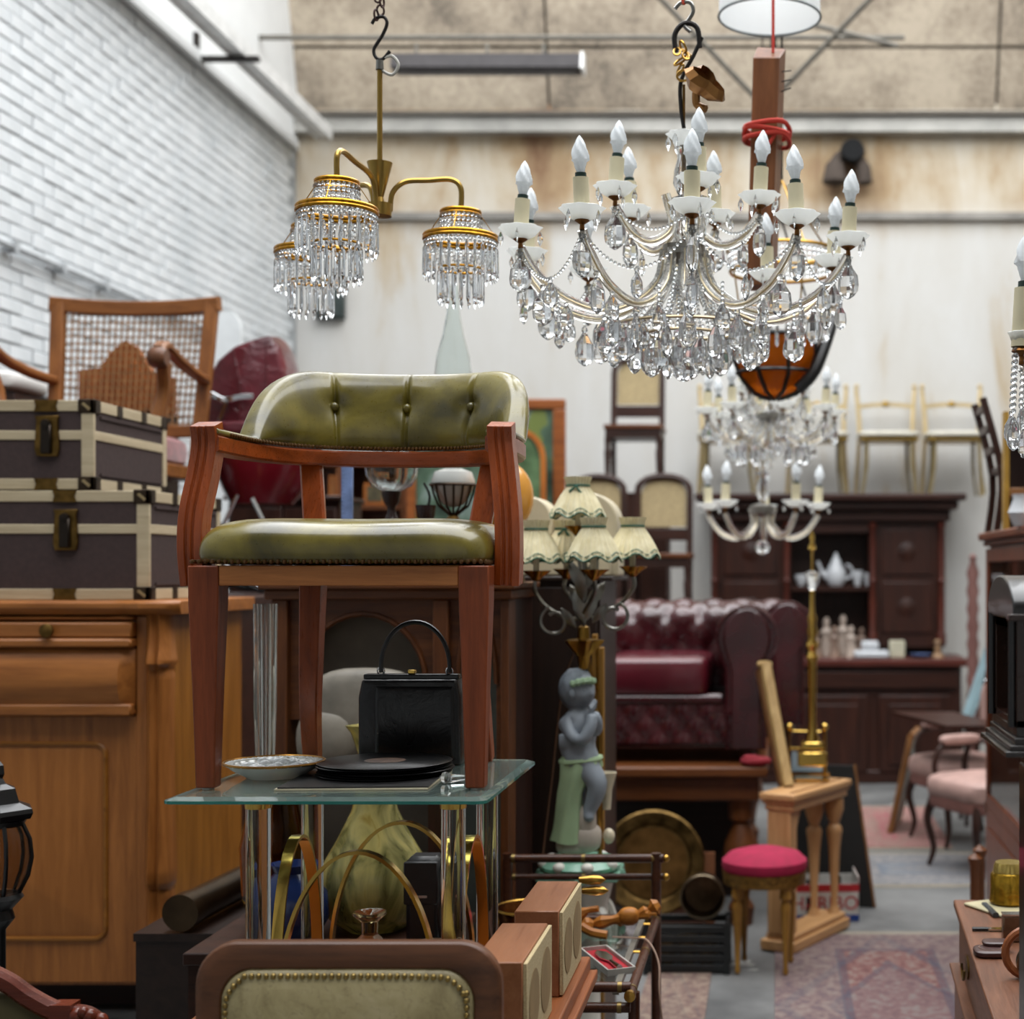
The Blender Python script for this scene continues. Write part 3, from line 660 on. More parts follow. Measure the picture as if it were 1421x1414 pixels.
trunk('trunk', 'lower and wider dark brown trunk with cream battens, resting on the cupboard', X(207, yt), yt, TOP+.001, .348, .61, .115, X(92, yt)-X(207, yt))
trunk('trunk', 'upper dark brown trunk with cream battens, topmost of the two', X(130, yt+.02), yt+.02, TOP+.354, .286, .57, .105, X(66, yt)-X(130, yt))
# support cupboard hidden behind (carries the cane chair and the pram)
sb = thing('low_cupboard', 'dark cupboard behind the pine one carrying the cane chair and pram', 'cupboard', (-2.6, 6.1, 0))
part('carcass', B().bx(-.75, .62, -.68, .68, .06, 1.46), W('dark', 'x'), sb); part('top', B().bx(-.77, .64, -.7, .7, 1.461, 1.5), W('dark', 'x'), sb, bev=.004); part('plinth', B().bx(-.72, .56, -.62, .62, 0, .06), W('dark', 'x'), sb)
for x in (-.4, .2): part('door', B().bx(x-.28, x+.28, -.7, -.681, .12, 1.4), W('dark'), sb, bev=.004)
# cane armchair
DC = 6.08
cc = thing('cane_armchair', 'brown wooden armchair with woven cane back behind the trunks', 'armchair', (X(175, DC), DC, 1.502))
CW = W('cane'); zc = lambda py, d=DC: Z(py, d)-1.502; xc = lambda px, d=DC: X(px, d)-X(175, DC)
def backpt(u, v):      # u -1..1 across, v 0..1 up
    return Vector((u*(.285+.035*v), .12*v+.03*(1-u*u)-.03, zc(690)+(zc(412)-zc(690))*v))
V0_ = -zc(690)/(zc(412)-zc(690))*8+.05; BK = [V0_+(8-V0_)*i/17 for i in range(18)]
part('back_post', B().bar([backpt(-1, k/8) for k in BK], .055, .035, (0, -1, 0), ch=.005), CW, cc)
part('back_post', B().bar([backpt(1, k/8) for k in BK], .055, .035, (0, -1, 0), ch=.005), CW, cc)
part('top_rail', B().bar([backpt(u/10, .965+.015*(u/10)**2) for u in range(-11, 12)], .06, .036, (0, -1, 0), ch=.005), W('cane', 'x'), cc)
part('lower_rail', B().bar([backpt(u/10, .33) for u in range(-9, 10)], .05, .03, (0, -1, 0), ch=.004), W('cane', 'x'), cc)
# woven cane: strands both ways plus diagonals, a little apart so the light shows through
cn = B(); v0, v1 = .37, .93
fl = [(-.0032, -.001), (.0032, -.001), (.0032, .001), (-.0032, .001)]
for k in range(24):
    u = -.9+1.8*k/23; cn.tube([backpt(u, v0+(v1-v0)*j/6)+Vector((0, -.001, 0)) for j in range(7)], 1, up=(0, 1, 0), prof=fl)
for k in range(16):
    vv = v0+(v1-v0)*k/15; cn.tube([backpt(-.9+1.8*j/10, vv)+Vector((0, .001, 0)) for j in range(11)], 1, up=(0, 1, 0), prof=fl)
for k in range(24):
    for j in range(16):
        p = backpt(-.9+1.8*k/23, v0+(v1-v0)*j/15); r = .0088
        cn.add([p+Vector((r, -.002, 0)), p+Vector((0, -.002, r)), p+Vector((-r, -.002, 0)), p+Vector((0, -.002, -r))], [(0, 1, 2, 3)])
part('cane_panel', cn, plain('cane_strand', '#8a6138', .5, 0, .25, 30), cc, 'woven cane panel', 'stuff')
part('seat', B().sq((0, -.28, zc(632)), (.29, .28, .07), .45, .35), plain('pink_velvet', '#8d4a4a', .8, 0, .25, 25, Sheen_Weight=.5), cc)
part('seat_rail', B().bx(-.3, .3, -.56, .02, zc(668), zc(650), ch=.005), W('cane', 'x'), cc)
for sd in (-1, 1):
    a = [(sd*.31, .03, zc(527)), (sd*.325, -.12, zc(518, 5.96)), (sd*.335, -.3, zc(500, 5.78)), (sd*.335, -.43, zc(480, 5.65)), (sd*.335, -.49, zc(486, 5.6))]
    part('arm', B().bar(cr(a, 6), .05, .035, (0, 0, 1), ch=.01), W('cane', 'y'), cc)
    part('arm_scroll', B().lathe([(0, -.033), (.03, -.033), (.04, -.02), (.04, .02), (.03, .033), (0, .033)], 20, (sd*.335, -.49, zc(496, 5.59)), 'x'), W('walnut'), cc)
    part('arm_support', B().bar(cr([(sd*.335, -.45, zc(500, 5.6)), (sd*.32, -.4, zc(540, 5.65)), (sd*.3, -.42, zc(600)), (sd*.29, -.45, zc(660))], 5), .045, .05, (0, 1, 0), ch=.01), CW, cc)
    part('leg', B().bar([(sd*.28, -.53, 0), (sd*.28, -.53, zc(668))], .045, .045, (0, 1, 0)), CW, cc); part('leg', B().bar([(sd*.28, -.01, 0), (sd*.28, -.01, zc(668))], .045, .045, (0, 1, 0)), CW, cc)
# carved wooden panel seen through the cane
cp = solo('carved_headboard', B().prism([(-.2, 0), (.21, 0), (.21, .16), (.12, .18), (.05, .29), (0, .32), (-.06, .27), (-.11, .2), (-.2, .19)], -.02, .02), wood('orange_wood', '#9c5a2a', '#6d3b18', 'x'), 'small gabled reddish wooden headboard seen through the cane back', 'headboard', (X(176, 6.45), 6.45, 2.275))
part('crest', B().prism([(-.16, .02), (.17, .02), (.17, .12), (.1, .14), (.04, .24), (0, .26), (-.05, .22), (-.09, .15), (-.16, .14)], -.032, -.021), wood('orange_wood', '#9c5a2a', '#6d3b18', 'z'), cp)
bxs = thing('wooden_box', 'plain dark wooden box standing behind the cane chair', 'box', (X(172, 6.45), 6.45, 1.502)); part('body', B().bx(-.17, .2, -.1, .1, 0, .765), W('dark', 'x'), bxs, bev=.004); part('lid', B().bx(-.2, .21, -.105, .105, .7655, .772), W('dark', 'x'), bxs)
solo('white_cushion', B().sq((0, 0, 0), (.17, .2, .05), .6, .5), plain('white_cotton', '#c9c7c3', .9, 0, .05), 'white cotton cushion lying by the cane chair arm at the left edge', 'cushion', (X(-8, 6.3), 6.3, Z(533, 6.3)-.002))
cbx = thing('side_box', 'dark wooden box beneath the white cushion at the left edge', 'box', (X(-8, 6.3), 6.3, 1.502)); part('body', B().bx(-.19, .19, -.2, .2, 0, Z(533, 6.3)-.055-1.502), W('dark', 'x'), cbx, bev=.004); part('lid', B().bx(-.195, .195, -.205, .205, Z(533, 6.3)-.055-1.502, Z(533, 6.3)-.053-1.502), W('dark', 'x'), cbx)
# pram
DPm = 6.4
pm = thing('pram', 'burgundy pram with folded hood and chrome hinge beside the cane chair', 'pram', (X(350, DPm), DPm, 1.502))
t_ = NT('burgundy_vinyl'); v = t_.co(); t_.set(Base_Color=t_.ramp(t_.noise(v, 6, 4), [(.3, '#3c1018'), (.7, '#631c27')]), Roughness=.28, Coat_Weight=.3); t_.bump(t_.noise(v, 9, 4, .6, 1.0), .5, .03); VIN = t_.m
zp = lambda py: Z(py, DPm)-1.502; xp = lambda px: X(px, DPm)-X(350, DPm)
ribs = [[(292, 560), (300, 545), (330, 520), (370, 520), (400, 560)], [(292, 545), (305, 520), (345, 488), (390, 500), (405, 560)], [(298, 530), (318, 498), (350, 478), (385, 472), (400, 500)], [(310, 520), (335, 486), (360, 474), (388, 470), (408, 510)], [(330, 560), (342, 492), (365, 480), (392, 474), (410, 530)]]
outline = cr([(xp(x), 0, zp(y)) for x, y in ((285, 605), (288, 570), (300, 535), (318, 505), (338, 487), (342, 484), (365, 477), (386, 470), (391, 471), (398, 485), (405, 510), (409, 545), (412, 580), (413, 605))], 1)
lp = []
for y, k in ((-.14, .93), (-.13, .98), (-.05, 1.0), (.0, 1.0), (.05, 1.0), (.12, .97), (.13, .93)):
    c0 = Vector((xp(350), 0, zp(605))); lp.append([c0+(p-c0)*k+Vector((0, y, .003*sin(i*1.9+y*30))) for i, p in enumerate(outline)])
part('hood', B().loft(lp), VIN, pm, ang=50)
for px_ in ((340, 494, 348, 590), (384, 482, 378, 600)): part('hood_rib', B().tube(cr([(xp(px_[0]), -.136, zp(px_[1])), (xp((px_[0]+px_[2])/2+5), -.142, zp((px_[1]+px_[3])/2)), (xp(px_[2]), -.14, zp(px_[3]))], 6), .006, 6), VIN, pm)
b = B(); lp = []
for k in range(9):
    u = k/8; z = zp(602)+(zp(700)-zp(602))*u; w_ = .36*(1-.45*u**2); dd = .22*(1-.3*u**2)
    lp.append([(xp(350)+.02+w_*cos(a)*.62*(1.25 if cos(a) > 0 else .85), dd*sin(a), z) for a in [2*pi*i/28 for i in range(28)]])
part('tub', b.loft(lp), plain('dark_red_enamel', '#6b0f1c', .25, 0, .1, Coat_Weight=.5), pm)
part('apron_cover', B().sq((xp(360), 0, zp(600)), (.25, .23, .035), .5, .5), VIN, pm)
part('hinge', B().bar(cr([(xp(292), -.16, zp(549)), (xp(312), -.162, zp(553)), (xp(330), -.162, zp(561)), (xp(350), -.162, zp(557)), (xp(370), -.16, zp(556))], 5), .022, .008, (0, -1, 0), ch=.002), CHROME, pm)
part('hinge_stay', B().bar([(xp(334), -.162, zp(562)), (xp(318), -.162, zp(605))], .014, .006, (0, -1, 0)), CHROME, pm)
part('hinge_bolt', B().lathe([(0, -.185), (.012, -.18), (.012, -.15)], 12, (xp(331), 0, zp(562)), 'y'), CHROME, pm)
for px_ in (322, 396):
    for y in (-.24, .24):
        wh = part('wheel', B().ring((xp(px_), y, .151), .14, .011, 28, 6, ax='y'), RUBBER, pm)
        part('rim', B().ring((xp(px_), y, .151), .126, .006, 28, 6, ax='y').lathe([(0, -.02), (.02, -.02), (.02, .02), (0, .02)], 10, (xp(px_), y, .151), 'y'), CHROME, wh)
        sp = B()
        for k in range(10): a = 2*pi*k/10; sp.tube([(xp(px_), y, .151), (xp(px_)+.126*cos(a), y, .151+.126*sin(a))], .0018, 4)
        part('spokes', sp, CHROME, wh)
part('chassis', B().bx(xp(322), xp(396), -.23, -.2, .14, .165).bx(xp(322), xp(396), .2, .23, .14, .165).tube([(xp(322), -.24, .151), (xp(322), .24, .151)], .012, 6).tube([(xp(396), -.24, .151), (xp(396), .24, .151)], .012, 6), STEEL, pm)
part('spring', B().tube(cr([(xp(322), -.22, .16), (xp(330), -.22, .24), (xp(355), -.22, zp(690))], 5), .008, 6).tube(cr([(xp(396), -.22, .16), (xp(398), -.22, .24), (xp(375), -.22, zp(695))], 5), .008, 6), CHROME, pm)
wdr = thing('dark_wardrobe', 'low dark wardrobe standing behind the pram', 'wardrobe', (X(400, 7.2), 7.2, 0)); x7 = lambda px: X(px, 7.2)-X(400, 7.2)
part('carcass', B().bx(x7(315), x7(470), .02, .4, 0, Z(694, 7.2)), W('dark'), wdr); part('top', B().bx(x7(311), x7(474), -.02, .42, Z(694, 7.2), Z(688, 7.2)), W('dark', 'x'), wdr, bev=.005); part('door', B().bx(x7(320), x7(391), 0, .019, .1, Z(704, 7.2)), W('dark'), wdr, bev=.005); part('door', B().bx(x7(394), x7(466), 0, .019, .1, Z(704, 7.2)), W('dark'), wdr, bev=.005)
# white oval boards by the wall
for px_, top, dd_, lb in ((318, 432, 8.4, 'tall white rounded board leaning near the brick wall'), (303, 440, 8.9, 'narrower white board behind the rounded one by the brick wall')):
    z1 = Z(top, dd_); q = [(-.07, 0), (.07, 0)]+[(.07*cos(radians(a)), z1-.12+.12*sin(radians(a))) for a in range(0, 181, 15)]
    solo('white_board', B().prism(q, -.015, .015), plain('white_gloss', '#d9dcdd', .3, 0, .04), lb, 'board', (X(px_, dd_), dd_, .001))
# lantern
DL = 3.55
ln = thing('carriage_lantern', 'black metal carriage lantern with bowed glass at the left edge', 'lantern', (X(-2, DL), DL, 0))
zl = lambda py: Z(py, DL); k = DL/FPX
part('roof', B().lathe([(.085*.9, zl(1136)), (.083, zl(1128)), (.08, zl(1122)), (.05, zl(1114)), (.04, zl(1094)), (.018, zl(1088)), (.01, zl(1080)), (.014, zl(1074)), (.012, zl(1062)), (0, zl(1054))], 6), RUBBER, ln, flat=True)
part('collar', B().lathe([(0, zl(1146)), (.055, zl(1146)), (.062, zl(1138)), (.0, zl(1134))], 12), RUBBER, ln)
part('glass', B().lathe([(.05, zl(1146)), (.066, zl(1165)), (.07, zl(1190)), (.062, zl(1215)), (.042, zl(1238)), (.04, zl(1238)), (.06, zl(1215)), (.068, zl(1190)), (.064, zl(1165)), (.048, zl(1146))], 24, shell=True), glass('lantern_glass', '#cfc6bb', .05, 1.3), ln)
for a in range(0, 360, 60):
    part('rib', B().tube([(r*cos(radians(a+10)), r*sin(radians(a+10)), zl(y)) for r, y in ((.054, 1144), (.07, 1165), (.0745, 1190), (.066, 1215), (.045, 1240))], .005, 5), RUBBER, ln)
part('base', B().lathe([(.05, zl(1240)), (.055, zl(1246)), (.03, zl(1262)), (.036, zl(1275)), (.016, zl(1290)), (.016, .02), (.12, .015), (.12, 0), (0, 0)], 14), RUBBER, ln)
# carved armchair at bottom left, mostly outside the frame
ca = thing('carved_armchair', 'mahogany armchair with carved sloping back rail at the lower left corner', 'armchair', (X(-40, 2.75), 2.75, 0))
zq = lambda py: Z(py, 2.75); xq = lambda px: X(px, 2.75)-X(-40, 2.75)
RB = wood('red_mahogany', '#6d2f1d', '#40170d', 'x', .25)
part('top_rail', B().bar(cr([(xq(-260), 0, zq(1365)), (xq(-180), 0, zq(1335)), (xq(-90), 0, zq(1325)), (xq(0), 0, zq(1358)), (xq(40), 0, zq(1384)), (xq(80), 0, zq(1404)), (xq(120), 0, zq(1410)), (xq(140), 0, zq(1425))], 6), .035, .03, (0, -1, 0), ch=.008), RB, ca)
part('carving', B().sph((xq(112), -.012, zq(1408)), .017, 10, 6).sph((xq(130), -.014, zq(1407)), .014, 10, 6).sph((xq(122), -.018, zq(1401)), .011, 10, 6).sph((xq(143), -.008, zq(1414)), .014, 10, 6), RB, ca)
part('back_pad', B().sq((xq(-90), .01, .62), (.24, .025, .2), .5, .5), plain('olive_velvet', '#4b4326', .8), ca)
part('seat', B().sq((xq(-90), -.27, .42), (.28, .27, .06), .4, .4), plain('olive_velvet', '#4b4326', .8), ca)
for sx in (-1, 1):
    part('leg', B().bar([(xq(-90)+sx*.24, .0, 0), (xq(-90)+sx*.24, 0, .8)], .04, .04, (0, 1, 0)), RB, ca)
    part('leg', B().tube(cr([(xq(-90)+sx*.25, -.5, 0), (xq(-90)+sx*.24, -.48, .2), (xq(-90)+sx*.24, -.5, .4)], 4), [.016]*4+[.024]*5, 8), RB, ca)
cst = thing('dark_crate', 'dark crate beside the pine cupboard under the metal tube', 'crate', (-1.6, 4.3, 0)); part('body', B().bx(-.12, .13, -.3, .3, 0, .6), W('darkbrown', 'y'), cst); part('lid', B().bx(-.125, .135, -.305, .305, .6005, .622), W('darkbrown', 'y'), cst)
# rolled brass/brown cylinder and latch beside the cupboard
tb = solo('shell_case', B().tube([Vector((-1.6, 4.02, .676)), Vector((-1.57, 4.58, .676))], .046, 20).tube([Vector((-1.601, 4.0, .676)), Vector((-1.598, 4.06, .676))], .05, 20), plain('tarnished_tube', '#4a3a28', .3, .8, .3, 10), 'dark tarnished metal tube lying beside the pine cupboard', 'tube')
# ================================================================== middle: armoire with arched panel, oil lamps, dark cupboard, vases
DA = 4.25
ar = thing('arched_armoire', 'reddish brown cabinet with arched openings behind the captain\'s chair', 'cabinet', (X(540, DA), DA, 0))
xa = lambda px: X(px, DA)-X(540, DA); za = lambda py: Z(py, DA); RW, RWX = W('redbrown'), W('redbrown', 'x')
part('carcass', B().bx(xa(372), xa(705), .12, .42, 0, za(830)), W('dark'), ar)
part('top', B().bx(xa(362), xa(716), -.03, .44, za(818), za(808)).bx(xa(368), xa(711), -.015, .43, za(832), za(818)), RWX, ar, bev=.006)
for a, e in ((376, 398), (600, 622), (694, 706)): part('post', B().bx(xa(a), xa(e), 0, .12, 0, za(832)), RW, ar, bev=.004)
def archface(x0, x1, zt, spring, n=14):
    c, r = (x0+x1)/2, (x1-x0)/2; rz = zt; o = []
    for k in range(n+1): a = pi-pi*k/n; o.append((c+r*cos(a), spring+(zt-spring)*sin(a)))
    return o
for (a, e, i0, i1) in ((398, 600, 412, 588), (622, 694, 632, 686)):
    pts = archface(xa(i0), xa(i1), za(852), za(950)); top = za(832); bt = za(1000) if e == 600 else za(1060)
    b = B()
    for y in (.03,):
        L0 = [(xa(a), bt)]+[(xa(a), top)]; poly = [(xa(a), bt), (xa(a), top), (xa(e), top), (xa(e), bt), (xa(i1), bt)]+pts[::-1]+[(xa(i0), bt)]
        fr_ = []
        for k in range(len(pts)-1):
            (u0, w0), (u1, w1) = pts[k], pts[k+1]
            b.add([(u0, y, w0), (u1, y, w1), (u1, y, top), (u0, y, top), (u0, y+.04, w0), (u1, y+.04, w1), (u1, y+.04, top), (u0, y+.04, top)], [(0, 1, 2, 3), (0, 4, 5, 1), (4, 7, 6, 5)])
        b.bx(xa(a), xa(i0), y, y+.04, bt, top).bx(xa(i1), xa(e), y, y+.04, bt, top)
    part('arched_frame', b, RWX, ar)
    part('arch_bead', B().tube([(u, .028, w_) for u, w_ in pts], .008, 6), RW, ar)
part('fabric_panel', B().bx(xa(398), xa(600), .105, .119, .5, za(834)), plain('grey_felt', '#6d6459', .9, 0, .1), ar)
part('fabric_panel', B().bx(xa(622), xa(694), .105, .119, .5, za(834)), plain('grey_green', '#5d655f', .5), ar)
cu = solo('cream_bundle', B().sq((0, 0, 0), (.16, .045, .11), .7, .6).sq((-.1, -.01, -.09), (.09, .05, .09), .8, .8), plain('cream_plastic', '#8d867a', .5, 0, .25, 8), 'crumpled cream cloth bundle in front of the arched cabinet', 'cloth bundle', (X(515, DA), DA-.06, Z(1012, DA)+.07))
low = thing('low_chest', 'low dark chest behind the glass table carrying the yellow vase', 'chest', (-1.05, 3.62, 0))
part('body', B().bx(-.3, .27, -.2, .2, 0, .69), W('dark', 'x'), low); part('lid', B().bx(-.31, .28, -.21, .21, .6905, .72), W('dark', 'x'), low, bev=.004); part('panel', B().bx(-.26, .23, -.208, -.201, .08, .62), W('dark', 'x'), low)
shelf = thing('small_shelf', 'narrow dark bench holding the cream bundle before the arched cabinet', 'bench', (X(515, DA), DA-.1, 0))
part('seat', B().bx(-.25, .25, -.08, .09, Z(1052, DA)-.04, Z(1052, DA)), W('dark', 'x'), shelf)
for sx in (-1, 1): part('leg', B().bx(sx*.22-.02, sx*.22+.02, -.06, .07, 0, Z(1052, DA)-.0405), W('dark'), shelf)
# yellow swirl vase
DV = 3.66
t_ = NT('yellow_swirl_glass'); v = t_.co('Object', (1, 1, .5)); sw = t_.noise(v, 9, 4, .5, 2.5)
t_.set(Base_Color=t_.ramp(sw, [(.35, '#7c7a45'), (.5, '#c8bf7c'), (.62, '#e8d98a'), (.75, '#b79a3a')]), Roughness=.06, Transmission_Weight=.55, IOR=1.35)
vz = solo('swirl_vase', B().lathe([(0, 0), (.075, 0), (.12, .04), (.135, .1), (.125, .16), (.09, .22), (.055, .29), (.042, .36), (.04, .43), (.05, .48), (.062, Z(1006, DV)-.72), (.058, Z(1006, DV)-.72), (.046, .48), (.036, .43), (.038, .36), (.05, .29), (.085, .22), (.12, .16), (.13, .1), (.115, .045), (0, .012)], 32, wob=lambda a, i: .14*sin(4*a) if 9 <= i <= 12 else 0), t_.m, 'large yellow green swirled glass vase with squared flaring lip', 'vase', (X(520, DV), DV, .7205))
vz2 = solo('amber_vase', B().lathe([(0, 0), (.05, 0), (.075, .08), (.08, .2), (.06, .3), (.045, .36), (.055, .40), (.052, .4), (.04, .36), (.055, .3), (.075, .2), (.07, .085), (0, .01)], 24), glass('amber_glass', '#c08a1c', .05, 1.35), 'plain amber yellow glass vase left of the swirled vase', 'vase', (-1.235, 3.66, .7205))
bv = solo('blue_vase', B().lathe([(0, 0), (.05, 0), (.085, .06), (.08, .12), (.04, .17), (.05, .19), (.046, .19), (.035, .17), (.075, .12), (.078, .06), (0, .01)], 24), plain('blue_glaze', '#1b2b58', .15), 'round dark blue glazed vase under the glass table', 'vase', (-1.135, 3.495, .7205))
# fluted glass trumpet vase
n_ = 16
solo('trumpet_vase', B().lathe([(0, 0), (.045, 0), (.045, .008), (.014, .02), (.015, .12), (.019, .3), (.026, .52), (.0265, .52), (.0275, Z(838, 3.78)-.7205), (.0245, Z(838, 3.78)-.7205), (.016, .3), (.01, .14), (0, .13)], 32, wob=lambda a, i: .06*cos(16*a)), ACRYL, 'tall slender fluted clear glass trumpet vase beside the pine cupboard', 'vase', (X(368, 3.78), 3.78, .7205))
# things on the big table under the glass top
DS = 3.0
cs = solo('candlestick', B().lathe([(0, 0), (.04, 0), (.042, .008), (.02, .02), (.022, .06), (.028, .075), (.018, .085), (.026, .1), (.026, .115), (.016, .125), (.017, .15), (.034, .165), (.033, .17), (.012, .165), (0, .16)], 20), glass('smoke_glass', '#a98f6a', .08, 1.4), 'smoky pressed glass candlestick under the glass tabletop', 'candlestick', (X(513, DS), DS, TZ+.0005))
gb_ = solo('glass_goblet', B().lathe([(0, 0), (.038, 0), (.036, .006), (.008, .014), (.008, .05), (.03, .062), (.036, .085), (.034, .085), (.028, .066), (0, .058)], 20), glass('brown_glass', '#6d4a33', .04, 1.4), 'low brown glass goblet beside the smoky candlestick', 'goblet', (X(487, DS-.08), DS-.1, TZ+.0005))
mg = thing('dark_mug', 'dark glazed mug with a pale rim inside the brass arch', 'mug', (X(597, 3.02), 3.04, TZ+.0005))
part('cup', B().lathe([(0, 0), (.026, 0), (.029, .05), (.027, .085), (.031, .098), (.028, .098), (.024, .084), (.025, .01), (0, .008)], 20), plain('dark_glaze', '#241c18', .2), mg); part('rim', B().ring((0, 0, .098), .0295, .0022, 24, 6), plain('tan_rim', '#8a6a50', .4), mg)
part('handle', B().tube(arc((.028, 0, .05), .02, -90, 90, 8, 'xz', .025), .004, 6), MATS['dark_glaze'], mg)
cbg = thing('camera_bag', 'black shoulder bag with chrome clip behind the acrylic legs', 'bag', (-.822, 3.5, .7205))
part('body', B().box((0, 0, .105), (.08, .07, .21), ch=.012), BLACK, cbg); part('flap', B().box((-.002, -.038, .15), (.08, .01, .1), ch=.003), BLACK, cbg); part('clip', B().box((-.006, -.045, .12), (.04, .004, .006)), CHROME, cbg)
part('strap', B().tube(cr([(.038, -.01, .2), (.05, -.04, .15), (.04, -.045, .08), (.045, -.03, .01)], 5), .004, 6), BLACK, cbg)
# oil lamps and other things on the armoire
AZ = Z(808, DA)+.0005
DO = 4.42
la = thing('oil_lamp', 'oil lamp with cut clear glass font on a dark turned stem', 'oil lamp', (X(543, DO), DO, AZ)); zo = lambda py: Z(py, DO)-AZ
part('stem', B().lathe([(0, 0), (.05, 0), (.05, .015), (.02, .03), (.014, zo(735)), (.022, zo(722)), (.012, zo(712)), (.012, zo(704)), (.022, zo(698)), (.03, zo(682)), (0, zo(682))], 18), plain('dark_turned', '#2a1714', .25), la)
part('font', B().lathe([(0, zo(682)), (.03, zo(681)), (.06, zo(674)), (.075, zo(660)), (.078, zo(648)), (.07, zo(635)), (.04, zo(622)), (.03, zo(618)), (.027, zo(618)), (.036, zo(622)), (.066, zo(635)), (.074, zo(648)), (.071, zo(660)), (.056, zo(672)), (.028, zo(679)), (0, zo(680))], 40, wob=lambda a, i: .03*cos(12*a)), CLEAR, la)
part('burner', B().lathe([(0, zo(618)), (.03, zo(618)), (.034, zo(608)), (.02, zo(600)), (0, zo(600))], 16), OLDBRASS, la)
lb_ = thing('oil_lamp', 'oil lamp with white font in a dark cage and tall glass chimney', 'oil lamp', (X(624, DO), DO+.05, AZ)); DO2 = DO+.05; zo = lambda py: Z(py, DO2)-AZ
part('foot', B().lathe([(0, 0), (.055, 0), (.05, .02), (.015, .04), (.012, zo(730)), (.02, zo(720)), (.01, zo(712)), (0, zo(712))], 18), OLDBRASS, lb_)
cg = B()
for k in range(14):
    a = 2*pi*k/14; cg.tube([(r*cos(a), r*sin(a), zo(y)) for r, y in ((.012, 714), (.045, 702), (.06, 685), (.066, 672))], .0035, 5)
cg.ring((0, 0, zo(673)), .067, .005, 28, 6); part('cage', cg, plain('dark_bronze', '#33261a', .35, .7), lb_)
part('font', B().lathe([(0, zo(705)), (.03, zo(700)), (.055, zo(682)), (.065, zo(668)), (.055, zo(655)), (.025, zo(650)), (0, zo(650))], 24), plain('opal_glass', '#c9cac6', .15, 0, .03), lb_)
part('burner', B().lathe([(0, zo(650)), (.02, zo(648)), (.03, zo(632)), (.034, zo(612)), (.034, zo(604)), (0, zo(604))], 18), OLDBRASS, lb_)
lo = Z(517, DO2)
part('chimney', B().lathe([(.03, zo(604)), (.036, zo(590)), (.05, zo(545)), (.056, zo(520)), (.05, zo(495)), (.032, zo(465)), (.02, zo(435)), (.0165, zo(396)), (.0150, zo(396)), (.0185, zo(435)), (.0305, zo(465)), (.0485, zo(495)), (.0545, zo(520)), (.0485, zo(545)), (.034, zo(590)), (.028, zo(604))], 28, shell=True), CLEAR, lb_)
dk2 = thing('candle_holder', 'dark turned wooden candle holder between the two oil lamps', 'candle holder', (X(592, DO-.05), DO-.06, AZ))
part('base', B().lathe([(0, 0), (.035, 0), (.03, .015), (.012, .03), (.012, .1), (.024, .115), (.01, .13), (.012, .17), (.026, .19), (.03, .225), (0, .225)], 16), plain('dark_turned', '#2a1714', .25), dk2); part('wick_wire', B().tube(cr([(0, 0, .2), (.012, 0, .25), (-.005, 0, .29)], 4), .004, 5), IRON, dk2)
rl = solo('spirit_level', B().bx(-.016, .016, -.006, .006, 0, .36).bx(-.010, .010, -.0075, -.006, .05, .34), plain('pale_blue_paint', '#7f95c4', .3, 0, .2, 30), 'upright pale blue ruler standing behind the chair seat', 'ruler', (X(482, DO), DO, AZ))
for k in range(28): part('graduation', B().bx(-.015, -.015+(.012 if k % 5 == 0 else .007), -.0078, -.0076, .03+k*.0115, .031+k*.0115), plain('ink_dark', '#33406b', .5), rl)
og = thing('amber_globe', 'amber glass globe lamp peeping out behind the chair arm', 'lamp', (X(690, 4.5)+.03, 4.47, AZ)); zo = lambda py: Z(py, 4.5)-AZ
part('globe', B().sph((0, 0, zo(690)), .085, 24, 14, (1, 1, 1.25)), plain('amber_opal', '#c98d3a', .2, 0, .1), og); part('base', B().lathe([(0, 0), (.06, 0), (.055, .02), (.025, .04), (.03, zo(738)), (0, zo(738))], 18), OLDBRASS, og)
# dark cupboard right of the armoire with the cream radio set on top
DK = 4.8
dc = thing('dark_cupboard', 'very dark tall cupboard behind the cherub lamp', 'cupboard', (X(770, DK), DK, 0)); xk = lambda px: X(px, DK)-X(770, DK); zk = lambda py: Z(py, DK)
part('carcass', B().bx(xk(690), xk(832), .02, .5, 0, zk(806)), W('darkbrown'), dc); part('top', B().bx(xk(688), xk(850), -.01, .52, zk(806), zk(800)), W('darkbrown', 'x'), dc, bev=.003); part('door', B().bx(xk(694), xk(828), 0, .019, .05, zk(815)), W('darkbrown'), dc, bev=.003)
rd = thing('cream_radio', 'cream arched casing with two rounded lobes on the dark cupboard', 'radio', (X(780, 4.95), 4.97, zk(800)+.0005)); xk = lambda px: X(px, 4.95)-X(780, 4.95); zk2 = lambda py: Z(py, 4.95)-(Z(800, DK)+.0005)
CRM = plain('cream_bakelite', '#c9bda0', .4, 0, .06)
def lobe(x0, x1, top, n=14):
    c, r = (x0+x1)/2, (x1-x0)/2; return [(x0, .001), (x1, .001)]+[(c+r*cos(radians(180*k/n)), top-r+r*sin(radians(180*k/n))) for k in range(n+1)]
part('large_lobe', B().prism(lobe(xk(775), xk(860), zk2(684)), -.08, .12), CRM, rd, bev=.006); part('small_lobe', B().prism(lobe(xk(706), xk(770), zk2(690)), -.1, .1), CRM, rd, bev=.006)
part('front_panel', B().bx(xk(706), xk(852), -.125, -.1005, .002, zk2(745)), CRM, rd, bev=.006)
gf = thing('gilt_picture', 'narrow gilded frame standing upright behind the cherub lamp', 'picture frame', (X(831, 4.72), 4.72, 0)); h_ = Z(880, 4.72)
part('stile', B().bx(-.02, -.004, -.012, .012, 0, h_), W('gilt'), gf, bev=.002); part('stile', B().bx(.0, .018, -.018, .008, 0, Z(898, 4.72)), W('gilt'), gf, bev=.002)
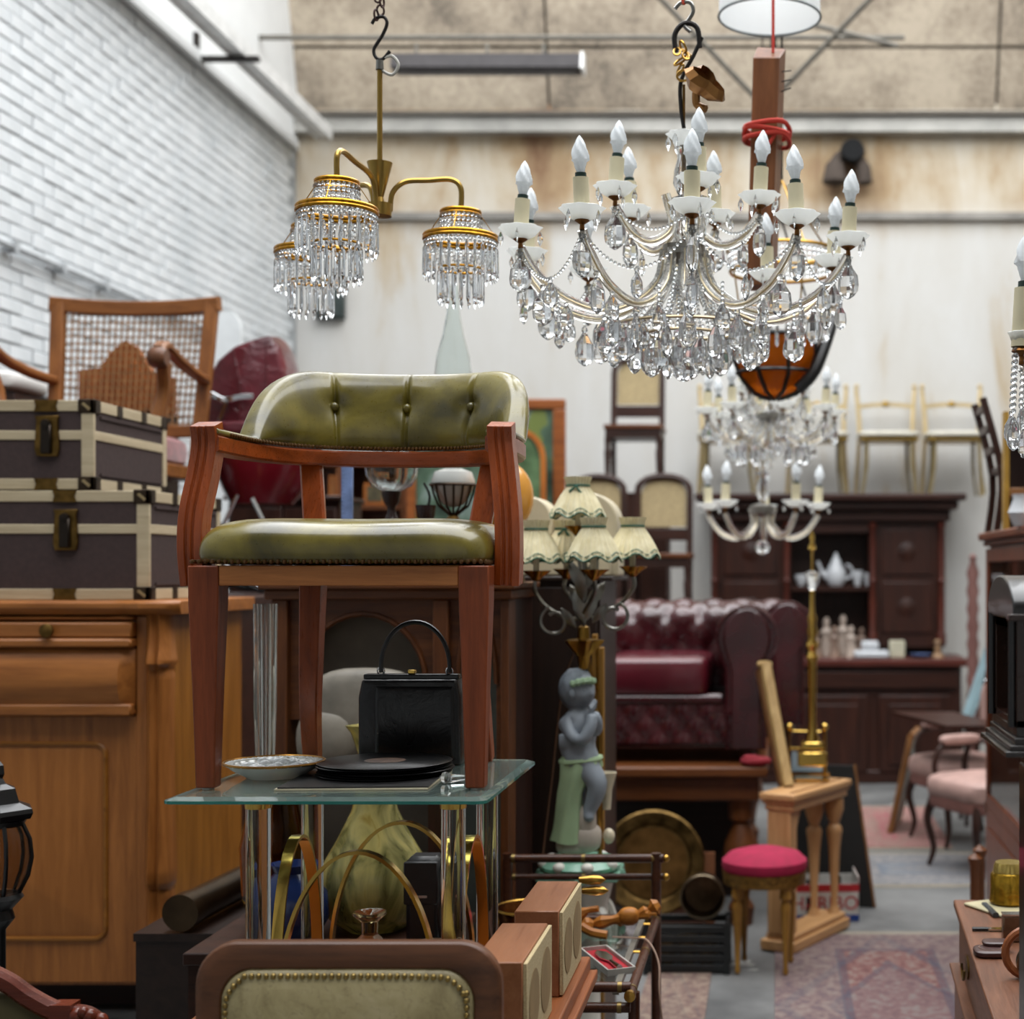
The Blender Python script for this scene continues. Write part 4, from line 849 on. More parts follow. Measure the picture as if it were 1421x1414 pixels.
part('bead', B().tube([(-.002, -.012, .02*k) for k in range(0, 70)], [.004+.0015*(k % 2) for k in range(70)], 6), GILT, gf)
# ================================================================== cherub lamp on its pedestal
DM = 4.42
lp_ = thing('cherub_lamp', 'table lamp with grey cherub, silver scroll arms and five green-trimmed shades', 'lamp', (X(808, DM), DM, 0))
zm = lambda py, d=DM: Z(py, d); xm = lambda px, d=DM: X(px, d)-X(808, DM)
PZt = zm(1204)
# pedestal is a thing of its own
pd = thing('ceramic_pedestal', 'green and white ceramic pedestal under the cherub lamp', 'pedestal', (X(806, DM), DM, 0))
GRN = plain('celadon_glaze', '#7fae97', .2, 0, .08); WHC = plain('white_ceramic', '#d6d2c8', .25, 0, .06)
part('top_plate', B().lathe([(0, PZt-.03), (.13, PZt-.03), (.135, PZt-.02), (.13, PZt-.004), (0, PZt-.001)], 4, wob=None).box((0, 0, PZt-.015), (.24, .2, .02), ch=.004), GRN, pd)
part('column', B().lathe([(0, .05), (.1, .05), (.09, .12), (.06, .2), (.055, .5), (.075, .58), (.1, PZt-.031), (0, PZt-.031)], 24), WHC, pd)
for k in range(4):
    a = pi/4+k*pi/2
    part('scroll', B().tube(cr([(.07*cos(a), .07*sin(a), .42), (.11*cos(a), .11*sin(a), .46), (.12*cos(a), .12*sin(a), .54), (.095*cos(a), .095*sin(a), .6), (.08*cos(a), .08*sin(a), .56)], 4), .016, 8), WHC, pd)
part('foot', B().lathe([(0, 0), (.14, 0), (.14, .03), (.1, .05), (0, .05)], 24), GRN, pd)
# base of the statue
part('base', B().lathe([(0, PZt), (.115, PZt), (.12, PZt+.012), (.1, PZt+.03), (0, PZt+.03)], 28, (xm(806), 0, 0)), GRN, lp_)
for k in range(8):
    a = 2*pi*k/8+.3; part('base_scroll', B().sph((xm(806)+.108*cos(a), .108*sin(a), PZt+.018), .02, 10, 6, (1, 1, .8)), WHC, lp_)
part('rock', B().sq((xm(806), .0, zm(1162)), (.062, .05, .045), .7, .8).sq((xm(812), -.01, zm(1138)), (.035, .035, .05), .7, .8).sq((xm(795), 0, zm(1172)), (.05, .05, .03), .8, .8), plain('pale_rock', '#b9ada0', .5, 0, .12), lp_)
# figure: one skinned body
def skin(name, verts, edges, radii, mat_, parent, root=0, sub=2):
    me = bpy.data.meshes.new(name); me.from_pydata([tuple(v) for v in verts], edges, []); o = bpy.data.objects.new(name, me); COL.objects.link(o); o.parent = parent
    me.materials.append(mat_)
    o.modifiers.new('skin', 'SKIN').use_smooth_shade = True
    sv = me.skin_vertices[0].data if me.skin_vertices else None
    if sv is None:
        import bmesh
        bm = bmesh.new(); bm.from_mesh(me); bm.verts.layers.skin.verify(); bm.to_mesh(me); bm.free(); sv = me.skin_vertices[0].data
    for i, r in enumerate(radii): sv[i].radius = (r, r) if not isinstance(r, tuple) else r
    sv[root].use_root = True
    q = o.modifiers.new('subsurf', 'SUBSURF'); q.levels = q.render_levels = sub
    return o
def V_(px, py, y): return (xm(px), y, zm(py))
GREYB = plain('slate_bisque', '#8b939c', .45, 0, .1, 6)
vs = [V_(806, 1062, 0), V_(803, 1040, 0), V_(802, 1015, .0), V_(801, 1000, .0), V_(803, 985, 0), V_(804, 972, -.002),                       # pelvis .. neck
      V_(789, 1006, -.02), V_(797, 1022, -.05), V_(813, 1026, -.07), V_(824, 1004, -.06), V_(824, 988, -.045),                                  # near arm to the mouth
      V_(815, 1006, .01), V_(828, 1016, -.005), V_(829, 998, -.03), V_(824, 985, -.03),                                                          # far arm
      V_(800, 1082, -.01), V_(798, 1105, -.005), V_(800, 1135, -.01), V_(806, 1148, -.03),                                                        # standing leg
      V_(818, 1070, -.02), V_(834, 1084, -.035), V_(826, 1108, -.03), V_(817, 1128, -.03), V_(822, 1136, -.05)]                                    # raised leg
ed = [(0, 1), (1, 2), (2, 3), (3, 4), (4, 5), (3, 6), (6, 7), (7, 8), (8, 9), (9, 10), (3, 11), (11, 12), (12, 13), (13, 14), (0, 15), (15, 16), (16, 17), (17, 18), (0, 19), (19, 20), (20, 21), (21, 22), (22, 23)]
k_ = 4.42/FPX
rd_ = [24, 24, 23, 20, 14, 11, 13, 11.5, 10.5, 9, 8, 13, 11, 9.5, 8, 19, 16, 11, 8, 20, 16.5, 13, 9, 8]
bod = skin('body', vs, ed, [r*k_ for r in rd_], GREYB, lp_)
def headf(u, v):
    a, b_ = u*2*pi, -pi/2+v*pi; r = 24*k_
    x, y, z = cos(b_)*cos(a), cos(b_)*sin(a), sin(b_)
    q = r*(1-.1*max(0, -z)*abs(y))
    # the face looks to the picture's right and a little to the front
    d_ = Vector((x, y, z)); f_ = d_.dot(Vector((.8, -.6, -.05)).normalized())
    nose = exp(-((d_-Vector((.8, -.6, -.08)).normalized()).length/.16)**2)*.2
    chin = exp(-((d_-Vector((.68, -.5, -.55)).normalized()).length/.28)**2)*.08
    eye = sum(exp(-((d_-Vector(e).normalized()).length/.14)**2) for e in ((.95, -.25, .08), (.5, -.85, .08)))*.07
    cheek = sum(exp(-((d_-Vector(e).normalized()).length/.22)**2) for e in ((.93, -.25, -.25), (.45, -.85, -.25)))*.06
    q *= 1+nose+chin-eye+cheek
    return Vector((xm(802)+x*q*.98, y*q, zm(958)+z*q*1.12))
hd = part('head', B().grid(headf, 36, 24, True), GREYB, lp_, 'grey cherub head turned towards its raised hand')
def hairf(u, v):
    a, b_ = u*2*pi, -pi/2+v*pi; x, y, z = cos(b_)*cos(a), cos(b_)*sin(a), sin(b_); d_ = Vector((x, y, z))
    face = max(0, d_.dot(Vector((.78, -.58, -.22)).normalized()))
    q = 24*k_*(1.09-.5*face**1.6+.025*sin(a*9+z*7)); return Vector((xm(801)+x*q, y*q, zm(956)+z*q*1.12))
hr = part('hair', B().grid(hairf, 40, 20, True).sph((xm(793), .0, zm(936)), 9*k_, 10, 6), plain('grey_hair', '#79828b', .5, 0, .15, 30), hd)
part('wreath', B().tube(cr([(xm(825), -.015, zm(945)), (xm(820), -.036, zm(943)), (xm(809), -.051, zm(944)), (xm(795), -.05, zm(948))], 4), [.008+.004*(i % 2) for i in range(13)], 6), plain('pale_green_wreath', '#9cb894', .5), hd)
for e in ((.93, -.27, .06), (.5, -.83, .06)):
    d_ = Vector(e).normalized(); part('eye', B().sph((xm(802)+d_.x*23*k_*.93, d_.y*23*k_*.95, zm(958)+d_.z*26*k_), .005, 8, 6), plain('pale_eye', '#8f98a2', .3), hd)
part('ear', B().sph((xm(797), -.05, zm(961)), .011, 8, 6, (.8, .5, 1.2)), GREYB, hd)
# fingers closed at the mouth
for q in range(5):
    part('finger', B().tube([(xm(820+q*1.5), -.045+.004*q, zm(990-q*2)), (xm(823+q*1.2), -.05+.006*q, zm(981-q*2)), (xm(821+q), -.045+.006*q, zm(976-q*1.5))], [.006, .0058, .0045], 7), GREYB, lp_)
# green drapery
b = B(); lp = []
for py, cx, w_, dd in ((1050, 806, 27, .054), (1062, 806, 29, .06), (1080, 803, 26, .058), (1100, 799, 25, .056), (1125, 797, 25, .056), (1150, 796, 27, .058), (1166, 795, 30, .06)):
    L = []
    for i in range(40):
        a = 2*pi*i/40; fold = 1+.07*sin(7*a+py*.03); cut = 1-.45*max(0, cos(a+.5))*min(1, max(0, (py-1066)/30))
        L.append((xm(cx)+w_*k_*cos(a)*fold*cut, dd*sin(a)*fold, zm(py)-.004*sin(3*a)))
    lp.append(L)
part('drapery', b.loft(lp), plain('pale_green_drape', '#a3bb93', .5, 0, .1, 8), lp_)
part('waist_roll', B().tube(cr([(xm(806)+27*k_*cos(a), .054*sin(a), zm(1054)+.006*cos(a)) for a in [2*pi*i/14 for i in range(14)]], 3, True), .009, 6, closed=True), MATS['pale_green_drape'], lp_)
part('horn', B().lathe([(0, -.06), (.012, -.06), (.016, .0), (.03, .05), (.024, .05), (0, .0)], 12, (xm(842), .0, zm(1095))), plain('ivory', '#d3c6ab', .4), lp_)
part('horn_tip', B().sph((xm(845), 0, zm(1160)), .018, 10, 6, (1, 1, 1.3)), plain('ivory', '#d3c6ab', .4), lp_)
part('support_rod', B().tube([(xm(830), .05, PZt+.03), (xm(830), .05, zm(1000)), (xm(812), .03, zm(905))], .007, 8), plain('gold_rod', '#a87f3e', .3, 1), lp_)
# stem, leaves and arms
SIL = plain('tarnished_silver', '#85837c', .3, 1, .15, 20)
part('gold_flower', B().lathe([(0, zm(930)), (.014, zm(928)), (.02, zm(910)), (.045, zm(893)), (.05, zm(888)), (.02, zm(886)), (.018, zm(870)), (0, zm(866))], 24, (xm(810), 0, 0), wob=lambda a, i: .25*cos(5*a) if i in (3, 4) else 0), plain('antique_gold', '#a37d38', .3, 1, .25, 20), lp_)
part('stem', B().tube([(xm(810), 0, zm(870)), (xm(812), 0, zm(790)), (xm(806), 0.02, zm(740))], .008, 8), SIL, lp_)
def leaf(c, d, L, w_):
    c, d = Vector(c), Vector(d).normalized(); sd = d.cross(Vector((0, 1, .2))).normalized(); up = sd.cross(d); b = B(); lp = []
    for k in range(7):
        u = k/6; q = w_*sin(pi*min(u*.95+.03, 1))**.8; p = c+d*(L*u)+up*(.3*L*u*u)
        lp.append([p-sd*q, p-up*.003, p+sd*q, p+up*.003])
    return b.loft(lp)
for c, d in (((xm(812), -.01, zm(865)), (-.35, -.2, 1)), ((xm(812), -.01, zm(862)), (.4, -.25, 1)), ((xm(812), .0, zm(850)), (-.6, .1, .9)), ((xm(812), 0, zm(845)), (.6, .1, .8)), ((xm(810), -.01, zm(835)), (-.1, -.5, .9)), ((xm(812), -.01, zm(820)), (-.5, -.2, .9)), ((xm(812), 0, zm(818)), (.35, -.1, .9))):
    part('leaf', leaf(c, d, .1, .018), SIL, lp_)
SHD = NT('pleated_silk'); v = SHD.co(); SHD.set(Base_Color=SHD.ramp(SHD.noise(v, 30, 3), [(.3, '#d2c69e'), (.7, '#e8dfbf')]), Roughness=.8, Subsurface_Weight=.15, Subsurface_Radius=(.02, .02, .015))
GTR = plain('green_ribbon', '#1f5a44', .5)
shs = [(802, 662, 716, 0.0, 0), (744, 722, 778, -.02, 0), (824, 718, 776, -.13, 0), (878, 718, 772, .0, 0), (786, 722, 776, .12, 0)]
for i, (px, t0, b0, y, _) in enumerate(shs):
    d = DM+y; x0 = X(px, d)-X(808, DM); zt, zb = Z(t0, d), Z(b0, d)
    mm = 48; lp = []
    for u, r in ((0, .040), (.09, .037), (.2, .033), (.24, .032), (.5, .052), (.8, .070), (1, .080)):
        lp.append([(x0+r*(1+.05*cos(24*a))*cos(a), y+r*(1+.05*cos(24*a))*sin(a), zt+(zb-zt)*u-.008*(u > .9)*cos(7*a)) for a in [2*pi*k/mm for k in range(mm)]])
    b = B().loft(lp, cap=False); sh = part('lamp_shade', b, SHD.m, lp_, 'cream pleated shade with green scalloped trim')
    part('ribbon', B().ring((x0, y, zt+(zb-zt)*.22), .034, .003, 28, 5), GTR, sh)
    part('trim', B().tube([(x0+r*cos(a), y+r*sin(a), zb-.008*cos(7*a)) for r, a in [(.081, 2*pi*k/56) for k in range(56)]], .0028, 5, closed=True).tube([(x0+r*cos(a), y+r*sin(a), zb+.012-.008*cos(7*a)) for r, a in [(.0765, 2*pi*k/56) for k in range(56)]], .0018, 5, closed=True), GTR, sh)
    if i in (0, 4):
        part('bow', B().tube([(x0-.02, y-.04, zt-.045), (x0, y-.042, zt-.028), (x0+.014, y-.042, zt-.05)], .004, 5), GTR, sh)
    zc_ = zb-.035
    part('candle_tube', B().tube([(x0, y, zc_), (x0, y, zt-.03)], .009, 10), plain('candle_cream', '#d2c9ac', .5), lp_)
    part('flower_cup', B().lathe([(0, zc_-.028), (.008, zc_-.026), (.018, zc_-.015), (.036, zc_+.005), (.03, zc_+.006), (.008, zc_), (0, zc_)], 30, (x0, y, 0), wob=lambda a, i: .3*cos(5*a) if i in (3, 4) else 0), plain('copper_gilt', '#a5712c', .25, 1, .2, 30), lp_)
    if i in (1, 3):
        sg = -1 if i == 1 else 1
        pts = cr([(x0, y, zc_-.02), (x0+sg*.004, y, zc_-.055), (x0-sg*.03, y-.005, zc_-.1), (x0-sg*.09, y, zc_-.135), (xm(812)+sg*.02, 0, zm(858))], 6)
        part('scroll_arm', B().tube(pts, .0065, 7), SIL, lp_)
        c = Vector((x0-sg*.055, y-.01, zc_-.145)); part('scroll', B().tube([c+Vector((sg*.045*cos(a)*(1-.02*k), 0, .045*sin(a)*(1-.02*k))) for k, a in enumerate([radians(70-360*j/22) for j in range(24)])], .0055, 6), SIL, lp_)
        part('leaf', leaf((c.x-sg*.02, y-.012, c.z+.04), (-sg*.5, -.2, -.7), .07, .014), SIL, lp_)
    else:
        part('scroll_arm', B().tube(cr([(x0, y, zc_-.02), (x0, y*.8, zc_-.06), (xm(812), y*.2, zm(850))], 6), .006, 7), SIL, lp_)
part('flex', B().tube([p-lp_.location for p in cr([P(800, 895, 4.46), P(780, 960, 4.68), P(766, 1080, 4.72), P(752, 1200, 4.73), P(748, 1290, 4.73)], 6)], .003, 5), plain('brown_flex', '#6b4a33', .6), lp_)
# ================================================================== bamboo trolley
ct = thing('bamboo_trolley', 'brass-jointed faux bamboo trolley with glass shelf beside the table', 'trolley', (-.545, 3.83, 0))
BAM = wood('bamboo_brown', '#4f2c1c', '#331a10', 'y', .3)
hx_, hy_ = .21, .37; SZ = .615
def rod(a, b_, r=.012):
    o = part('rail', B().tube([a, Vector(a).lerp(Vector(b_), .5), b_], r, 10), BAM, ct)
    a, b_ = Vector(a), Vector(b_); dv = (b_-a).normalized(); L = (b_-a).length
    for u in (.06, .5, .94): c = a.lerp(b_, u); part('brass_collar', B().tube([c-dv*.005, c+dv*.005], r*1.1, 10), plain('dull_collar', '#8a7549', .4, .9), o)
for sx in (-1, 1):
    rod((sx*hx_, -hy_-.02, SZ), (sx*hx_, hy_+.02, SZ)); rod((sx*hx_, -hy_, .2), (sx*hx_, hy_, .2))
    part('end_knob', B().lathe([(0, -hy_-.034), (.013, -hy_-.032), (.014, -hy_-.02), (0, -hy_-.018)], 14, (sx*hx_, 0, SZ), 'y'), BRASS, ct)
    for sy in (-1, 1):
        top = .80 if sy > 0 else SZ-.013
        l = part('post', B().tube([(sx*(hx_+.002), sy*(hy_-.06), .05), (sx*(hx_+.002), sy*(hy_-.06), SZ-.014)] if sy < 0 else [(sx*hx_, sy*(hy_), .05), (sx*hx_, sy*hy_, top)], .014, 10), BAM, ct)
        part('caster', B().lathe([(0, -.012), (.025, -.012), (.025, .012), (0, .012)], 14, (sx*hx_, sy*(hy_ if sy > 0 else hy_-.06), .0255), 'y'), BRASS, ct)
rod((-hx_, -hy_, SZ+.014), (hx_, -hy_, SZ+.014)); rod((-hx_, -hy_-.012, SZ-.03), (hx_, -hy_-.012, SZ-.03)); rod((-hx_, hy_, SZ), (hx_, hy_, SZ))
rod((-hx_-.01, hy_, .785), (hx_+.02, hy_, .785)); rod((-hx_-.01, hy_+.005, .732), (hx_+.02, hy_+.005, .732), .009)
for z in (.785, .732): part('end_knob', B().sph((hx_+.028, hy_, z), .011, 10, 6), BRASS, ct)
part('shelf_glass', B().bx(-hx_+.035, hx_-.045, -hy_+.03, hy_-.02, SZ-.006, SZ), glass('shelf_glass', '#dfe9e6', .02, 1.45), ct); part('shelf_frame', B().bx(hx_-.045, hx_-.03, -hy_+.02, hy_-.01, SZ-.01, SZ+.004).bx(-hx_+.02, -hx_+.035, -hy_+.02, hy_-.01, SZ-.01, SZ+.004), plain('shelf_steel', '#8a847a', .4, .6), ct)
part('lower_shelf', B().bx(-hx_+.014, hx_-.014, -hy_+.02, hy_-.02, .19, .2), W('dark', 'y'), ct)
for k in range(5): part('bracket_pin', B().tube([(hx_-.03, -hy_+.08+k*.15, SZ-.002), (hx_, -hy_+.08+k*.15, SZ-.002)], .004, 6), BRASS, ct)
# cutlery gift case
gc = thing('cutlery_case', 'open red-lined cutlery case holding a cake server on the trolley', 'cutlery case', (X(840, 3.68), 3.72, SZ+.0005), .42)
part('tray', B().bx(-.035, .035, -.115, .115, 0, .004).bx(-.036, -.032, -.115, .115, 0, .016).bx(.032, .036, -.115, .115, 0, .016).bx(-.036, .036, -.117, -.113, 0, .016).bx(-.036, .036, .113, .117, 0, .016), plain('grey_card', '#a8a49c', .6), gc)
part('lining', B().bx(-.031, .031, -.112, .112, .0041, .007), plain('red_satin', '#a81e2c', .35), gc)
part('cake_server', B().tube([(0, -.1, .013), (.0, -.03, .013)], [.008, .005], 10).prism([(-.003, -.03), (.003, -.03), (.018, .01), (.017, .06), (.0, .085), (-.014, .06), (-.016, .01)], .011, .014, 'xy'), CHROME, gc)
# carved wooden branch ornament
cv = thing('carved_branch', 'gnarled carved golden wooden branch lying across the trolley', 'carving', (X(850, 4.0), 4.0, SZ+.0005))
GW = wood('golden_wood', '#b8762a', '#7a4312', 'x', .5, 2.0, 0)
part('trunk', B().tube(cr([(-.11, -.02, .025), (-.06, 0, .03), (0, -.01, .045), (.05, .0, .05), (.09, 0, .065), (.125, .005, .085)], 5), [.016+.005*sin(i*1.7)+random.uniform(-.004, .005) for i in range(26)], 7), GW, cv, ang=20)
part('knot', B().sq((.045, -.01, .055), (.028, .025, .024), .8, .8), GW, cv)
part('branch', B().tube(cr([(-.08, -.02, .03), (-.05, -.035, .018), (-.01, -.04, .012)], 4), .012, 7).tube(cr([(-.1, .01, .03), (-.08, .02, .06), (-.04, .015, .07)], 4), [.014]*5+[.009]*4, 7), GW, cv)
part('branch_tip', B().tube(cr([(.07, 0, .055), (.1, -.01, .06), (.12, -.015, .062)], 4), [.012]*5+[.005]*4, 7), GW, cv)
for k, (px, py, lb) in enumerate(((822, 1221, 'upper'), (826, 1236, 'lower'))):
    d = 3.74; o = solo('brass_bell', B().lathe([(0, -.035), (.008, -.033), (.013, 0), (.011, .02), (.0, .035)], 14, ax='x'), BRASS, '%s of two pointed brass shells hung on the far trolley rail' % lb, 'ornament', P(px, py, d), group='brass shells')
bsk = thing('copper_basin', 'embossed copper bowl peeping out behind the loudspeaker', 'bowl', (X(735, 3.9), 3.9, SZ+.0005))
part('bowl', B().lathe([(0, 0), (.05, 0), (.08, .05), (.09, .1), (.087, .1), (.075, .05), (0, .008)], 26), plain('copper', '#7a4c28', .3, 1, .35, 40), bsk); part('rim', B().ring((0, 0, .1), .09, .004, 30, 6), BRASS, bsk); part('handle', B().tube(arc((-.09, 0, .08), .03, 90, 270, 10, 'xz'), .004, 6), BRASS, bsk)
solo('loose_wire', B().tube(cr([(X(850, 3.95), 3.95, SZ+.01), (X(880, 3.95), 3.93, SZ+.012), (X(900, 3.9), 3.88, SZ+.016), (-.30, 3.84, SZ-.03), (-.295, 3.8, .52), (-.285, 3.8, .43)], 6), .0025, 5), plain('pink_flex', '#a88a78', .6), 'thin pinkish flex trailing over the trolley rail', 'cord')
# ================================================================== sofa on a long table
DT = 6.55
tl = thing('long_table', 'long oak table carrying the two burgundy sofas', 'table', (-.95, DT+.02, 0)); TT = .73
part('table_top', B().bx(-.9, .92, 0, 2.3, TT-.05, TT), W('table', 'x'), tl, bev=.012); part('apron', B().bx(-.86, .88, .05, 2.25, TT-.16, TT-.05), W('table', 'x'), tl, bev=.01)
for sx in (-.78, .80):
    for y in (.15, 2.1):
        part('leg', B().lathe([(0, TT-.16), (.06, TT-.16), (.06, TT-.25), (.035, TT-.27), (.075, TT-.36), (.085, TT-.42), (.05, TT-.5), (.035, .12), (.06, .08), (.05, 0), (0, 0)], 18, (sx, y, 0)), W('table'), tl)
t_ = NT('oxblood_leather'); v = t_.co(); f = t_.noise(v, 5, 4); t_.set(Base_Color=t_.ramp(f, [(.3, '#2c0d10'), (.7, '#48171c')]), Roughness=.22, Coat_Weight=.4, Coat_Roughness=.12); OX = t_.m
def tuft(u, v): return abs(sin(pi*(u+v))*sin(pi*(u-v)))**.38
def chesterfield(name, label, loc, wd, group):
    s = thing(name, label, 'sofa', loc, 0, group); dep = .86; aw = .27; H = .70
    part('base', B().bx(-wd+.02, -.02, .04, dep-.04, .06, .24), OX, s, bev=.01)
    # tufted front skirt
    part('front_border', B().grid(lambda u, v: Vector((-wd+.05+(wd-.1)*u, .03-.022*tuft(u*wd/.12, v*1.2), .09+.17*v)), int(wd*60), 16), OX, s)
    part('front_roll', B().tube([(-wd+aw*.8, .035, .285), (-aw*.8, .035, .285)], .028, 10), OX, s)
    n = 2; cw = (wd-2*aw)/n
    for k in range(n): part('seat_cushion', B().sq((-wd+aw+cw*(k+.5), .33, .385), (cw/2-.003, .33, .095), .28, .2, 40, 14), plain('crimson_leather', '#571722', .27, 0, .15, 5, Coat_Weight=.3), s)
    # back: rolled section swept across
    sec = [(.62, .30), (.6, .42), (.585, .52), (.58, .58)]+[(.68+.10*cos(radians(a)), H-.10+.10*sin(radians(a))) for a in (180, 155, 130, 105, 80, 55, 30, 0, -30, -60)]+[(.72, .5), (.74, .2), (.74, .06)]
    acc = [0]
    for a, e in zip(sec, sec[1:]): acc.append(acc[-1]+hypot(a[0]-e[0], a[1]-e[1]))
    def backf(u, v):
        q = v*acc[-1]; i = 0
        while i < len(acc)-2 and acc[i+1] < q: i += 1
        f = (q-acc[i])/(acc[i+1]-acc[i]); y, z = [sec[i][j]+(sec[i+1][j]-sec[i][j])*f for j in (0, 1)]
        dx, dz = sec[i+1][0]-sec[i][0], sec[i+1][1]-sec[i][1]; L = hypot(dx, dz); ny, nz = -dz/L, dx/L
        k = tuft((-wd+wd*u)/.19, q/.24)*.032-.02 if q < .62 else 0
        return Vector((-wd+.1+(wd-.2)*u, y+ny*k, z+nz*k))
    bk_ = part('back', B().grid(backf, int(wd*70), 44), OX, s, ang=80)
    bt = B()
    for i in range(-12, 2):
        for j in range(0, 6):
            if (i+j) % 2: continue
            x, q = i*.095, j*.12
            if -wd+.2 < x < -.2 and q < .6: p = backf((x+wd-0)/wd if False else (x+wd)/wd, q/acc[-1]); bt.sph(p, .012, 8, 5)
    part('buttons', bt, OX, bk_, kind='stuff')
    for sd in (0, 1):
        x0 = -aw if sd else -wd
        # arm: vertical slab plus big outward roll
        cx = x0+(aw*.62 if sd else aw*.38)
        pr = [(cx-.09, .06), (cx-.09, .42)]+[(cx+.135*cos(radians(a)), H-.135+.135*sin(radians(a))) for a in range(200, -41, -16)]+[(cx+.08, .46), (cx+.08, .06)]
        part('arm', B().loft([[(x, y, z) for x, z in pr] for y in (.02, .03, .72)]), OX, s, bev=.008)
        part('arm_front', B().loft([[(cx+(x-cx)*k, y, z-.02*(1-k) if z > .1 else z) for x, z in pr] for y, k in ((.021, .82), (.004, .78))]), OX, s, bev=.008)
        part('arm_piping', B().tube([(cx+(x-cx)*1.0, .018, z) for x, z in pr], .008, 6), OX, s)
        part('foot', B().lathe([(0, 0), (.03, 0), (.04, .03), (.035, .06), (0, .06)], 14, (cx, .07, 0)), W('dark'), s)
        part('foot', B().lathe([(0, 0), (.03, 0), (.04, .03), (.035, .06), (0, .06)], 14, (cx, .7, 0)), W('dark'), s)
    return s
chesterfield('chesterfield_sofa', 'burgundy buttoned leather sofa with rolled arm on the oak table', (X(1088, 6.68)-.065, 6.68, TT+.001), 1.5, 'burgundy sofas')
chesterfield('chesterfield_sofa', 'second burgundy sofa standing just behind the first on the table', (X(1120, 7.7)-.0, 7.72, TT+.001), 1.6, 'burgundy sofas')
bcst = thing('added_dark_chest', 'added dark chest filling the shade under the oak table', 'chest', (-.75, 7.6, 0)); part('body', B().bx(-.9, .6, -.3, .5, 0, .46), W('darkbrown', 'x'), bcst); part('lid', B().bx(-.92, .62, -.32, .52, .461, .5), W('darkbrown', 'x'), bcst, bev=.006)  # dark block added to deepen the shade under the long table
# ================================================================== under the table: brass trays, pot, crate
td = thing('brass_tray', 'large round embossed brass tray leaning under the oak table', 'tray', P(905, 1262, 6.34))
td.location.z = .12
TRB = plain('dull_brass_tray', '#6a5330', .42, 1, .45, 16, .3)
tr_ = Matrix.Rotation(radians(14), 4, 'X')
def leanl(prof, c, n=40): 
    b = B().lathe(prof, n, (0, 0, 0), 'y'); m = Matrix.Translation(c) @ Matrix.Rotation(radians(-12), 4, 'X'); b.v = [tuple(m @ Vector(p)) for p in b.v]; return b
part('dish', leanl([(0, .0), (.16, 0), (.17, -.012), (.215, -.02), (.225, -.012), (.215, -.008), (.17, .006), (0, .01)], (0, .03, .225)), TRB, td)
part('centre', leanl([(0, -.003), (.15, -.003), (.15, -.001), (0, -.001)], (0, .03, .225)), plain('coppery_brass', '#7b5a33', .4, 1, .3, 12), td)
t0 = thing('wooden_crate', 'dark wooden box supporting the brass tray under the oak table', 'crate', (td.location.x, td.location.y+.02, 0)); part('body', B().bx(-.22, .22, -.1, .12, 0, .108), W('dark', 'x'), t0); part('lid', B().bx(-.225, .225, -.105, .125, .1085, .118), W('dark', 'x'), t0)
solo('cork_board', B().bx(-.1, .1, -.01, .01, 0, .36), plain('brown_card', '#7a4a2a', .8), 'brown card panel standing behind the brass tray', 'board', (X(960, 6.5), 6.52, .001))
cr8 = thing('plastic_crate', 'black plastic crate on the floor left of the pink stool', 'crate', (X(955, 6.0)+.0, 5.98, 0)); cw, cd_, chh = .16, .1, .2
BP = plain('black_plastic', '#151819', .45, 0, .2, 20)
part('floor_panel', B().bx(-cw, cw, -cd_, cd_, .001, .01), BP, cr8)
for k in range(5):
    z = .012+k*.038
    for s_ in (-1, 1):
        part('slat', B().bx(-cw, cw, s_*cd_-.006, s_*cd_+.006, z, z+.028), BP, cr8, bev=.002); part('slat', B().bx(s_*cw-.006, s_*cw+.006, -cd_, cd_, z, z+.028), BP, cr8)
for sx in (-1, 1):
    for sy in (-1, 1): part('corner_post', B().bx(sx*cw-.012, sx*cw+.012, sy*cd_-.012, sy*cd_+.012, .001, chh), BP, cr8)
for k, (dx, dy, r) in enumerate(((-.09, 0, .05), (0, .02, .045), (.08, -.02, .042))):
    solo('brass_cup', B().lathe([(0, 0), (r*.6, 0), (r, .05), (r*1.05, .1+.01*k), (r, .1+.01*k), (r*.9, .05), (0, .01)], 20), plain('dull_gold_cup', '#8a6c34', .35, 1, .3, 30), ['wide brass cup at the left inside the black crate', 'middle brass cup inside the black crate', 'small brass cup at the right inside the black crate'][k], 'cup', (cr8.location.x+dx, 5.98+dy, .0105), group='brass cups in the crate')
pt_ = thing('copper_pot', 'tarnished copper pan turned on its side above the black crate', 'pan', (X(975, 5.95), 5.98, .292))
b = B().lathe([(0, .06), (.075, .05), (.084, -.04), (.088, -.04), (.08, .058), (0, .068)], 28, ax='y'); part('bowl', b, plain('dark_copper', '#4b3c2d', .4, 1, .3, 14), pt_); part('rim', B().ring((0, -.04, 0), .087, .004, 30, 6, ax='y'), plain('pale_rim', '#7a6d5a', .35, 1), pt_)
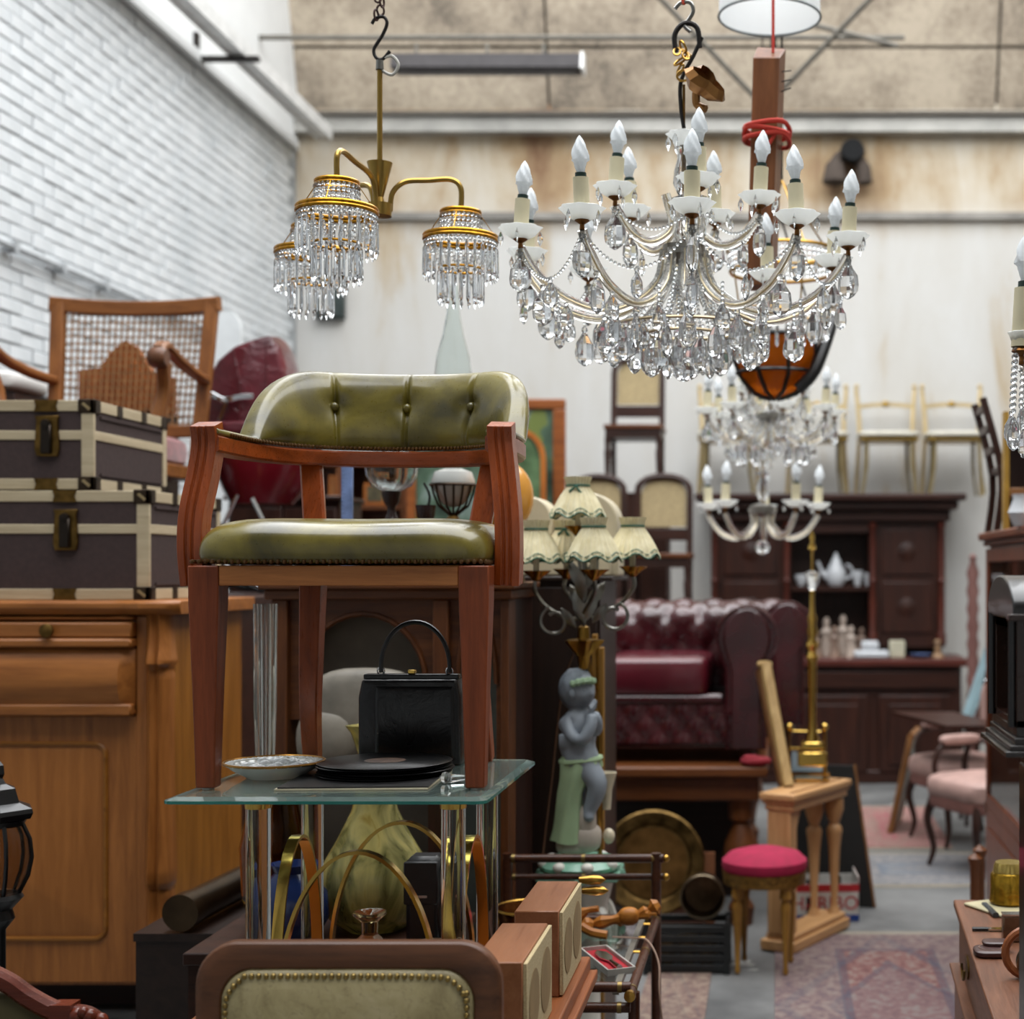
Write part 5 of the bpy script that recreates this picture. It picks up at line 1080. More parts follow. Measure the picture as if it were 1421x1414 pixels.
# ================================================================== pink stool, pale console, candelabrum
st = thing('round_stool', 'small round stool with raspberry velvet seat and gilded legs', 'stool', (X(1061, 5.95), 5.95, .0075))
GL = W('gilt')
part('seat', B().lathe([(0, .395), (.165, .395), (.172, .41), (.17, .435), (.14, .462), (.08, .478), (0, .482)], 36), plain('raspberry_velvet', '#980f3a', .85, 0, .12, 20), st)
part('seat_ring', B().lathe([(.12, .34), (.165, .345), (.17, .394), (.12, .394)], 36, wob=lambda a, i: .02*sin(16*a) if i == 1 else 0), plain('carved_gilt', '#7d5c27', .45, .6, .4, 60), st)
for k in range(4):
    a = pi/4+k*pi/2-.12; c, s_ = cos(a), sin(a)
    lg = part('leg', B().lathe([(0, .345), (.022, .345), (.024, .3), (.014, .29), (.02, .27), (.02, .25), (.012, .1), (.009, .03), (.012, .012), (.008, 0), (0, 0)], 12, (.135*c, .135*s_, 0)), GL, st)
BE = W('beech')
pa, pb = Vector((X(1097, 6.2), 6.2, 0)), Vector((X(1166, 6.62), 6.62, 0)); ang_ = atan2(pb.y-pa.y, pb.x-pa.x); LN = (pb-pa).length
cn_ = thing('console_table', 'small pale beech console with turned leg and stepped plinth', 'console table', pa+Vector((0, 0, .0075)), ang_)
HT = .66; dp = .13
part('top', B().bx(-.04, LN+.04, -.04, dp, HT-.03, HT), W('beech', 'x'), cn_, bev=.006); part('top_inlay', B().bx(.0, LN, -.005, .004, HT, HT+.004), W('oak', 'x'), cn_)
part('frieze', B().bx(-.025, LN+.025, -.025, dp-.02, HT-.075, HT-.03), W('beech', 'x'), cn_, bev=.008); part('moulding', B().bx(-.032, LN+.032, -.032, dp-.01, HT-.045, HT-.03), W('beech', 'x'), cn_, bev=.004)
part('plinth', B().bx(-.03, LN+.03, -.035, dp, 0, .045).bx(-.015, LN+.015, -.02, dp-.02, .045, .07), W('beech', 'x'), cn_, bev=.006)
for x, y in ((LN-.02, .02), (LN-.1, dp-.05)): part('leg', B().lathe([(0, .07), (.03, .07), (.022, .09), (.014, .11), (.026, .36), (.033, .42), (.036, .44), (.03, .455), (.02, .465), (.03, .49), (.042, .53), (.042, .575), (.025, .585), (0, .585)], 16, (x, y, 0)), BE, cn_)
part('leg', B().bx(-.02, .04, -.01, .05, .07, .585), BE, cn_, bev=.004); part('leg', B().bx(-.02, .04, dp-.09, dp-.03, .07, .585), BE, cn_, bev=.004)
part('leg_bracket', B().prism([(.04, .585), (.1, .585), (.075, .54), (.04, .47)], .0, .03), BE, cn_, bev=.003)
# gold-edged frame leaning on the console
a0, a1 = P(1093, 1095, 6.4), P(1061, 922, 6.6)
fo = thing('leaning_picture', 'pale gilt frame seen edge-on, leaning against the sofa arm', 'picture frame', a0)
v = a1-a0
part('side_rail', B().bar([Vector((0, 0, .008)), v*.35, v*.7, v], .075, .045, (1, .2, 0), ch=.006), wood('pale_gilt', '#b99a66', '#8f6f3f', 'z'), fo); part('back_board', B().bar([Vector((-.03, .03, .01)), v+Vector((-.03, .03, -.03))], .05, .012, (1, .2, 0)), W('oak'), fo)
part('corner', B().sq(tuple(v), (.035, .035, .016), .7, .7), wood('pale_gilt', '#b99a66', '#8f6f3f', 'x'), fo)
sc_ = solo('red_cloth', B().sq((0, 0, .02), (.07, .05, .02), .7, .8).sq((-.02, -.01, .035), (.04, .03, .014), .8, .8), plain('red_cloth', '#8f1f2c', .8), 'crumpled red cloth on the oak table by the sofa foot', 'cloth', (X(1055, 6.62)-.02, 6.615, TT+.0005))
# brass candelabrum / standing lamp on the console
DB = 6.58
bl = thing('brass_column_lamp', 'tall polished brass column lamp with crystal collar on the console', 'lamp', (X(1127, DB), DB, HT+.0125)); zb_ = lambda py: Z(py, DB)-HT-.0125
part('base', B().box((0, 0, zb_(1052)), (.13, .1, zb_(1042)-zb_(1062)), ch=.006).box((0, 0, zb_(1034)), (.1, .085, .035), ch=.006).box((0, 0, .005), (.15, .12, .009)), GOLD, bl)
part('column', B().lathe([(0, zb_(1030)), (.035, zb_(1028)), (.022, zb_(1015)), (.017, zb_(1000)), (.02, zb_(920)), (.028, zb_(912)), (.018, zb_(904)), (.03, zb_(895)), (.018, zb_(886)), (.026, zb_(876)), (.016, zb_(868)), (.022, zb_(858)), (.012, zb_(850)), (.01, zb_(820)), (0, zb_(818))], 20), GOLD, bl)
part('crystal_collar', B().lathe([(0, zb_(820)), (.014, zb_(818)), (.03, zb_(800)), (.032, zb_(795)), (.012, zb_(792)), (0, zb_(792))], 10), CRYST, bl, flat=True)
part('spindle', B().lathe([(0, zb_(792)), (.006, zb_(792)), (.006, zb_(764)), (.02, zb_(762)), (.008, zb_(752)), (.012, zb_(745)), (0, zb_(735))], 12), GOLD, bl)
bf = thing('brass_fender', 'low polished brass letter rack beside the column lamp', 'letter rack', (X(1112, 6.5)+.01, 6.74, HT+.008))
part('frame', B().tube([(-.06, 0, .0), (-.06, 0, .2), (.1, 0, .2), (.1, 0, 0)], .009, 8).tube([(-.06, 0, .12), (.1, 0, .12)], .008, 8).bx(-.08, .12, -.03, .03, 0, .014), GOLD, bf); part('finial', B().sph((.1, 0, .22), .018, 12, 8), GOLD, bf); part('finial', B().sph((-.06, 0, .22), .018, 12, 8), GOLD, bf); part('plaque', B().bx(-.05, .09, -.004, .004, .02, .11), plain('pale_blue_tile', '#a9c0cc', .2), bf)
# sweets carton and leaning boards under the console
bx_ = thing('sweet_carton', 'open red, white and blue cardboard sweet carton under the console', 'carton', (X(1142, 6.85), 6.88, .001), .05)
WC = plain('carton_white', '#c9c6c0', .7); RC = plain('carton_red', '#b3222a', .6); BC = plain('carton_blue', '#1f3f86', .6)
hw_, hd_ = .155, .12
part('front', B().bx(-hw_, hw_, -hd_, -hd_+.004, 0, .17), WC, bx_); part('rear', B().bx(-hw_, hw_, hd_-.004, hd_, 0, .17), WC, bx_); part('side', B().bx(-hw_, -hw_+.004, -hd_, hd_, 0, .17), WC, bx_); part('side', B().bx(hw_-.004, hw_, -hd_, hd_, 0, .2), WC, bx_); part('bottom', B().bx(-hw_, hw_, -hd_, hd_, 0, .004), WC, bx_)
part('red_band', B().bx(-hw_-.001, hw_+.001, -hd_-.001, -hd_, .135, .17).bx(hw_, hw_+.001, -hd_, hd_, .13, .2), RC, bx_); part('blue_band', B().bx(-hw_-.001, hw_+.001, -hd_-.001, -hd_, .0, .03).bx(hw_, hw_+.001, -hd_, hd_, 0, .03), BC, bx_)
fc_ = bpy.data.curves.new('lettering', 'FONT'); fc_.body = 'HARIBO'; fc_.size = .085; fc_.align_x = 'CENTER'; fc_.extrude = .0006; fc_.materials.append(RC)
tmp_ = bpy.data.objects.new('tmp', fc_); COL.objects.link(tmp_); bpy.context.view_layer.update(); lm_ = bpy.data.meshes.new_from_object(tmp_); bpy.data.objects.remove(tmp_)
fo_ = bpy.data.objects.new('lettering', lm_); COL.objects.link(fo_); fo_.parent = bx_; fo_.location = (0, -hd_-.0016, .055); fo_.rotation_euler = (pi/2, 0, 0); fo_['label'] = 'red printed capital lettering'
for k in range(4): solo('dark_bottle', B().lathe([(0, 0), (.025, 0), (.027, .1), (.012, .14), (.01, .18), (0, .182)], 14), RUBBER, ['dark bottle at the left front of the sweet carton', 'dark bottle at the right front of the sweet carton', 'dark bottle at the left rear of the sweet carton', 'dark bottle at the right rear of the sweet carton'][k], 'bottle', (bx_.location.x+(-.07, .06, -.05, .075)[k], 6.83+(-.05, -.04, .05, .05)[k], .006), group='bottles in the carton')
ldb = thing('leaning_board', 'tall dark panel leaning against the back of the console', 'panel', (X(1204, 7.02), 7.08, 0))  # leaning board, made wider as dark fill shading the gap between console legs
q_ = [(-.33, .03, .003), (.03, -.05, .003), (-.06, .06, .66), (-.36, .12, .66)]
part('panel', B().loft([[Vector(p) for p in q_], [Vector(p)+Vector((.004, .02, 0)) for p in q_]]), plain('black_board', '#15120f', .8), ldb); part('edge', B().bar([(.035, -.04, .004), (-.055, .07, .665)], .012, .03, (0, -1, 0)), W('oak'), ldb)
# ================================================================== back: carved sideboard
DH = 11.1
sd_ = thing('carved_sideboard', 'large dark carved sideboard with open display shelves along the back wall', 'sideboard', (X(1158, DH), DH, 0)); xs = lambda px: X(px, DH)-X(1158, DH); zs = lambda py: Z(py, DH)
HU, HUX = W('hutch'), W('hutch', 'x')
part('lower_body', B().bx(xs(970), xs(1335), .05, .6, .08, zs(925)), HU, sd_); part('plinth', B().bx(xs(966), xs(1338), .02, .6, 0, .1), HUX, sd_, bev=.01)
part('counter', B().bx(xs(965), xs(1343), -.02, .62, zs(925), zs(914)), wood('counter_red', '#5e2a20', '#3b1610', 'x'), sd_, bev=.01)
for a, e in ((985, 1090), (1105, 1205), (1220, 1320)):
    dr_ = part('door', B().bx(xs(a), xs(e), .02, .05, zs(1075), zs(965)), HU, sd_, bev=.008); part('panel', B().bx(xs(a+14), xs(e-14), .008, .019, zs(1062), zs(978)), HU, dr_, bev=.008)
part('frieze', B().bx(xs(975), xs(1330), .01, .05, zs(955), zs(932)), HUX, sd_, bev=.006)
# upper hutch: side cupboards, shelf bay, cornice
part('rear_panel', B().bx(xs(985), xs(1318), .55, .6, zs(914), zs(690)), W('dark'), sd_)
for a, e in ((985, 1098), (1208, 1316)):
    cb = part('cupboard', B().bx(xs(a), xs(e), .22, .55, zs(900), zs(720)), HU, sd_)
    for y0, y1 in ((733, 798), (808, 880)):
        p_ = part('door_panel', B().bx(xs(a+18), xs(e-18), .205, .219, zs(y1), zs(y0)), HU, cb, bev=.008); part('boss', B().lathe([(0, .19), (.04, .195), (.075, .204)], 18, ((xs(a)+xs(e))/2, 0, (zs(y0)+zs(y1))/2), 'y'), HU, cb)
    for px in (a+5, e-6): part('turned_column', B().lathe([(0, zs(896)), (.035, zs(896)), (.035, zs(882)), (.02, zs(876)), (.028, zs(840)), (.018, zs(812)), (.03, zs(806)), (.018, zs(800)), (.026, zs(760)), (.018, zs(736)), (.035, zs(728)), (0, zs(722))], 12, (xs(px), .17, 0)), wood('column_red', '#552519', '#32120b', 'z'), sd_)
part('shelf', B().bx(xs(1098), xs(1208), .2, .55, zs(820), zs(814)), HUX, sd_); part('arch_frieze', B().bx(xs(1090), xs(1215), .2, .24, zs(738), zs(722)), HUX, sd_)
part('cornice', B().bx(xs(980), xs(1322), .15, .6, zs(722), zs(706)).bx(xs(972), xs(1332), .08, .62, zs(706), zs(694)).bx(xs(964), xs(1342), .02, .64, zs(694), zs(684)), HUX, sd_, bev=.012)
CT = zs(914)+.0005; SH = zs(814)+.0005
def ornament(nm, lb, cat, px, y, z, prof, m, wob=None, n=20, grp=None): return solo(nm, B().lathe(prof, n, wob=wob), m, lb, cat, (X(px, y), y, z), group=grp)
WP = plain('white_china', '#c9ccd0', .2, 0, .05)
ew = thing('china_ewer', 'white china coffee pot on the sideboard shelf', 'coffee pot', (X(1160, 11.4), 11.4, SH)); part('body', B().lathe([(0, 0), (.05, 0), (.08, .05), (.075, .12), (.04, .18), (.035, .2), (.02, .22), (.012, .25), (0, .26)], 20), WP, ew); part('spout', B().tube(cr([(-.07, 0, .06), (-.11, 0, .12), (-.14, 0, .19)], 4), [.02]*4+[.012]*5, 8), WP, ew); part('handle', B().tube(arc((.07, 0, .11), .055, -80, 80, 10, 'xz'), .01, 8), WP, ew)
for k, (px, h, r) in enumerate(((1112, .09, .05), (1130, .1, .04), (1190, .12, .04), (1203, .1, .02))):
    ornament('china_cup', ['wide pale china cup at the shelf\'s left end', 'small pale china jug left of the white coffee pot', 'pale china jug right of the white coffee pot', 'small pinkish china cup at the shelf\'s right end'][k], 'cup', px, 11.38, SH, [(0, 0), (r*.5, 0), (r, h*.6), (r*1.05, h), (r*.95, h), (r*.8, h*.5), (0, .01)], WP, grp='china on the sideboard shelf')
TN = plain('tan_ceramic', '#8a7263', .5, 0, .3, 8); PK = plain('pale_figurine', '#b3a295', .4, 0, .2, 8)
for k, (px, h, r, m, y) in enumerate(((1133, .2, .045, TN, 11.28), (1147, .3, .055, PK, 11.42), (1158, .24, .045, TN, 11.25), (1170, .32, .055, PK, 11.42), (1181, .24, .05, PK, 11.26), (1196, .22, .05, TN, 11.4))):
    ornament('figurine', ['squat tan figurine at the left of the counter group', 'tall pale figurine behind the squat tan one', 'slim tan figurine in the middle of the counter group', 'tallest pale figurine of the counter group', 'pale figurine near the right of the counter group', 'broad tan figurine at the right end of the counter group'][k], 'figurine', px, y, CT, [(0, 0), (r, 0), (r*.9, h*.2), (r*.6, h*.45), (r*.85, h*.62), (r*.35, h*.74), (r*.5, h*.87), (r*.3, h*.97), (0, h)], m, wob=lambda a, i: .12*sin(3*a+i), grp='figurines on the sideboard')
td_ = thing('white_tureen', 'white china box with lid on the sideboard counter', 'tureen', (X(1209, 11.16), 11.17, CT)); part('dish', B().box((0, 0, .03), (.26, .16, .058), ch=.015), WP, td_); part('lid', B().box((-.01, 0, .095), (.13, .1, .07), ch=.015), WP, td_)
solo('cream_card_box', B().box((0, 0, .065), (.115, .08, .13), ch=.006).box((0, -.041, .065), (.08, .003, .09)), plain('cream_box', '#c2bda6', .5), 'small upright cream box on the sideboard counter', 'box', (X(1245, 11.2), 11.22, CT))
ornament('wooden_figure', 'little pale wooden chess-like figure near the counter\'s right end', 'figurine', 1301, 11.2, CT, [(0, 0), (.05, 0), (.045, .02), (.02, .04), (.025, .08), (.015, .1), (.03, .115), (.02, .135), (0, .14)], plain('pale_wood_fig', '#8a6a4a', .5))
solo('blue_dish', B().lathe([(0, 0), (.05, 0), (.09, .03), (.085, .03), (.05, .008), (0, .008)], 20), plain('blue_dish', '#5a6a92', .3), 'low bluish dish on the sideboard counter', 'dish', (X(1278, 11.15), 11.18, CT))
# gilded chairs on top of the sideboard
TPZ = zs(684)+.0005
GC = plain('pale_gold_metal', '#c9b283', .35, .5, .1, 10); IV = plain('ivory_seat', '#d8d3c4', .5)
def gchair(label, px, first=None, y=11.4, rz=0):
    if first: return copy_tree(first, None, label, (X(px, y), y, TPZ), rz)
    g = thing('gilt_chair', label, 'chair', (X(px, y), y, TPZ), rz, 'gilded chairs on the sideboard'); k = .2
    part('seat', B().sq((0, 0, .455), (.235, .2, .025), .5, .35), IV, g); part('seat_rail', B().bx(-.22, .22, -.18, .18, .40, .43, ch=.008), plain('gilt_rail', '#a58641', .3, .8), g)
    for sx in (-1, 1):
        part('leg', B().tube(cr([(sx*.17, -.15, .41), (sx*.175, -.16, .2), (sx*.205, -.175, 0)], 4), [.015]*5+[.011]*4, 8), plain('dark_gilt', '#8a7a55', .4, .4), g); part('leg', B().tube(cr([(sx*.16, .16, .41), (sx*.165, .17, .2), (sx*.19, .185, 0)], 4), [.015]*5+[.011]*4, 8), MATS['dark_gilt'], g)
        part('back_post', B().tube(cr([(sx*.235, .21, 0), (sx*.21, .18, .42), (sx*.21, .2, .6), (sx*.23, .24, .84)], 4), .017, 8), GC, g); part('post_finial', B().sph((sx*.226, .242, .86), .02, 10, 6), GC, g)
    part('back_rail', B().bar([(-.21, .21, .7), (-.1, .225, .715), (0, .23, .72), (.1, .225, .715), (.21, .21, .7)], .03, .016, (0, -1, 0)), GC, g); part('back_boss', B().sph((0, .22, .72), .026, 10, 6, (1.2, .6, 1)), plain('gilt_rail', '#a58641', .3, .8), g)
    return g
g0_ = gchair('gilded chair with ivory seat, right beside the dark ladder-back chair', 1325)
gchair('gilded chair with ivory seat, second from the dark ladder-back chair', 1232, g0_)
gchair('gilded chair with ivory seat, third along, half behind the chandelier', 1135, g0_)
gchair('gilded chair with ivory seat, farthest along, behind the chandelier', 1010, g0_)
# cane chairs stacked left of the sideboard, on a dark chest
DW = 9.5
dch = thing('dark_chest', 'dark chest behind the sofas carrying the cane-backed chairs', 'chest', (X(875, DW), DW+.1, 0)); part('body', B().bx(-.45, .38, -.3, .3, 0, 1.2), W('dark', 'x'), dch); part('lid', B().bx(-.47, .40, -.32, .32, 1.201, 1.24), W('dark', 'x'), dch, bev=.004)
def cchair(label, loc, first=None, rz=0):
    if first: return copy_tree(first, None, label, loc, rz)
    c = thing('cane_back_chair', label, 'chair', loc, rz, 'dark cane-backed chairs'); DK_ = W('dark'); hw = .17
    ol = [(-hw, .46)]+[(-hw, .86)]+[(-hw*cos(radians(a))*(1.0 if a not in (30, 150) else .98), .86+.11*sin(radians(a))**.7) for a in (15, 30, 50, 70, 90, 110, 130, 150, 165)]+[(hw, .86), (hw, .46)]
    part('back_frame', B().tube([(x, .17+.1*(z-.46), z) for x, z in ol], .022, 8), DK_, c)
    il = [(x*.86, z-.015) for x, z in ol if z > .6]; il = [(il[0][0], .64)]+il+[(il[-1][0], .64)]
    part('cane_panel', B().loft([[(x, .185+.1*(z-.46)-.004, z) for x, z in il], [(x, .185+.1*(z-.46)+.004, z) for x, z in il]]), plain('cane_flat', '#a89670', .8, 0, .15, 60), c)
    part('cross_rail', B().bx(-hw, hw, .17, .2, .55, .63), W('dark', 'x'), c, bev=.005)
    part('seat', B().bx(-.2, .2, -.2, .19, .435, .465), W('redbrown', 'x'), c, bev=.006); part('seat_rail', B().bx(-.19, .19, -.19, .18, .375, .435), W('dark', 'x'), c)
    for sx in (-1, 1):
        part('leg', B().lathe([(0, .375), (.022, .375), (.018, .3), (.024, .28), (.016, .1), (.02, 0), (0, 0)], 10, (sx*.175, -.17, 0)), DK_, c); part('leg', B().bar([(sx*.17, .17, 0), (sx*.17, .17, .46)], .034, .034, (0, 1, 0)), DK_, c)
    return c
zt_ = 1.2405
c1 = cchair('dark cane-backed chair standing lower right of the stack', (X(916, 9.35), 9.45, zt_+.0))
c2 = cchair('dark cane-backed chair lower left, behind the cherub lamp', (X(822, 9.4), 9.5, zt_), c1)
blk = thing('stand_block', 'dark box holding up the topmost cane-backed chair', 'box', (X(878, 10.2), 10.3, 0)); h_ = Z(683, 10.1)-.002; part('body', B().bx(-.24, .24, -.2, .19, 0, h_-.02), W('dark'), blk); part('top', B().bx(-.25, .25, -.205, .195, h_-.0195, h_), W('dark', 'x'), blk)
c3 = cchair('topmost dark cane-backed chair silhouetted against the pale wall', (X(880, 10.2), 10.3, h_+.0005), c1)
# paintings left of the chairs
pc_ = thing('large_painting', 'large green landscape painting in an orange-brown frame', 'painting', (X(680, 9.2), 9.2, 0)); zp2 = lambda py: Z(py, 9.2); xp2 = lambda px: X(px, 9.2)-X(680, 9.2)
t_ = NT('murky_landscape'); v = t_.co(); f = t_.noise(v, 3.5, 6, .6, .6); q = t_.xyz(v)
t_.set(Base_Color=t_.mix(t_.ma('GREATER_THAN', t_.noise(v, 5, 3), .62), t_.ramp(f, [(.35, '#26352c'), (.5, '#4d6450'), (.62, '#7d8d86')]), '#6d7a3e'), Roughness=.4)
part('canvas', B().bx(xp2(575), xp2(768), -.01, .01, zp2(740), zp2(568)), t_.m, pc_)
fm = wood('orange_frame', '#9a5a2b', '#70391a', 'x', .4)
part('frame_top', B().bx(xp2(565), xp2(785), -.03, .02, zp2(568), zp2(554)), fm, pc_, bev=.008); part('frame_side', B().bx(xp2(768), xp2(785), -.03, .02, zp2(745), zp2(568)), fm, pc_, bev=.008); part('frame_side', B().bx(xp2(565), xp2(578), -.03, .02, zp2(745), zp2(568)), fm, pc_, bev=.008); part('easel_leg', B().bx(xp2(610), xp2(618), .021, .05, 0, zp2(700)).bx(xp2(740), xp2(748), .021, .05, 0, zp2(700)), W('dark'), pc_)
sp_ = thing('arched_frame_mirror', 'small arched orange-framed mirror in front of the landscape', 'mirror', (X(722, 9.02), 9.02, 0)); x2 = lambda px: X(px, 9.02)-X(722, 9.02); z2 = lambda py: Z(py, 9.02)
arcp = [(x2(690), 0, z2(760)), (x2(690), 0, z2(650))]+[(x2(722)+(x2(754)-x2(722))*-cos(radians(a)), 0, z2(640)+(z2(598)-z2(640))*sin(radians(a))) for a in range(0, 181, 15)]+[(x2(754), 0, z2(650)), (x2(754), 0, z2(760))]
part('frame', B().bar(arcp, .03, .03, (0, -1, 0)), wood('orange_pine', '#c0732f', '#8f4d1c', 'z'), sp_); part('mirror', B().prism([(p[0]*.92, p[2]) for p in arcp], .005, .012), plain('greenish_mirror', '#5f7a55', .15, 0, .5, 5), sp_); part('stand', B().bx(-.05, .05, -.012, .012, 0, z2(760)), W('oak'), sp_)
shf = thing('open_shelf', 'brown bookcase with orange framed pictures seen beneath the chair back', 'bookcase', (X(540, 9.5), 9.5, 0)); x3 = lambda px: X(px, 9.5)-X(540, 9.5); z3 = lambda py: Z(py, 9.5)
part('back_panel', B().bx(x3(400), x3(680), .28, .3, 0, z3(640)), W('redbrown'), shf)
for a in (400, 470, 560, 680): part('upright', B().bx(x3(a)-.015, x3(a)+.015, 0, .28, 0, z3(640)), W('table'), shf)
for y in (640, 700, 770): part('shelf', B().bx(x3(400), x3(680), -.005, .28, z3(y)-.03, z3(y)), W('table', 'x'), shf)
for px, py, w_, h_, m, lb in ((462, 698, .05, .19, 'orange_pine_z', 'narrow orange frame on the bookcase by the blue ruler'), (520, 698, .14, .14, 'orange_pine_z', 'small square orange frame on the bookcase shelf'), (610, 698, .2, .15, 'murky_landscape', 'little green flower picture on the bookcase shelf')):
    o = solo('small_picture', B().bx(-w_/2, w_/2, -.01, .01, 0, h_), MATS[m], lb, 'picture', (X(px, 9.55), 9.56, z3(700)+.0005)); part('picture', B().bx(-w_/2+.02, w_/2-.02, -.014, -.0105, .02, h_-.02), plain('dull_picture', '#5a5238', .5, 0, .6, 10), o)
# ================================================================== right: pink chairs, tall cabinet, clock, chest of drawers
PKU = plain('faded_pink_silk', '#b08f86', .55, 0, .15, 9); 
def pchair(label, loc, rz, first=None):
    if first: return copy_tree(first, None, label, loc, rz)
    c = thing('parlour_chair', label, 'chair', loc, rz, 'pink upholstered parlour chairs'); DK_ = W('dark')
    part('seat', B().sq((0, 0, .43), (.27, .26, .075), .5, .45), PKU, c); part('seat_rail', B().sq((0, 0, .365), (.265, .255, .05), .3, .5), plain('pink_fringe', '#7d544c', .7), c)
    for sx in (-1, 1):
        part('leg', B().tube(cr([(sx*.2, -.2, .36), (sx*.225, -.225, .25), (sx*.2, -.2, .1), (sx*.21, -.225, 0)], 5), [.028-.0011*i for i in range(16)], 8), DK_, c); part('leg', B().tube(cr([(sx*.19, .2, .36), (sx*.2, .23, .2), (sx*.2, .27, 0)], 5), .019, 8), DK_, c)
        part('arm_pad', B().sq((sx*.27, .02, .66), (.035, .13, .028), .6, .6), PKU, c); part('arm', B().tube(cr([(sx*.255, -.12, .4), (sx*.28, -.14, .52), (sx*.28, -.08, .63), (sx*.27, .08, .635), (sx*.23, .22, .66)], 5), .017, 8), DK_, c)
        part('back_post', B().tube(cr([(sx*.2, .22, .4), (sx*.22, .27, .7), (sx*.2, .32, .98)], 4), .02, 8), DK_, c)
    part('back_pad', B().sq((0, .265, .72), (.19, .035, .2), .5, .5), PKU, c); part('crest_rail', B().tube(cr([(-.2, .32, .98), (-.1, .33, 1.02), (0, .33, 1.04), (.1, .33, 1.02), (.2, .32, .98)], 4), .024, 8), DK_, c); return c
p1 = pchair('pink silk parlour armchair nearest the tall cabinet', (1.13, 7.95, .0078), radians(-62))
p2 = pchair('pink silk parlour armchair behind, with a dark board across it', (1.10, 8.78, .0078), radians(-66), p1)
solo('dark_board', B().box((0, 0, 0), (.44, .55, .02), rot=(.06, .05, .5)), W('hutch', 'x'), 'dark wooden board laid slantwise across the rear pink chair', 'board', (X(1318, 8.6), 8.62, .73))
pf_ = thing('leaning_picture', 'gilt-framed picture on the floor leaning by the pink chairs', 'picture', (X(1248, 9.3), 9.3, .0078)); q0, q1 = Vector((X(1240, 9.0)-X(1248, 9.3), -.3, .0)), Vector((0, 0, 0))
for a, e, nm in (((-.08, -.3, .0), (.05, -.24, .58), 'frame_side'), ((-.0, .1, .0), (.13, .16, .58), 'frame_side'), ((.05, -.24, .57), (.13, .16, .57), 'frame_top'), ((-.08, -.3, .02), (0, .1, .02), 'frame_bottom')): part(nm, B().bar([a, e], .05, .035, (1, 0, -.3), ch=.006), W('oak'), pf_)
part('picture', B().loft([[Vector(p)+Vector((o, 0, 0)) for p in ((-.07, -.29, .02), (0, .1, .02), (.13, .15, .56), (.05, -.24, .56))] for o in (.0, .012)]), plain('pale_sketch', '#8f948c', .5, 0, .4, 6), pf_)
bp_ = solo('blue_print', B().loft([[(x+.15*k, y, z) for x, y, z in ((0, 0, .45*k), (.0, .3, .45*k), (.03, .3, .45*k), (.03, 0, .45*k))] for k in (0, 1)]), plain('pale_blue_print', '#93b0b8', .5, 0, .25, 6), 'pale blue picture leaning behind the pink armchairs', 'picture', (X(1338, 9.4), 9.25, .652)); 
bst = thing('plant_stand', 'dark stand behind the pink chairs holding the blue picture', 'stand', (X(1340, 9.4)+.03, 9.42, 0)); part('top', B().bx(-.06, .2, -.18, .18, .612, .65), W('dark', 'x'), bst)
for sx in (-.04, .16):
    for sy in (-.14, .14): part('leg', B().bx(sx-.012, sx+.012, sy-.012, sy+.012, 0, .612), W('dark'), bst)
tcz = Z(740, 6.69)
tc = thing('glazed_cabinet', 'tall mahogany display cabinet with glazed door along the right side', 'cabinet', (.95, 6.05, 0)); GD = wood('cabinet_mahogany', '#7a3f22', '#4f2311', 'z', .35)
part('carcass', B().bx(.02, .45, -.6, .64, 0, tcz-.06), GD, tc); part('cornice', B().bx(-.03, .46, -.63, .67, tcz-.035, tcz).bx(-.01, .455, -.615, .655, tcz-.06, tcz-.035), wood('cabinet_mahogany', '#7a3f22', '#4f2311', 'y', .35), tc, bev=.008)
dg = part('door', B().bx(0, .02, -.6, .64, .05, .54).bx(0, .02, .58, .64, .54, tcz-.07).bx(0, .02, -.6, -.54, .54, tcz-.07).bx(0, .02, -.54, .58, tcz-.13, tcz-.07).bx(0, .02, -.54, .58, .54, .6), GD, tc, bev=.004)
part('pane', B().bx(.008, .012, -.54, .58, .6, tcz-.13), glass('cabinet_glass', '#c8c4bc', .01, 1.2), dg); part('key', B().sph((-.012, .56, Z(945, 6.6)), .009, 8, 5), CHROME, dg); part('panel', B().bx(-.006, -.0005, -.5, .54, .12, .46), GD, dg, bev=.006)
part('hinge', B().bx(-.004, .0, .635, .642, .5, .56), STEEL, tc)
# column of glass and turned wood beyond the cabinet
gx_ = 8.1
solo('barley_post', B().lathe([(0, .0), (.09, 0), (.08, .06), (.03, .1)]+[(.032+.014*(k % 2), .15+.062*k) for k in range(24)]+[(.02, 1.66), (.03, 1.69), (0, 1.72)], 14), wood('pinkish_post', '#86605a', '#5b3c36', 'z'), 'tall turned wooden post beyond the display cabinet', 'post', (X(1350, 10.4), 10.4, .001))
# dark ladder-back chair and gold frame on the cabinet
ck = thing('ladderback_chair', 'dark slender chair standing on the display cabinet', 'chair', (X(1376, 6.5)+.14, 6.48, tcz+.0005), radians(90))
DKW = W('dark')
for sx in (-1, 1):
    part('back_post', B().bar(cr([(sx*.13, .14, 0), (sx*.13, .12, .25), (sx*.13, .2, .57)], 4), .03, .028, (0, -1, 0)), DKW, ck); part('leg', B().bar([(sx*.13, -.14, 0), (sx*.12, -.13, .25)], .026, .026, (0, -1, 0)), DKW, ck)
for z, y in ((.35, .15), (.44, .172), (.53, .19)): part('slat', B().bx(-.12, .12, y-.008, y+.008, z-.018, z+.018), DKW, ck, bev=.003)
part('seat', B().bx(-.15, .15, -.16, .13, .25, .28), DKW, ck, bev=.004)
gs = thing('gold_bracket_shelf', 'small wooden wall shelf with a gilt side at the right edge', 'shelf', (X(1412, 6.0), 6.0, tcz+.0005)); z6 = lambda py: Z(py, 6.0)-tcz
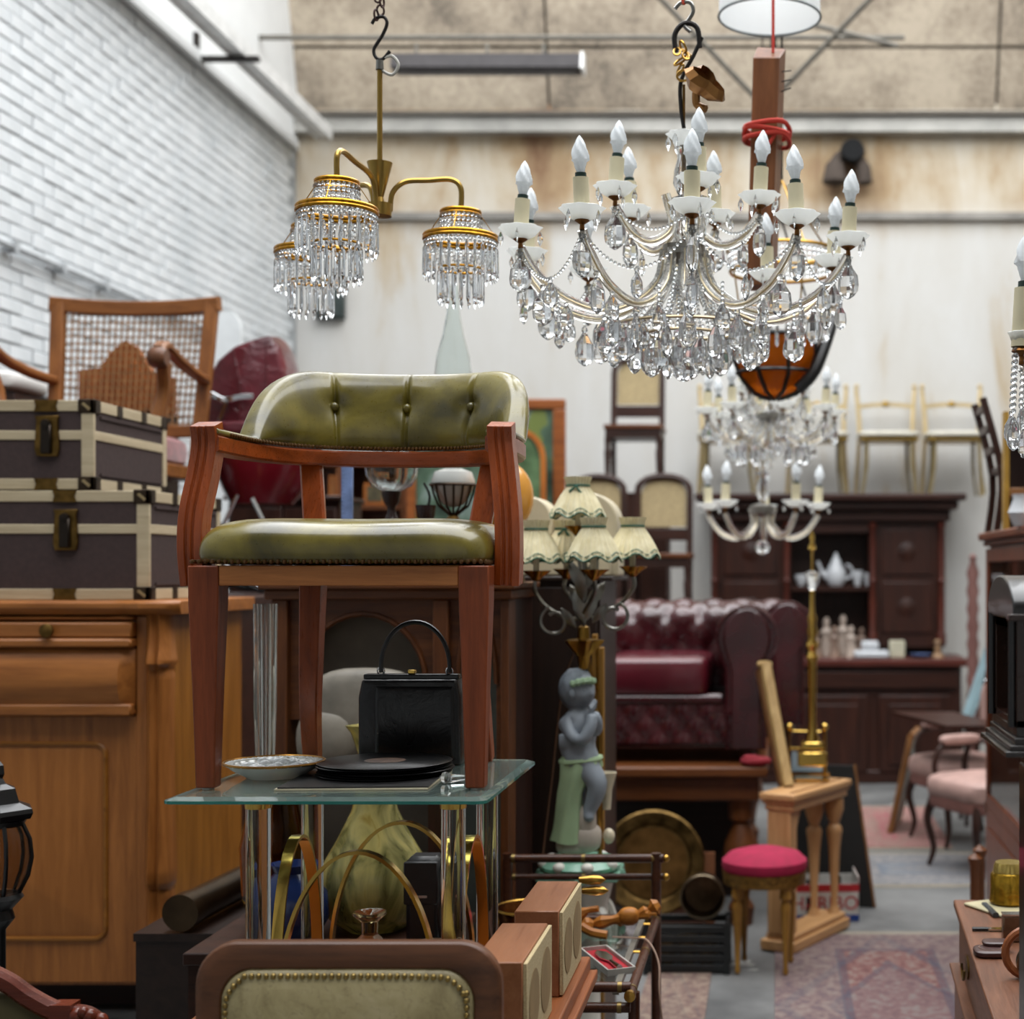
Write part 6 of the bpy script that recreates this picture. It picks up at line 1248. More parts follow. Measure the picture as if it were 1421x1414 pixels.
part('side', B().bx(X(1392, 6)-X(1412, 6), X(1399, 6)-X(1412, 6), -.03, .03, 0, z6(572)), plain('gilt_ochre', '#b08a3a', .4, .3), gs); part('shelf', B().bx(X(1399, 6)-X(1412, 6), .2, -.06, .1, z6(612), z6(592)), W('oak', 'x'), gs, bev=.004); part('shelf', B().bx(X(1399, 6)-X(1412, 6), .2, -.06, .1, z6(690), z6(678)), W('oak', 'x'), gs, bev=.004); part('back', B().bx(X(1399, 6)-X(1412, 6), .2, .1, .115, 0, z6(592)), W('dark'), gs); part('side', B().bx(.19, .2, -.06, .1, 0, z6(592)), W('oak'), gs)
solo('white_vase', B().lathe([(0, 0), (.03, 0), (.05, .05), (.03, .1), (.035, .12), (0, .12)], 16), WP, 'small white vase on the display cabinet at the right edge', 'vase', (X(1417, 5.6), 5.6, tcz+.0005))
# longcase clock at the right edge
ck0 = thing('longcase_clock', 'black longcase clock with arched hood at the right edge', 'clock', (X(1411, 2.42), 2.42, 0)); EB = plain('ebonised', '#141112', .3, 0, .2, 20, Coat_Weight=.3)
zc_ = lambda py, d=2.42: Z(py, d)
yf = .0; yb = X(1411, 2.42)*FPX/303-2.42           # far end of the hood front
hz0, hz1 = zc_(1010), zc_(852)
part('trunk', B().bx(.045, .3, .006, .23, .3, zc_(1052)), EB, ck0); part('trunk_door', B().bx(.038, .0445, .03, .21, .33, zc_(1080)), EB, ck0, bev=.003)
for k, (x0, a, e) in enumerate(((-.02, 1050, 1042), (-.012, 1042, 1034), (-.004, 1034, 1024), (.0, 1024, 1010))): part('hood_moulding', B().bx(x0, .31, -.012+.004*k, yb+.02-.004*k, zc_(a), zc_(e)), plain('ebony_gloss', '#2a2523', .2), ck0, bev=.002)
part('hood', B().bx(.03, .3, 0, yb, zc_(1010), zc_(848)), EB, ck0)
ym = yb/2; rr_ = yb/2
arp = lambda r, sp: [(ym-r*cos(radians(a)), sp+r*.42*sin(radians(a))*1.0) for a in range(0, 181, 12)]
part('arched_roof', B().prism([(y, z) for y, z in arp(rr_+.012, zc_(850))]+[(yb+.012, zc_(850)-.012), (-.012, zc_(850)-.012)], -.008, .3, 'yz'), EB, ck0, bev=.003)
ar_pts = arp(rr_*.72, zc_(862)); po_ = [(.055*yb/.26, hz0), (.055*yb/.26, hz1)]
dfr = B()
for a, e in ((0, yb*.14), (yb*.86, yb)): dfr.bx(.0, .03, a, e, hz0, zc_(850))
dfr.bx(0, .03, 0, yb, hz0, hz0+.012); dfr.prism([(yb*.14, zc_(850)), (yb*.86, zc_(850))]+[(y, z) for y, z in arp(rr_*.72, zc_(866))[::-1]], .0, .03, 'yz')
part('hood_door', dfr, plain('dark_walnut_gloss', '#2c1a14', .2), ck0, bev=.002); part('dial', B().bx(.026, .0295, yb*.14, yb*.86, hz0+.012, zc_(856)), plain('aged_dial', '#3a2c1c', .4, .4), ck0); part('dial_spandrel', B().tube([(.024, yb*.2, hz0+.02), (.024, yb*.2, zc_(870))], .004, 6), GILT, ck0)
part('hood_column', B().tube([(-.004, yb*.07, hz0), (-.004, yb*.07, zc_(856))], .008, 10), EB, ck0); part('hood_column', B().tube([(-.004, yb*.93, hz0), (-.004, yb*.93, zc_(856))], .008, 10), EB, ck0)
part('escutcheon', B().sph((-.004, yb*.95, zc_(940)), .004, 8, 5), CHROME, ck0); part('plinth', B().bx(.02, .32, -.01, .25, 0, .3), EB, ck0, bev=.004)
part('hood_cornice', B().bx(-.015, .31, -.015, .012, zc_(862), zc_(852)), plain('dark_walnut_gloss', '#2c1a14', .2), ck0, bev=.002)
# chest of drawers
QZ = .72
f0, f1 = Vector((X(1323, 3.97), 3.97, 0)), Vector((.421, 2.76, 0)); dv = (f0-f1); al = atan2(dv.y, dv.x); LL = dv.length
cq = thing('chest_of_drawers', 'worn brown chest of drawers with brass bail handles at the right edge', 'chest of drawers', f1, al-pi/2); CHR = W('chestr', 'y')
part('top', B().bx(0, .45, 0, LL, QZ-.02, QZ), CHR, cq, bev=.004); part('carcass', B().bx(.03, .43, .02, LL-.03, .05, QZ-.02), W('chestr'), cq)
for z0, z1 in ((.56, .69), (.39, .545), (.2, .375), (.06, .185)):
    dd = part('drawer', B().bx(.012 if z0 > .5 else .0, .03, .03, LL-.04, z0, z1), CHR, cq, bev=.005)
    for y in (.3, LL-.32):
        part('handle', B().tube(arc((-.012 if z0 <= .5 else .0, y, (z0+z1)/2), .035, 180, 360, 12, 'yz', .03), .0035, 6), OLDBRASS, dd); part('back_plate', B().prism([(y+.045*cos(radians(a)), (z0+z1)/2+.028*sin(radians(a))) for a in range(0, 360, 30)], (.008 if z0 > .5 else -.004), (.012 if z0 > .5 else 0), 'yz'), OLDBRASS, dd)
part('ledge', B().bx(-.012, .03, .01, LL-.02, .547, .557), CHR, cq, bev=.003)
for x in (.03, .4):
    for y in (.02, LL-.06): part('foot', B().bx(x, x+.03, y, y+.04, 0, .05), W('chestr'), cq)
def onq(px, py, dz=0): d = (EYE-QZ)*FPX/(py-CY); return Vector((X(px, d), d, QZ+.0005+dz))
# things lying on the chest of drawers
tr2 = solo('small_tray', B().box((0, 0, .004), (.13, .17, .008), rot=(0, 0, .5), ch=.003), plain('cream_tin', '#b9b08e', .35), 'small cream tin tray under the gilded jar', 'tray', onq(1392, 1262))
gj = thing('gilt_jar', 'gilded embossed glass jar turned upside down on the cream tray', 'jar', onq(1394, 1258)+Vector((.012, 0, .0085))); kk = onq(1394, 1258).y/FPX
part('body', B().lathe([(0, 0), (.046, 0), (.052, .006), (.05, .03), (.049, .075), (.044, .082), (0, .082)], 28, wob=lambda a, i: .015*sin(14*a) if i in (3, 4) else 0), plain('gold_glass', '#b8902c', .15, .75, .3, 60, .2), gj); part('base_ring', B().lathe([(0, .0825), (.042, .0825), (.04, .1), (.036, .108), (0, .108)], 28), plain('gold_glass_pale', '#d0b566', .12, .7, .1), gj)
def at2(px, py): return onq(px, py)
a_, b_ = onq(1366, 1259), onq(1382, 1274)
solo('penknife', B().bar([(0, 0, .007), (b_-a_)+Vector((0, 0, .007))], .016, .012, (0, 0, 1), ch=.003), plain('grey_knife', '#4a5257', .3, .6), 'closed grey pocket knife by the gilded jar', 'knife', a_)
a_, b_ = onq(1349, 1292), onq(1398, 1292); m_ = a_.lerp(b_, .45)
kn = thing('table_knife', 'old table knife with dark handle and bright blade', 'knife', a_); part('handle', B().bar([(0, 0, .005), (m_-a_)+Vector((0, 0, .005))], .012, .008, (0, 0, 1), ch=.002), RUBBER, kn); part('blade', B().bar([(m_-a_)+Vector((0, 0, .005)), (b_-a_)+Vector((0, 0, .005))], .02, .003, (0, 0, 1)), CHROME, kn)
lt = solo('lighter_box', B().bx(-.017, .03, -.016, .016, 0, .062, ch=.003), plain('brushed_copper', '#7a6250', .35, .9, .2, 40), 'small upright metal lighter in front of the gilded jar', 'lighter', onq(1401, 1306)); part('cap', B().bx(-.0175, .0305, -.0165, .0165, .0622, .066), CHROME, lt)
pcs = thing('leather_purse', 'folded dark brown leather purse on the chest of drawers', 'purse', onq(1374, 1325)); part('body', B().sq((0, 0, .008), (.038, .04, .0085), .5, .6), plain('oxblood_purse', '#3f2522', .35), pcs); part('flap', B().sq((.02, .03, .02), (.034, .026, .006), .5, .6), plain('oxblood_purse', '#3f2522', .35), pcs)
part('stitching', B().ring((.0, 0, .0165), .026, .001, 20, 4), plain('pale_thread', '#8a6f60', .6), pcs)
wm = thing('wooden_hoop', 'brown wooden hoop handle with a silver ball at the right edge', 'hoop', onq(1408, 1358)); part('hoop', B().tube(arc((.03, 0, .055), .05, 60, 300, 18, 'xz', .05), .009, 8), W('teak'), wm); part('ball', B().sph((.036, .0, .036), .034, 16, 10), plain('tarnished_ball', '#8d8674', .18, .9), wm)
for k, (px, py) in enumerate(((1353, 1183), (1363, 1176))):
    solo('bottle_stand', B().lathe([(0, 0), (.03, 0), (.03, .02), (.018, .04), (.018, Z(py, 5.3)-.05), (.026, Z(py, 5.3)-.02), (.0, Z(py, 5.3))], 14), W('table'), ['nearer turned wooden spindle by the display cabinet', 'farther turned wooden spindle by the display cabinet'][k], 'spindle', (X(px, 5.3), 5.3+.06*k, .001), group='wooden spindles')
# ================================================================== hanging things: chandeliers
def drop_mesh(L, w_, n=8, flat_=.55):
    b = B(); prof = [(.06, 0), (.16, -.06), (.2, -.12), (.45, -.35), (.5, -.62), (.46, -.78), (.28, -.92), (.06, -1)]
    b.lathe([(r*w_, z*L) for r, z in prof], n, sc=(1, flat_)); b.sph((0, 0, .06*L), w_*.17, 6, 4)
    m = b.mesh('drop', flat=True); m.materials.append(CRYST); return m
def oct_mesh(L, w_):
    b = B().lathe([(.08*w_, 0), (.5*w_, -.35*L), (.5*w_, -.6*L), (.06*w_, -L)], 6, sc=(1, .6)); m = b.mesh('drop', flat=True); m.materials.append(CRYST); return m
BIG, MID, SML = drop_mesh(.085, .052), drop_mesh(.06, .036), oct_mesh(.034, .013)
CRB = NT('crystal_bead').set(Base_Color='#f2f6f8', Roughness=.02, IOR=1.6, Transmission_Weight=.85)
def beads(pts, r, step):
    b = B(); acc = 0; last = Vector(pts[0]); b.sph(last, r, 6, 4)
    for p in pts[1:]:
        p = Vector(p)
        while (p-last).length >= step: last = last+(p-last).normalized()*step; b.sph(last, r, 6, 4)
    return b
def hang(a, c, sag, n=14): return [Vector(a).lerp(Vector(c), k/n)-Vector((0, 0, sag*4*(k/n)*(1-k/n))) for k in range(n+1)]
IVT = plain('ivory_candle', '#d9cfae', .5, 0, .05); GRC = plain('green_socket', '#16302b', .4);
FROST = sheer('pressed_glass', '#f4f5f4', .5)
def spiral_bulb(r, L, n=25, m=20):
    loops = []
    for j in range(m+1):
        u = j/m; q = r*(.42+.58*sin(pi*min(u*1.25, 1)*.5)) if u < .35 else r*cos((u-.35)/.65*pi/2)**.75
        q = max(q, .0008); loops.append([(q*(1+.11*cos(5*(2*pi*k/n)+u*14))*cos(2*pi*k/n), q*(1+.11*cos(5*(2*pi*k/n)+u*14))*sin(2*pi*k/n), u*L) for k in range(n)])
    return B().loft(loops)
def chandelier(name, label, loc, R, zdish, arms, sc, tiers, off=0.0, detail=True, lit=None, group=None, drops=True, stemtop=.33, dsc=1.0):
    """loc: point on the axis at the height of the main dishes."""
    t = thing(name, label, 'chandelier', loc, 0, group); k = sc
    dish_b = B().lathe([(.006*k, -.006*k), (.02*k, -.004*k), (.036*k, .006*k), (.05*k, .022*k), (.048*k, .023*k), (.034*k, .01*k), (.012*k, .003*k)], 32, sc=(dsc, dsc), wob=lambda a, i: .07*cos(8*a) if i in (3, 4) else 0).mesh('dish'); dish_b.materials.append(FROST)
    cand_b = B().lathe([(0, .0), (.0175*k, 0), (.0175*k, .088*k), (0, .088*k)], 14).mesh('candle'); cand_b.materials.append(IVT)
    sock_b = B().lathe([(0, .088*k), (.0125*k, .088*k), (.0125*k, .098*k), (0, .098*k)], 12).mesh('socket'); sock_b.materials.append(GRC)
    bulb_b = spiral_bulb(.019*k, .082*k).mesh('bulb'); bulb_b.materials.append(sheer('bulb_glass', '#f0f3f5', .45))
    cup_b = B().lathe([(0, -.028*k), (.006*k, -.026*k), (.005*k, -.014*k), (.017*k, -.006*k), (.014*k, 0), (0, 0)], 12).mesh('candle_cup'); cup_b.materials.append(plain('copper_cup', '#7d5530', .35, 1))
    ends = []
    for (n, r, dz, dip, o) in tiers:
        row = []
        for i in range(n):
            a = radians(o+360*i/n); dx, dy = sin(a), -cos(a)
            E = Vector((dx*r, dy*r, dz)); h0 = Vector((dx*.05*k, dy*.05*k, dz+dip[0]))
            rp = lambda f, g: Vector((dx*r*f, dy*r*f, dz-dip[1]*g))
            pts = cr([h0, rp(.17, .5), rp(.34, .88), rp(.55, 1.0), rp(.78, .8), rp(.93, .45), E-Vector((0, 0, .026*k))], 4)
            arm = part('arm', B().tube(pts, .0115*k, 10), CLEARARM, t)
            part('arm_core', B().tube(pts, .0016*k, 5), plain('core_pale', '#dccba6', .35, 1), arm)
            tl_ = Vector((-dx*.06, -dy*.06, 1)) if (i*7) % 3 == 0 else Vector((dx*.05, dy*.08, 1)); rx, ry = -tl_.y, tl_.x
            cu = part('candle_cup', cup_b, None, t, loc=E)
            part('dish', dish_b, None, cu); ca_ = part('candle', cand_b, None, t, loc=E, rot=(rx, ry, 0)); part('socket', sock_b, None, ca_)
            part('bulb', bulb_b, None, ca_, loc=(0, 0, .097*k))
            row.append((E, dx, dy, r, dz, dip, pts))
        ends.append(row)
    return t, ends, dish_b
CLEARARM = NT('arm_glass').set(Base_Color='#fbf9f4', Roughness=.03, IOR=1.45, Transmission_Weight=.9)
def stem(t, k, top, bot):
    part('top_dish', B().lathe([(.008*k, top-.03*k), (.022*k, top-.026*k), (.03*k, top-.012*k), (.042*k, top), (.04*k, top+.001), (.02*k, top-.018*k), (.008*k, top-.02*k)], 30, wob=lambda a, i: .1*cos(8*a) if i in (3, 4) else 0), FROST, t)
    part('rod', B().tube([(0, 0, bot), (0, 0, top+.12*k)], .0035*k, 8), OLDBRASS, t)
    z0 = top-.03*k
    part('glass_column', B().lathe([(.006*k, z0), (.02*k, z0-.002*k), (.016*k, z0-.03*k), (.024*k, z0-.06*k), (.027*k, z0-.09*k), (.014*k, z0-.12*k), (.03*k, z0-.128*k), (.012*k, z0-.145*k), (.022*k, z0-.18*k), (.028*k, z0-.21*k), (.012*k, z0-.25*k), (.006*k, z0-.252*k)], 16), CRYST, t)
    part('hub', B().lathe([(0, bot-.02*k), (.03*k, bot-.015*k), (.052*k, bot), (.052*k, bot+.025*k), (.02*k, bot+.035*k), (0, bot+.035*k)], 24), plain('hub_silver', '#8d8a84', .3, 1), t)
# ---- main chandelier
DM_ = 3.62; zd = Z(350, DM_)
mc, ends, _ = chandelier('crystal_chandelier', 'large clear crystal chandelier with two tiers of candle bulbs', (X(949, DM_), DM_, zd), .405, 0, 10, 1.0, [(10, .405, 0, (-.0, .155), -66), (5, .185, .115, (.02, .10), -58)])
stem(mc, 1.0, zd*0+Z(186, DM_)-zd, -.01)
low, upr = ends
zr = -.185
for i, (E, dx, dy, r, dz, dip, pts) in enumerate(low):
    for q in range(4):
        a = 2*pi*q/4+i; part('small_drop', SML, None, mc, loc=E+Vector((.046*cos(a), .046*sin(a), .012)), rot=(0, 0, a))
    part('drop', BIG, None, mc, loc=E+Vector((0, 0, -.045)), rot=(0, 0, i*.7))
    part('drop', BIG, None, mc, loc=pts[18]-Vector((0, 0, .02)), rot=(0, 0, i*1.1)); part('drop', MID, None, mc, loc=pts[15]-Vector((0, 0, .016)), rot=(0, 0, i*.4)); part('drop', BIG, None, mc, loc=pts[11]-Vector((0, 0, .022)), rot=(0, 0, i*1.9))
    part('bead_pendant', beads([E+Vector((0, 0, -.03)), E+Vector((0, 0, -.05))], .005, .01), CRB, mc)
    N = low[(i+1) % 10][0]
    g_ = part('bead_garland', beads(hang(E+Vector((0, 0, -.03)), N+Vector((0, 0, -.03)), .085), .0042, .0105), CRB, mc)
    part('drop', MID, None, g_, loc=(E+N)/2+Vector((0, 0, -.122)), rot=(0, 0, i*.9))
for i, (E, dx, dy, r, dz, dip, pts) in enumerate(upr):
    for q in range(5):
        a = 2*pi*q/5+i; part('small_drop', SML, None, mc, loc=E+Vector((.046*cos(a), .046*sin(a), .012)), rot=(0, 0, a))
    part('drop', BIG, None, mc, loc=E+Vector((0, 0, -.045)), rot=(0, 0, i)); part('drop', MID, None, mc, loc=pts[16]-Vector((0, 0, .015)), rot=(0, 0, i*2))
    N = upr[(i+1) % 5][0]; part('bead_garland', beads(hang(E+Vector((0, 0, -.03)), N+Vector((0, 0, -.03)), .06), .004, .0105), CRB, mc)
part('ring', B().ring((0, 0, zr), .17, .004, 40, 6), plain('core_metal', '#b9a78a', .35, 1), mc)
for i in range(18):
    a = 2*pi*i/18; part('drop', BIG if i % 2 else MID, None, mc, loc=(.17*cos(a), .17*sin(a), zr-.012), rot=(0, 0, a*1.7))
    part('bead_strand', beads(hang((.04*cos(a), .04*sin(a), -.03), (.168*cos(a), .168*sin(a), zr+.005), .03), .0045, .0105), CRB, mc)
part('ring', B().ring((0, 0, zr-.015), .09, .004, 30, 6), plain('core_metal', '#b9a78a', .35, 1), mc)
for i in range(10):
    a = 2*pi*i/10+.2; part('drop', BIG, None, mc, loc=(.09*cos(a), .09*sin(a), zr-.03), rot=(0, 0, a*2.3))
    part('bead_strand', beads([(.05*cos(a), .05*sin(a), -.03), (.088*cos(a), .088*sin(a), zr-.01)], .0045, .0105), CRB, mc)
for i in range(14):
    a = 2*pi*i/14+.1; r = .27+.03*(i % 3); part('drop', MID if i % 3 else BIG, None, mc, loc=(r*cos(a), r*sin(a), zr+.005), rot=(0, 0, a*1.3)); part('bead_strand', beads([(r*cos(a), r*sin(a), -.135), (r*cos(a), r*sin(a), zr+.008)], .0045, .0105), CRB, mc)
part('finial_ball', B().sph((0, 0, zr-.105), .026, 12, 8), CRYST, mc, flat=True); part('bead_strand', beads([(0, 0, -.03), (0, 0, zr-.08)], .007, .016), CRB, mc)
for q in range(6):
    a = 2*pi*q/6; part('small_drop', SML, None, mc, loc=Vector((.038*cos(a), .038*sin(a), Z(190, DM_)-zd)))
# its chain, shackle, hook and rope
hk = thing('hanging_hook', 'steel hook, shackle and tangled brass chain above the large chandelier', 'hook', P(948, 172, DM_))
def loc_(px, py, y=0): return Vector((X(px, DM_)-X(948, DM_), y, Z(py, DM_)-Z(172, DM_)))
part('rod_loop', B().tube(cr([loc_(949, 178), loc_(945, 150), loc_(944, 120), loc_(950, 100), loc_(962, 78), loc_(974, 52)], 5), .005, 7), IRON, hk)
part('shackle', B().tube(cr([loc_(938, 72), loc_(936, 50), loc_(944, 36), loc_(956, 32), loc_(968, 40), loc_(971, 66)], 5), .0065, 8), IRON, hk)
part('hook', B().tube(cr([loc_(937, 12), loc_(945, 4), loc_(958, 4), loc_(962, 16), loc_(954, 30), loc_(950, 36), loc_(958, 44)], 5), .005, 7), STEEL, hk)
part('red_cord', B().tube([loc_(948, 6), loc_(950, -40), loc_(951, -400)], .006, 6), plain('orange_red_cord', '#b8391f', .7), hk)
for q in range(7): c = loc_(940+q*2+(q % 2)*3, 74+q*11 if q < 4 else 66+(q-4)*7, -.012+.008*(q % 3)); part('chain_link', B().tube([c+Vector((.016*cos(u)*(1 if q % 2 else .5), .010*sin(u)*(.4 if q % 2 else 1), .012*sin(u+q))) for u in [2*pi*j/14 for j in range(14)]], .003, 6, closed=True), BRASS, hk)
cf = solo('chandelier_cap', B().lathe([(.008, .0), (.03, .006), (.05, .03), (.04, .05), (.047, .031), (.026, .01), (.006, .006)], 18, wob=lambda a, i: .35*sin(3*a+i*.5)).tube(cr([(.0, 0, .0), (.02, 0, -.02), (.045, -.005, -.01)], 4), .01, 7), plain('crumpled_copper', '#94683a', .4, .8, .3, 10), 'crumpled copper ceiling cap tangled in the chandelier chain', 'ceiling cap', loc=P(966, 128, DM_-.04)); cf.rotation_euler = (.5, .8, 0)
# ---- brass three-arm chandelier with bead skirts
DB_ = 3.6; hb_ = Vector((X(527, DB_), DB_, Z(290, DB_)))
bc = thing('brass_chandelier', 'three-armed brass chandelier with gilt rings and crystal fringe shades', 'chandelier', hb_); zb2 = lambda py: Z(py, DB_)-hb_.z
OB = plain('satin_brass', '#a58748', .3, 1, .1, 20)
part('stem', B().tube([(0, 0, zb2(225)), (0, 0, zb2(98))], .0065, 10), OB, bc)
part('cone', B().lathe([(0, zb2(276)), (.008, zb2(276)), (.031, zb2(226)), (.029, zb2(226)), (.005, zb2(270)), (0, zb2(270))], 24), OB, bc)
part('hub', B().lathe([(0, zb2(302)), (.028, zb2(300)), (.03, zb2(283)), (.012, zb2(281)), (.009, zb2(274)), (0, zb2(274))], 20), OB, bc)
part('ceiling_hook_loop', B().lathe([(0, zb2(98)), (.010, zb2(97)), (.009, zb2(84)), (0, zb2(83))], 10), STEEL, bc)
part('flex', B().tube(cr([(0, 0, zb2(96)), (.03, 0, zb2(104)), (.045, 0, zb2(90)), (.03, 0, zb2(78)), (.012, 0, zb2(80))], 5), .004, 6), plain('white_flex', '#b9b6ae', .5), bc)
def pris(L, w_):
    b = B().lathe([(.15*w_, 0), (.42*w_, -.06*L), (.5*w_, -.7*L), (.42*w_, -.8*L), (.5*w_, -.86*L), (.06*w_, -L)], 5, sc=(1, .8)); m = b.mesh('prism_drop', flat=True); m.materials.append(CRYST); return m
PO, PI_ = pris(.082, .012), pris(.085, .012)
k = 0
for (ox, oy, arm) in ((.19, .03, 1), (-.03, -.25, 2), (-.225, .19, 3)):
    zring = Z(327, DB_+.0)-hb_.z+.0
    A = Vector((ox, oy, zring+.115)); u = Vector((ox, oy, 0)); un = u.normalized()
    pts = cr([un*.024+Vector((0, 0, -.005)), un*.03+Vector((0, 0, .04)), un*.06+Vector((0, 0, .068)), u*.6+Vector((0, 0, .074)), u*.88+Vector((0, 0, .078)), u+Vector((0, 0, .058)), u+Vector((0, 0, zring+.07))], 6)
    part('arm', B().tube(pts, .0068, 8), OB, bc)
    s_ = part('lamp_skirt', B().ring((ox, oy, zring+.064), .046, .005, 36, 8).ring((ox, oy, zring+.056), .047, .004, 36, 8), GILT, bc, 'small gilt ring with crystal fringe')
    part('big_ring', B().ring((ox, oy, zring+.004), .087, .005, 48, 8).ring((ox, oy, zring-.004), .088, .0045, 48, 8), GILT, s_)
    part('inner_ring', B().ring((ox, oy, zring-.075), .052, .003, 36, 6), GILT, s_)
    part('stays', B().tube([(ox+.046, oy, zring+.06), (ox+.087, oy, zring)], .0012, 4).tube([(ox-.046, oy, zring+.06), (ox-.087, oy, zring)], .0012, 4).tube([(ox, oy-.046, zring+.06), (ox, oy-.087, zring)], .0012, 4).tube([(ox, oy+.046, zring+.06), (ox, oy+.087, zring)], .0012, 4), GILT, s_)
    bb = B()
    for rw in range(4):
        zz_ = zring+.052-.0125*rw; rr2 = .047
        for q in range(26): a = 2*pi*q/26; bb.sph((ox+rr2*cos(a), oy+rr2*sin(a), zz_), .0056, 7, 5)
    for rw, rr2 in ((0, .086), (1, .084)):
        for q in range(46): a = 2*pi*q/46; bb.sph((ox+rr2*cos(a), oy+rr2*sin(a), zring-.012-.009*rw), .0042, 6, 4)
    for q in range(22):
        a = 2*pi*q/22
        for j in range(5): bb.sph((ox+(.075-.022*j/4)*cos(a), oy+(.075-.022*j/4)*sin(a), zring-.03-.009*j), .0038, 5, 4)
    part('bead_skirt', bb, CRB, s_, kind='stuff')
    for q in range(26): a = 2*pi*q/26; part('prism_drop', PO, None, s_, loc=(ox+.086*cos(a), oy+.086*sin(a), zring-.022), rot=(0, 0, a))
    for q in range(18): a = 2*pi*q/18; part('prism_drop', PI_, None, s_, loc=(ox+.052*cos(a), oy+.052*sin(a), zring-.08), rot=(0, 0, a))
s_hook = thing('s_hook', 'blackened steel S-hook and rusty chain above the brass chandelier', 'hook', P(527, 84, DB_)); lo2 = lambda px, py, y=0: Vector((X(px, DB_)-X(527, DB_), y, Z(py, DB_)-Z(84, DB_)))
part('hook', B().tube(cr([lo2(516, 33), lo2(522, 25), lo2(533, 24), lo2(537, 33), lo2(530, 50), lo2(519, 68), lo2(522, 80), lo2(531, 82), lo2(541, 71)], 5), .0042, 7), IRON, s_hook)
for q in range(9): c = lo2(527+4*((q % 3)-1), 22-q*9, .006*((q % 2)*2-1)); part('chain_link', B().tube([c+Vector((.008*cos(u) if q % 2 else .003*cos(u), .003*cos(u) if q % 2 else .008*cos(u), .013*sin(u))) for u in [2*pi*j/12 for j in range(12)]], .0028, 5, closed=True), plain('rust_chain', '#4a332e', .6, .6), s_hook)
# ---- chandeliers in the distance
def far_chandelier(label, px, d, py, R, k, n, two, seed):
    t, en, _ = chandelier('crystal_chandelier', label, (X(px, d), d, Z(py, d)), R, 0, n, k, ([(n, R, 0, (0, .12*k), seed)]+([(5, R*.5, .1*k, (.02, .08*k), seed+20)] if two else [])))
    stem(t, k, .30*k, -.02)
    for row in en:
        for i, (E, dx, dy, r, dz, dip, pts) in enumerate(row):
            for q in range(3): a = 2*pi*q/3+i; part('small_drop', SML, None, t, loc=E+Vector((.045*k*cos(a), .045*k*sin(a), .01)))
            if two:
                part('drop', BIG, None, t, loc=E+Vector((0, 0, -.04)), rot=(0, 0, i)); part('drop', MID, None, t, loc=pts[14]-Vector((0, 0, .015)), rot=(0, 0, i*2))
                N = row[(i+1) % len(row)][0]; part('bead_garland', beads(hang(E+Vector((0, 0, -.03)), N+Vector((0, 0, -.03)), .07), .007, .018), CRB, t)
    if two:
        for i in range(12): a = 2*pi*i/12; part('drop', BIG, None, t, loc=(.14*cos(a), .14*sin(a), -.13), rot=(0, 0, a)); part('bead_strand', beads([(.04*cos(a), .04*sin(a), -.02), (.14*cos(a), .14*sin(a), -.125)], .007, .018), CRB, t)
    part('finial', B().sph((0, 0, -.16*k), .03*k, 10, 7), CRYST, t, flat=True); part('suspension', B().tube([(0, 0, .3*k), (0, 0, 7.4-t.location.z)], .004, 5), IRON, t)
    return t
far_chandelier('middle-distance crystal chandelier hanging beyond the large one', 1070, 6.2, 575, .27, 1.0, 8, True, 10)
far_chandelier('small bare glass chandelier hanging lowest, before the dark sideboard', 1058, 6.9, 705, .27, 1.15, 5, False, -38)
# basket chandelier and orange leaded lamp behind the large chandelier
bk2 = thing('basket_chandelier', 'gilt-ringed beaded basket chandelier behind the large one', 'chandelier', P(1085, 350, 4.9)); g2 = lambda py: Z(py, 4.9)-Z(350, 4.9)
part('upper_ring', B().ring((0, 0, 0), .18, .006, 48, 6), BRASS, bk2); part('lower_ring', B().ring((0, 0, g2(378)), .17, .006, 48, 6), BRASS, bk2)
bb = B()
for rw in range(3):
    for q in range(60): a = 2*pi*q/60; bb.sph((.175*cos(a), .175*sin(a), g2(378)*(rw+.8)/4), .007, 6, 4)
part('bead_skirt', bb, CRB, bk2, kind='stuff')
PF = pris(.09, .016)
for q in range(30): a = 2*pi*q/30; part('prism_drop', PF, None, bk2, loc=(.15*cos(a), .15*sin(a), g2(435)), rot=(0, 0, a))
part('suspension', B().tube([(0, 0, g2(250)), (0, 0, 7.4-bk2.location.z)], .004, 5), IRON, bk2)
part('prism_ring', B().ring((0, 0, g2(434)), .15, .005, 40, 6), BRASS, bk2)
for q in range(4): a = 2*pi*q/4+.4; part('stay', B().tube([(.17*cos(a), .17*sin(a), g2(378)), (.15*cos(a), .15*sin(a), g2(434))], .003, 5).tube([(.18*cos(a), .18*sin(a), 0), (0, 0, g2(250))], .003, 5), BRASS, bk2)
ol = thing('leaded_lamp', 'orange leaded glass bowl lamp hanging under the beaded basket', 'lamp', P(1076, 470, 5.4)); g3 = lambda py: Z(py, 5.4)-Z(470, 5.4)
part('bowl', B().lathe([(.165, 0), (.16, g3(495)), (.13, g3(525)), (.08, g3(545)), (.02, g3(553)), (0, g3(553))], 32), NT('orange_art_glass').set(Base_Color='#c4640f', Roughness=.2, Transmission_Weight=.35, IOR=1.3), ol)
for q in range(8):
    a = 2*pi*q/8+.25; part('lead_rib', B().tube([(r*1.015*cos(a+tw), r*1.015*sin(a+tw), z-.002) for r, z, tw in ((.165, 0, 0), (.16, g3(495), .05), (.13, g3(525), .1), (.08, g3(545), .1), (.02, g3(553), 0))], .008, 6), RUBBER, ol)
part('rim', B().ring((0, 0, 0), .166, .008, 40, 6), RUBBER, ol); part('bracket', B().tube(cr([(.08, -.1, g3(545)), (.14, -.1, g3(520)), (.19, -.05, g3(470)), (.21, 0, g3(440))], 5), .022, 8), RUBBER, ol)
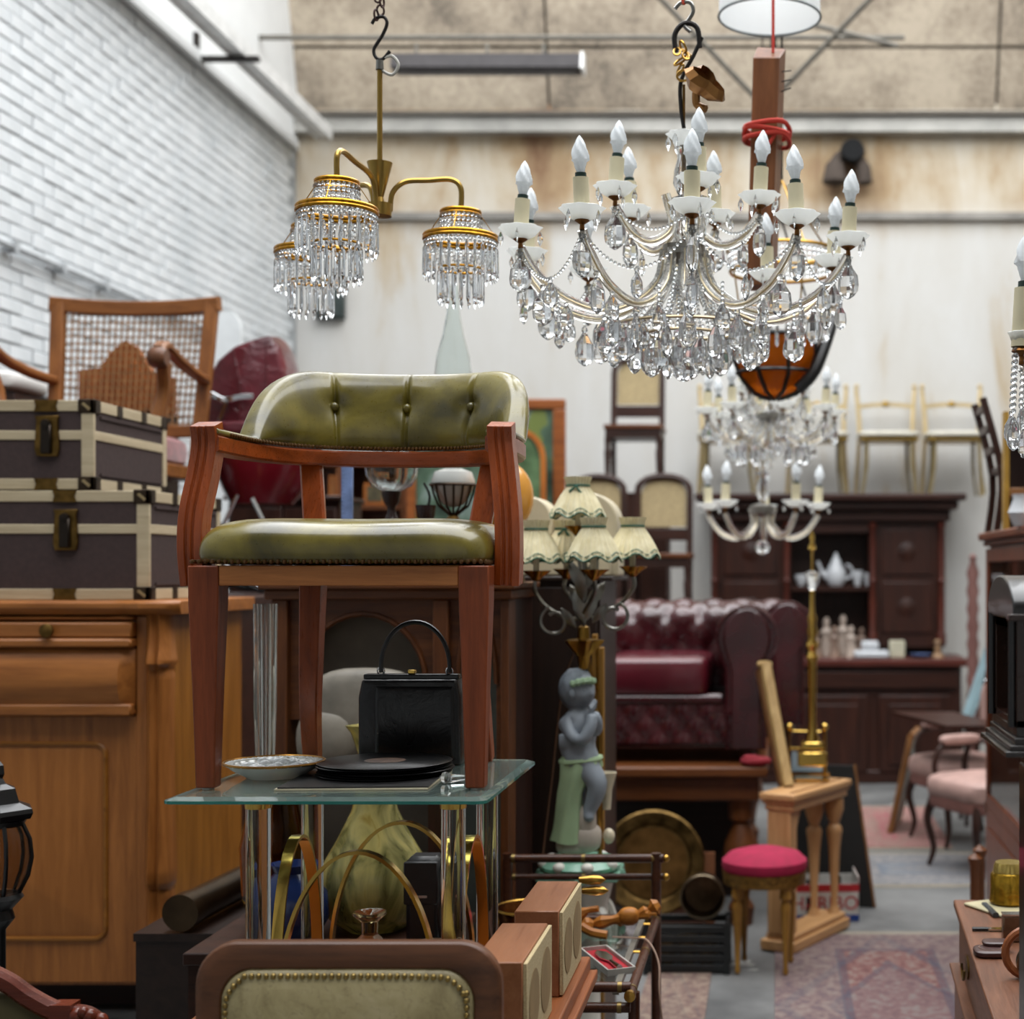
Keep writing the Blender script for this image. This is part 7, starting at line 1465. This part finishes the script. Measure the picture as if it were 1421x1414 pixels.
part('suspension', B().tube([(0, 0, .5), (0, 0, 7.4-ol.location.z)], .004, 5), IRON, ol)
part('lead_band', B().ring((0, 0, g3(518)), .140, .007, 36, 6), RUBBER, ol)
for q in range(3): a = 2*pi*q/3; part('chain', B().tube([(.16*cos(a), .16*sin(a), 0), (0, 0, .5)], .004, 5), IRON, ol)
# ---- part of a chandelier at the right edge
rc_, en, _ = chandelier('crystal_chandelier', 'ivory-candled chandelier cut off by the right edge', (X(1419, 3.0)+.3, 3.0, Z(482, 3.0)), .3, 0, 5, 1.35, [(5, .3, 0, (0, .12), -90)], dsc=.42)
stem(rc_, 1.2, .32, -.02)
for i, (E, dx, dy, r, dz, dip, pts) in enumerate(en[0]):
    for q in range(5):
        a = 2*pi*q/5; b0 = E+Vector((.018*cos(a), .018*sin(a), -.005)); part('bead_strand', beads([b0, b0-Vector((.006, 0, .09+.015*q))], .0058, .0125), CRB, rc_); part('drop', MID, None, rc_, loc=b0-Vector((.006, 0, .1+.015*q)), rot=(0, 0, a))
# ---- timber block on a red rope, drum shade
wb = thing('hanging_timber', 'rough wooden post wrapped with red rope, hanging behind the chandelier', 'timber', P(1066, 420, 4.25)); TMB = W('timber')
lo3 = lambda px, py, y=0: Vector((X(px, 4.25)-X(1066, 4.25), y, Z(py, 4.25)-Z(420, 4.25)))
prf = lambda c, w_, dd: [c+Vector((-w_/2, -dd/2, 0)), c+Vector((w_/2-.018, -dd/2, 0)), c+Vector((w_/2, dd/2, 0)), c+Vector((-w_/2+.01, dd/2, 0))]
bot, top_ = lo3(1057, 400), lo3(1068, 88)
L0, L1 = prf(bot, .085, .09), prf(top_, .094, .1); L1[2] += Vector((0, 0, .06)); L1[3] += Vector((0, 0, .065))
part('post', B().loft([L0, L1]), TMB, wb, bev=.003)
for k, py in enumerate((182, 190, 198)): c = bot.lerp(top_, (400-py)/312); part('rope_wrap', B().tube(cr([c+Vector((x*1.05, y*1.05, .012*((i+k) % 2))) for i, (x, y) in enumerate(((-.052, -.056), (.04, -.056), (.056, .05), (-.048, .055)))], 5, True), .007, 6, closed=True), plain('red_rope', '#c0392b', .8), wb)
part('rope_tail', B().tube(cr([bot.lerp(top_, .68)+Vector((.03, -.06, 0)), bot.lerp(top_, .62)+Vector((.01, -.065, 0)), bot.lerp(top_, .58)+Vector((-.005, -.06, 0))], 4), .006, 6), plain('red_rope', '#c0392b', .8), wb)
part('thread', B().tube([top_+Vector((.01, .0, .03)), top_+Vector((.012, 0, 4.2))], .0045, 6), plain('red_rope', '#c0392b', .8), wb)
for q in range(3): part('nail', B().tube([lo3(1082, 100+q*14), lo3(1098, 98+q*12)], .0018, 5), IRON, wb)
ds = thing('drum_shade', 'white fabric drum lampshade hanging at the top edge', 'lampshade', P(1068, 24, 4.6)); ws = NT('white_linen'); ws.set(Base_Color='#f6f7f7', Roughness=.8); tr = ws.n('ShaderNodeBsdfTranslucent'); tr.inputs[0].default_value = hx('#f6f7f7'); mxs = ws.n('ShaderNodeMixShader'); mxs.inputs[0].default_value = .6; ws.l(ws.b.outputs[0], mxs.inputs[1]); ws.l(tr.outputs[0], mxs.inputs[2]); ws.l(mxs.outputs[0], ws.t.nodes['Material Output'].inputs[0]); WS = ws.m
part('shade', B().lathe([(.158, 0), (.150, .24), (.148, .24), (.156, 0)], 48, shell=True), WS, ds); part('rim', B().ring((0, 0, 0), .158, .004, 48, 6), plain('grey_binding', '#8d9496', .6), ds); part('spider', B().tube([(-.15, 0, .2), (.15, 0, .2)], .003, 5).tube([(0, -.15, .2), (0, .15, .2)], .003, 5).lathe([(0, .18), (.02, .18), (.02, .22), (0, .22)], 12), STEEL, ds); part('suspension', B().tube([(0, 0, .2), (0, 0, 4)], .004, 6), IRON, ds)
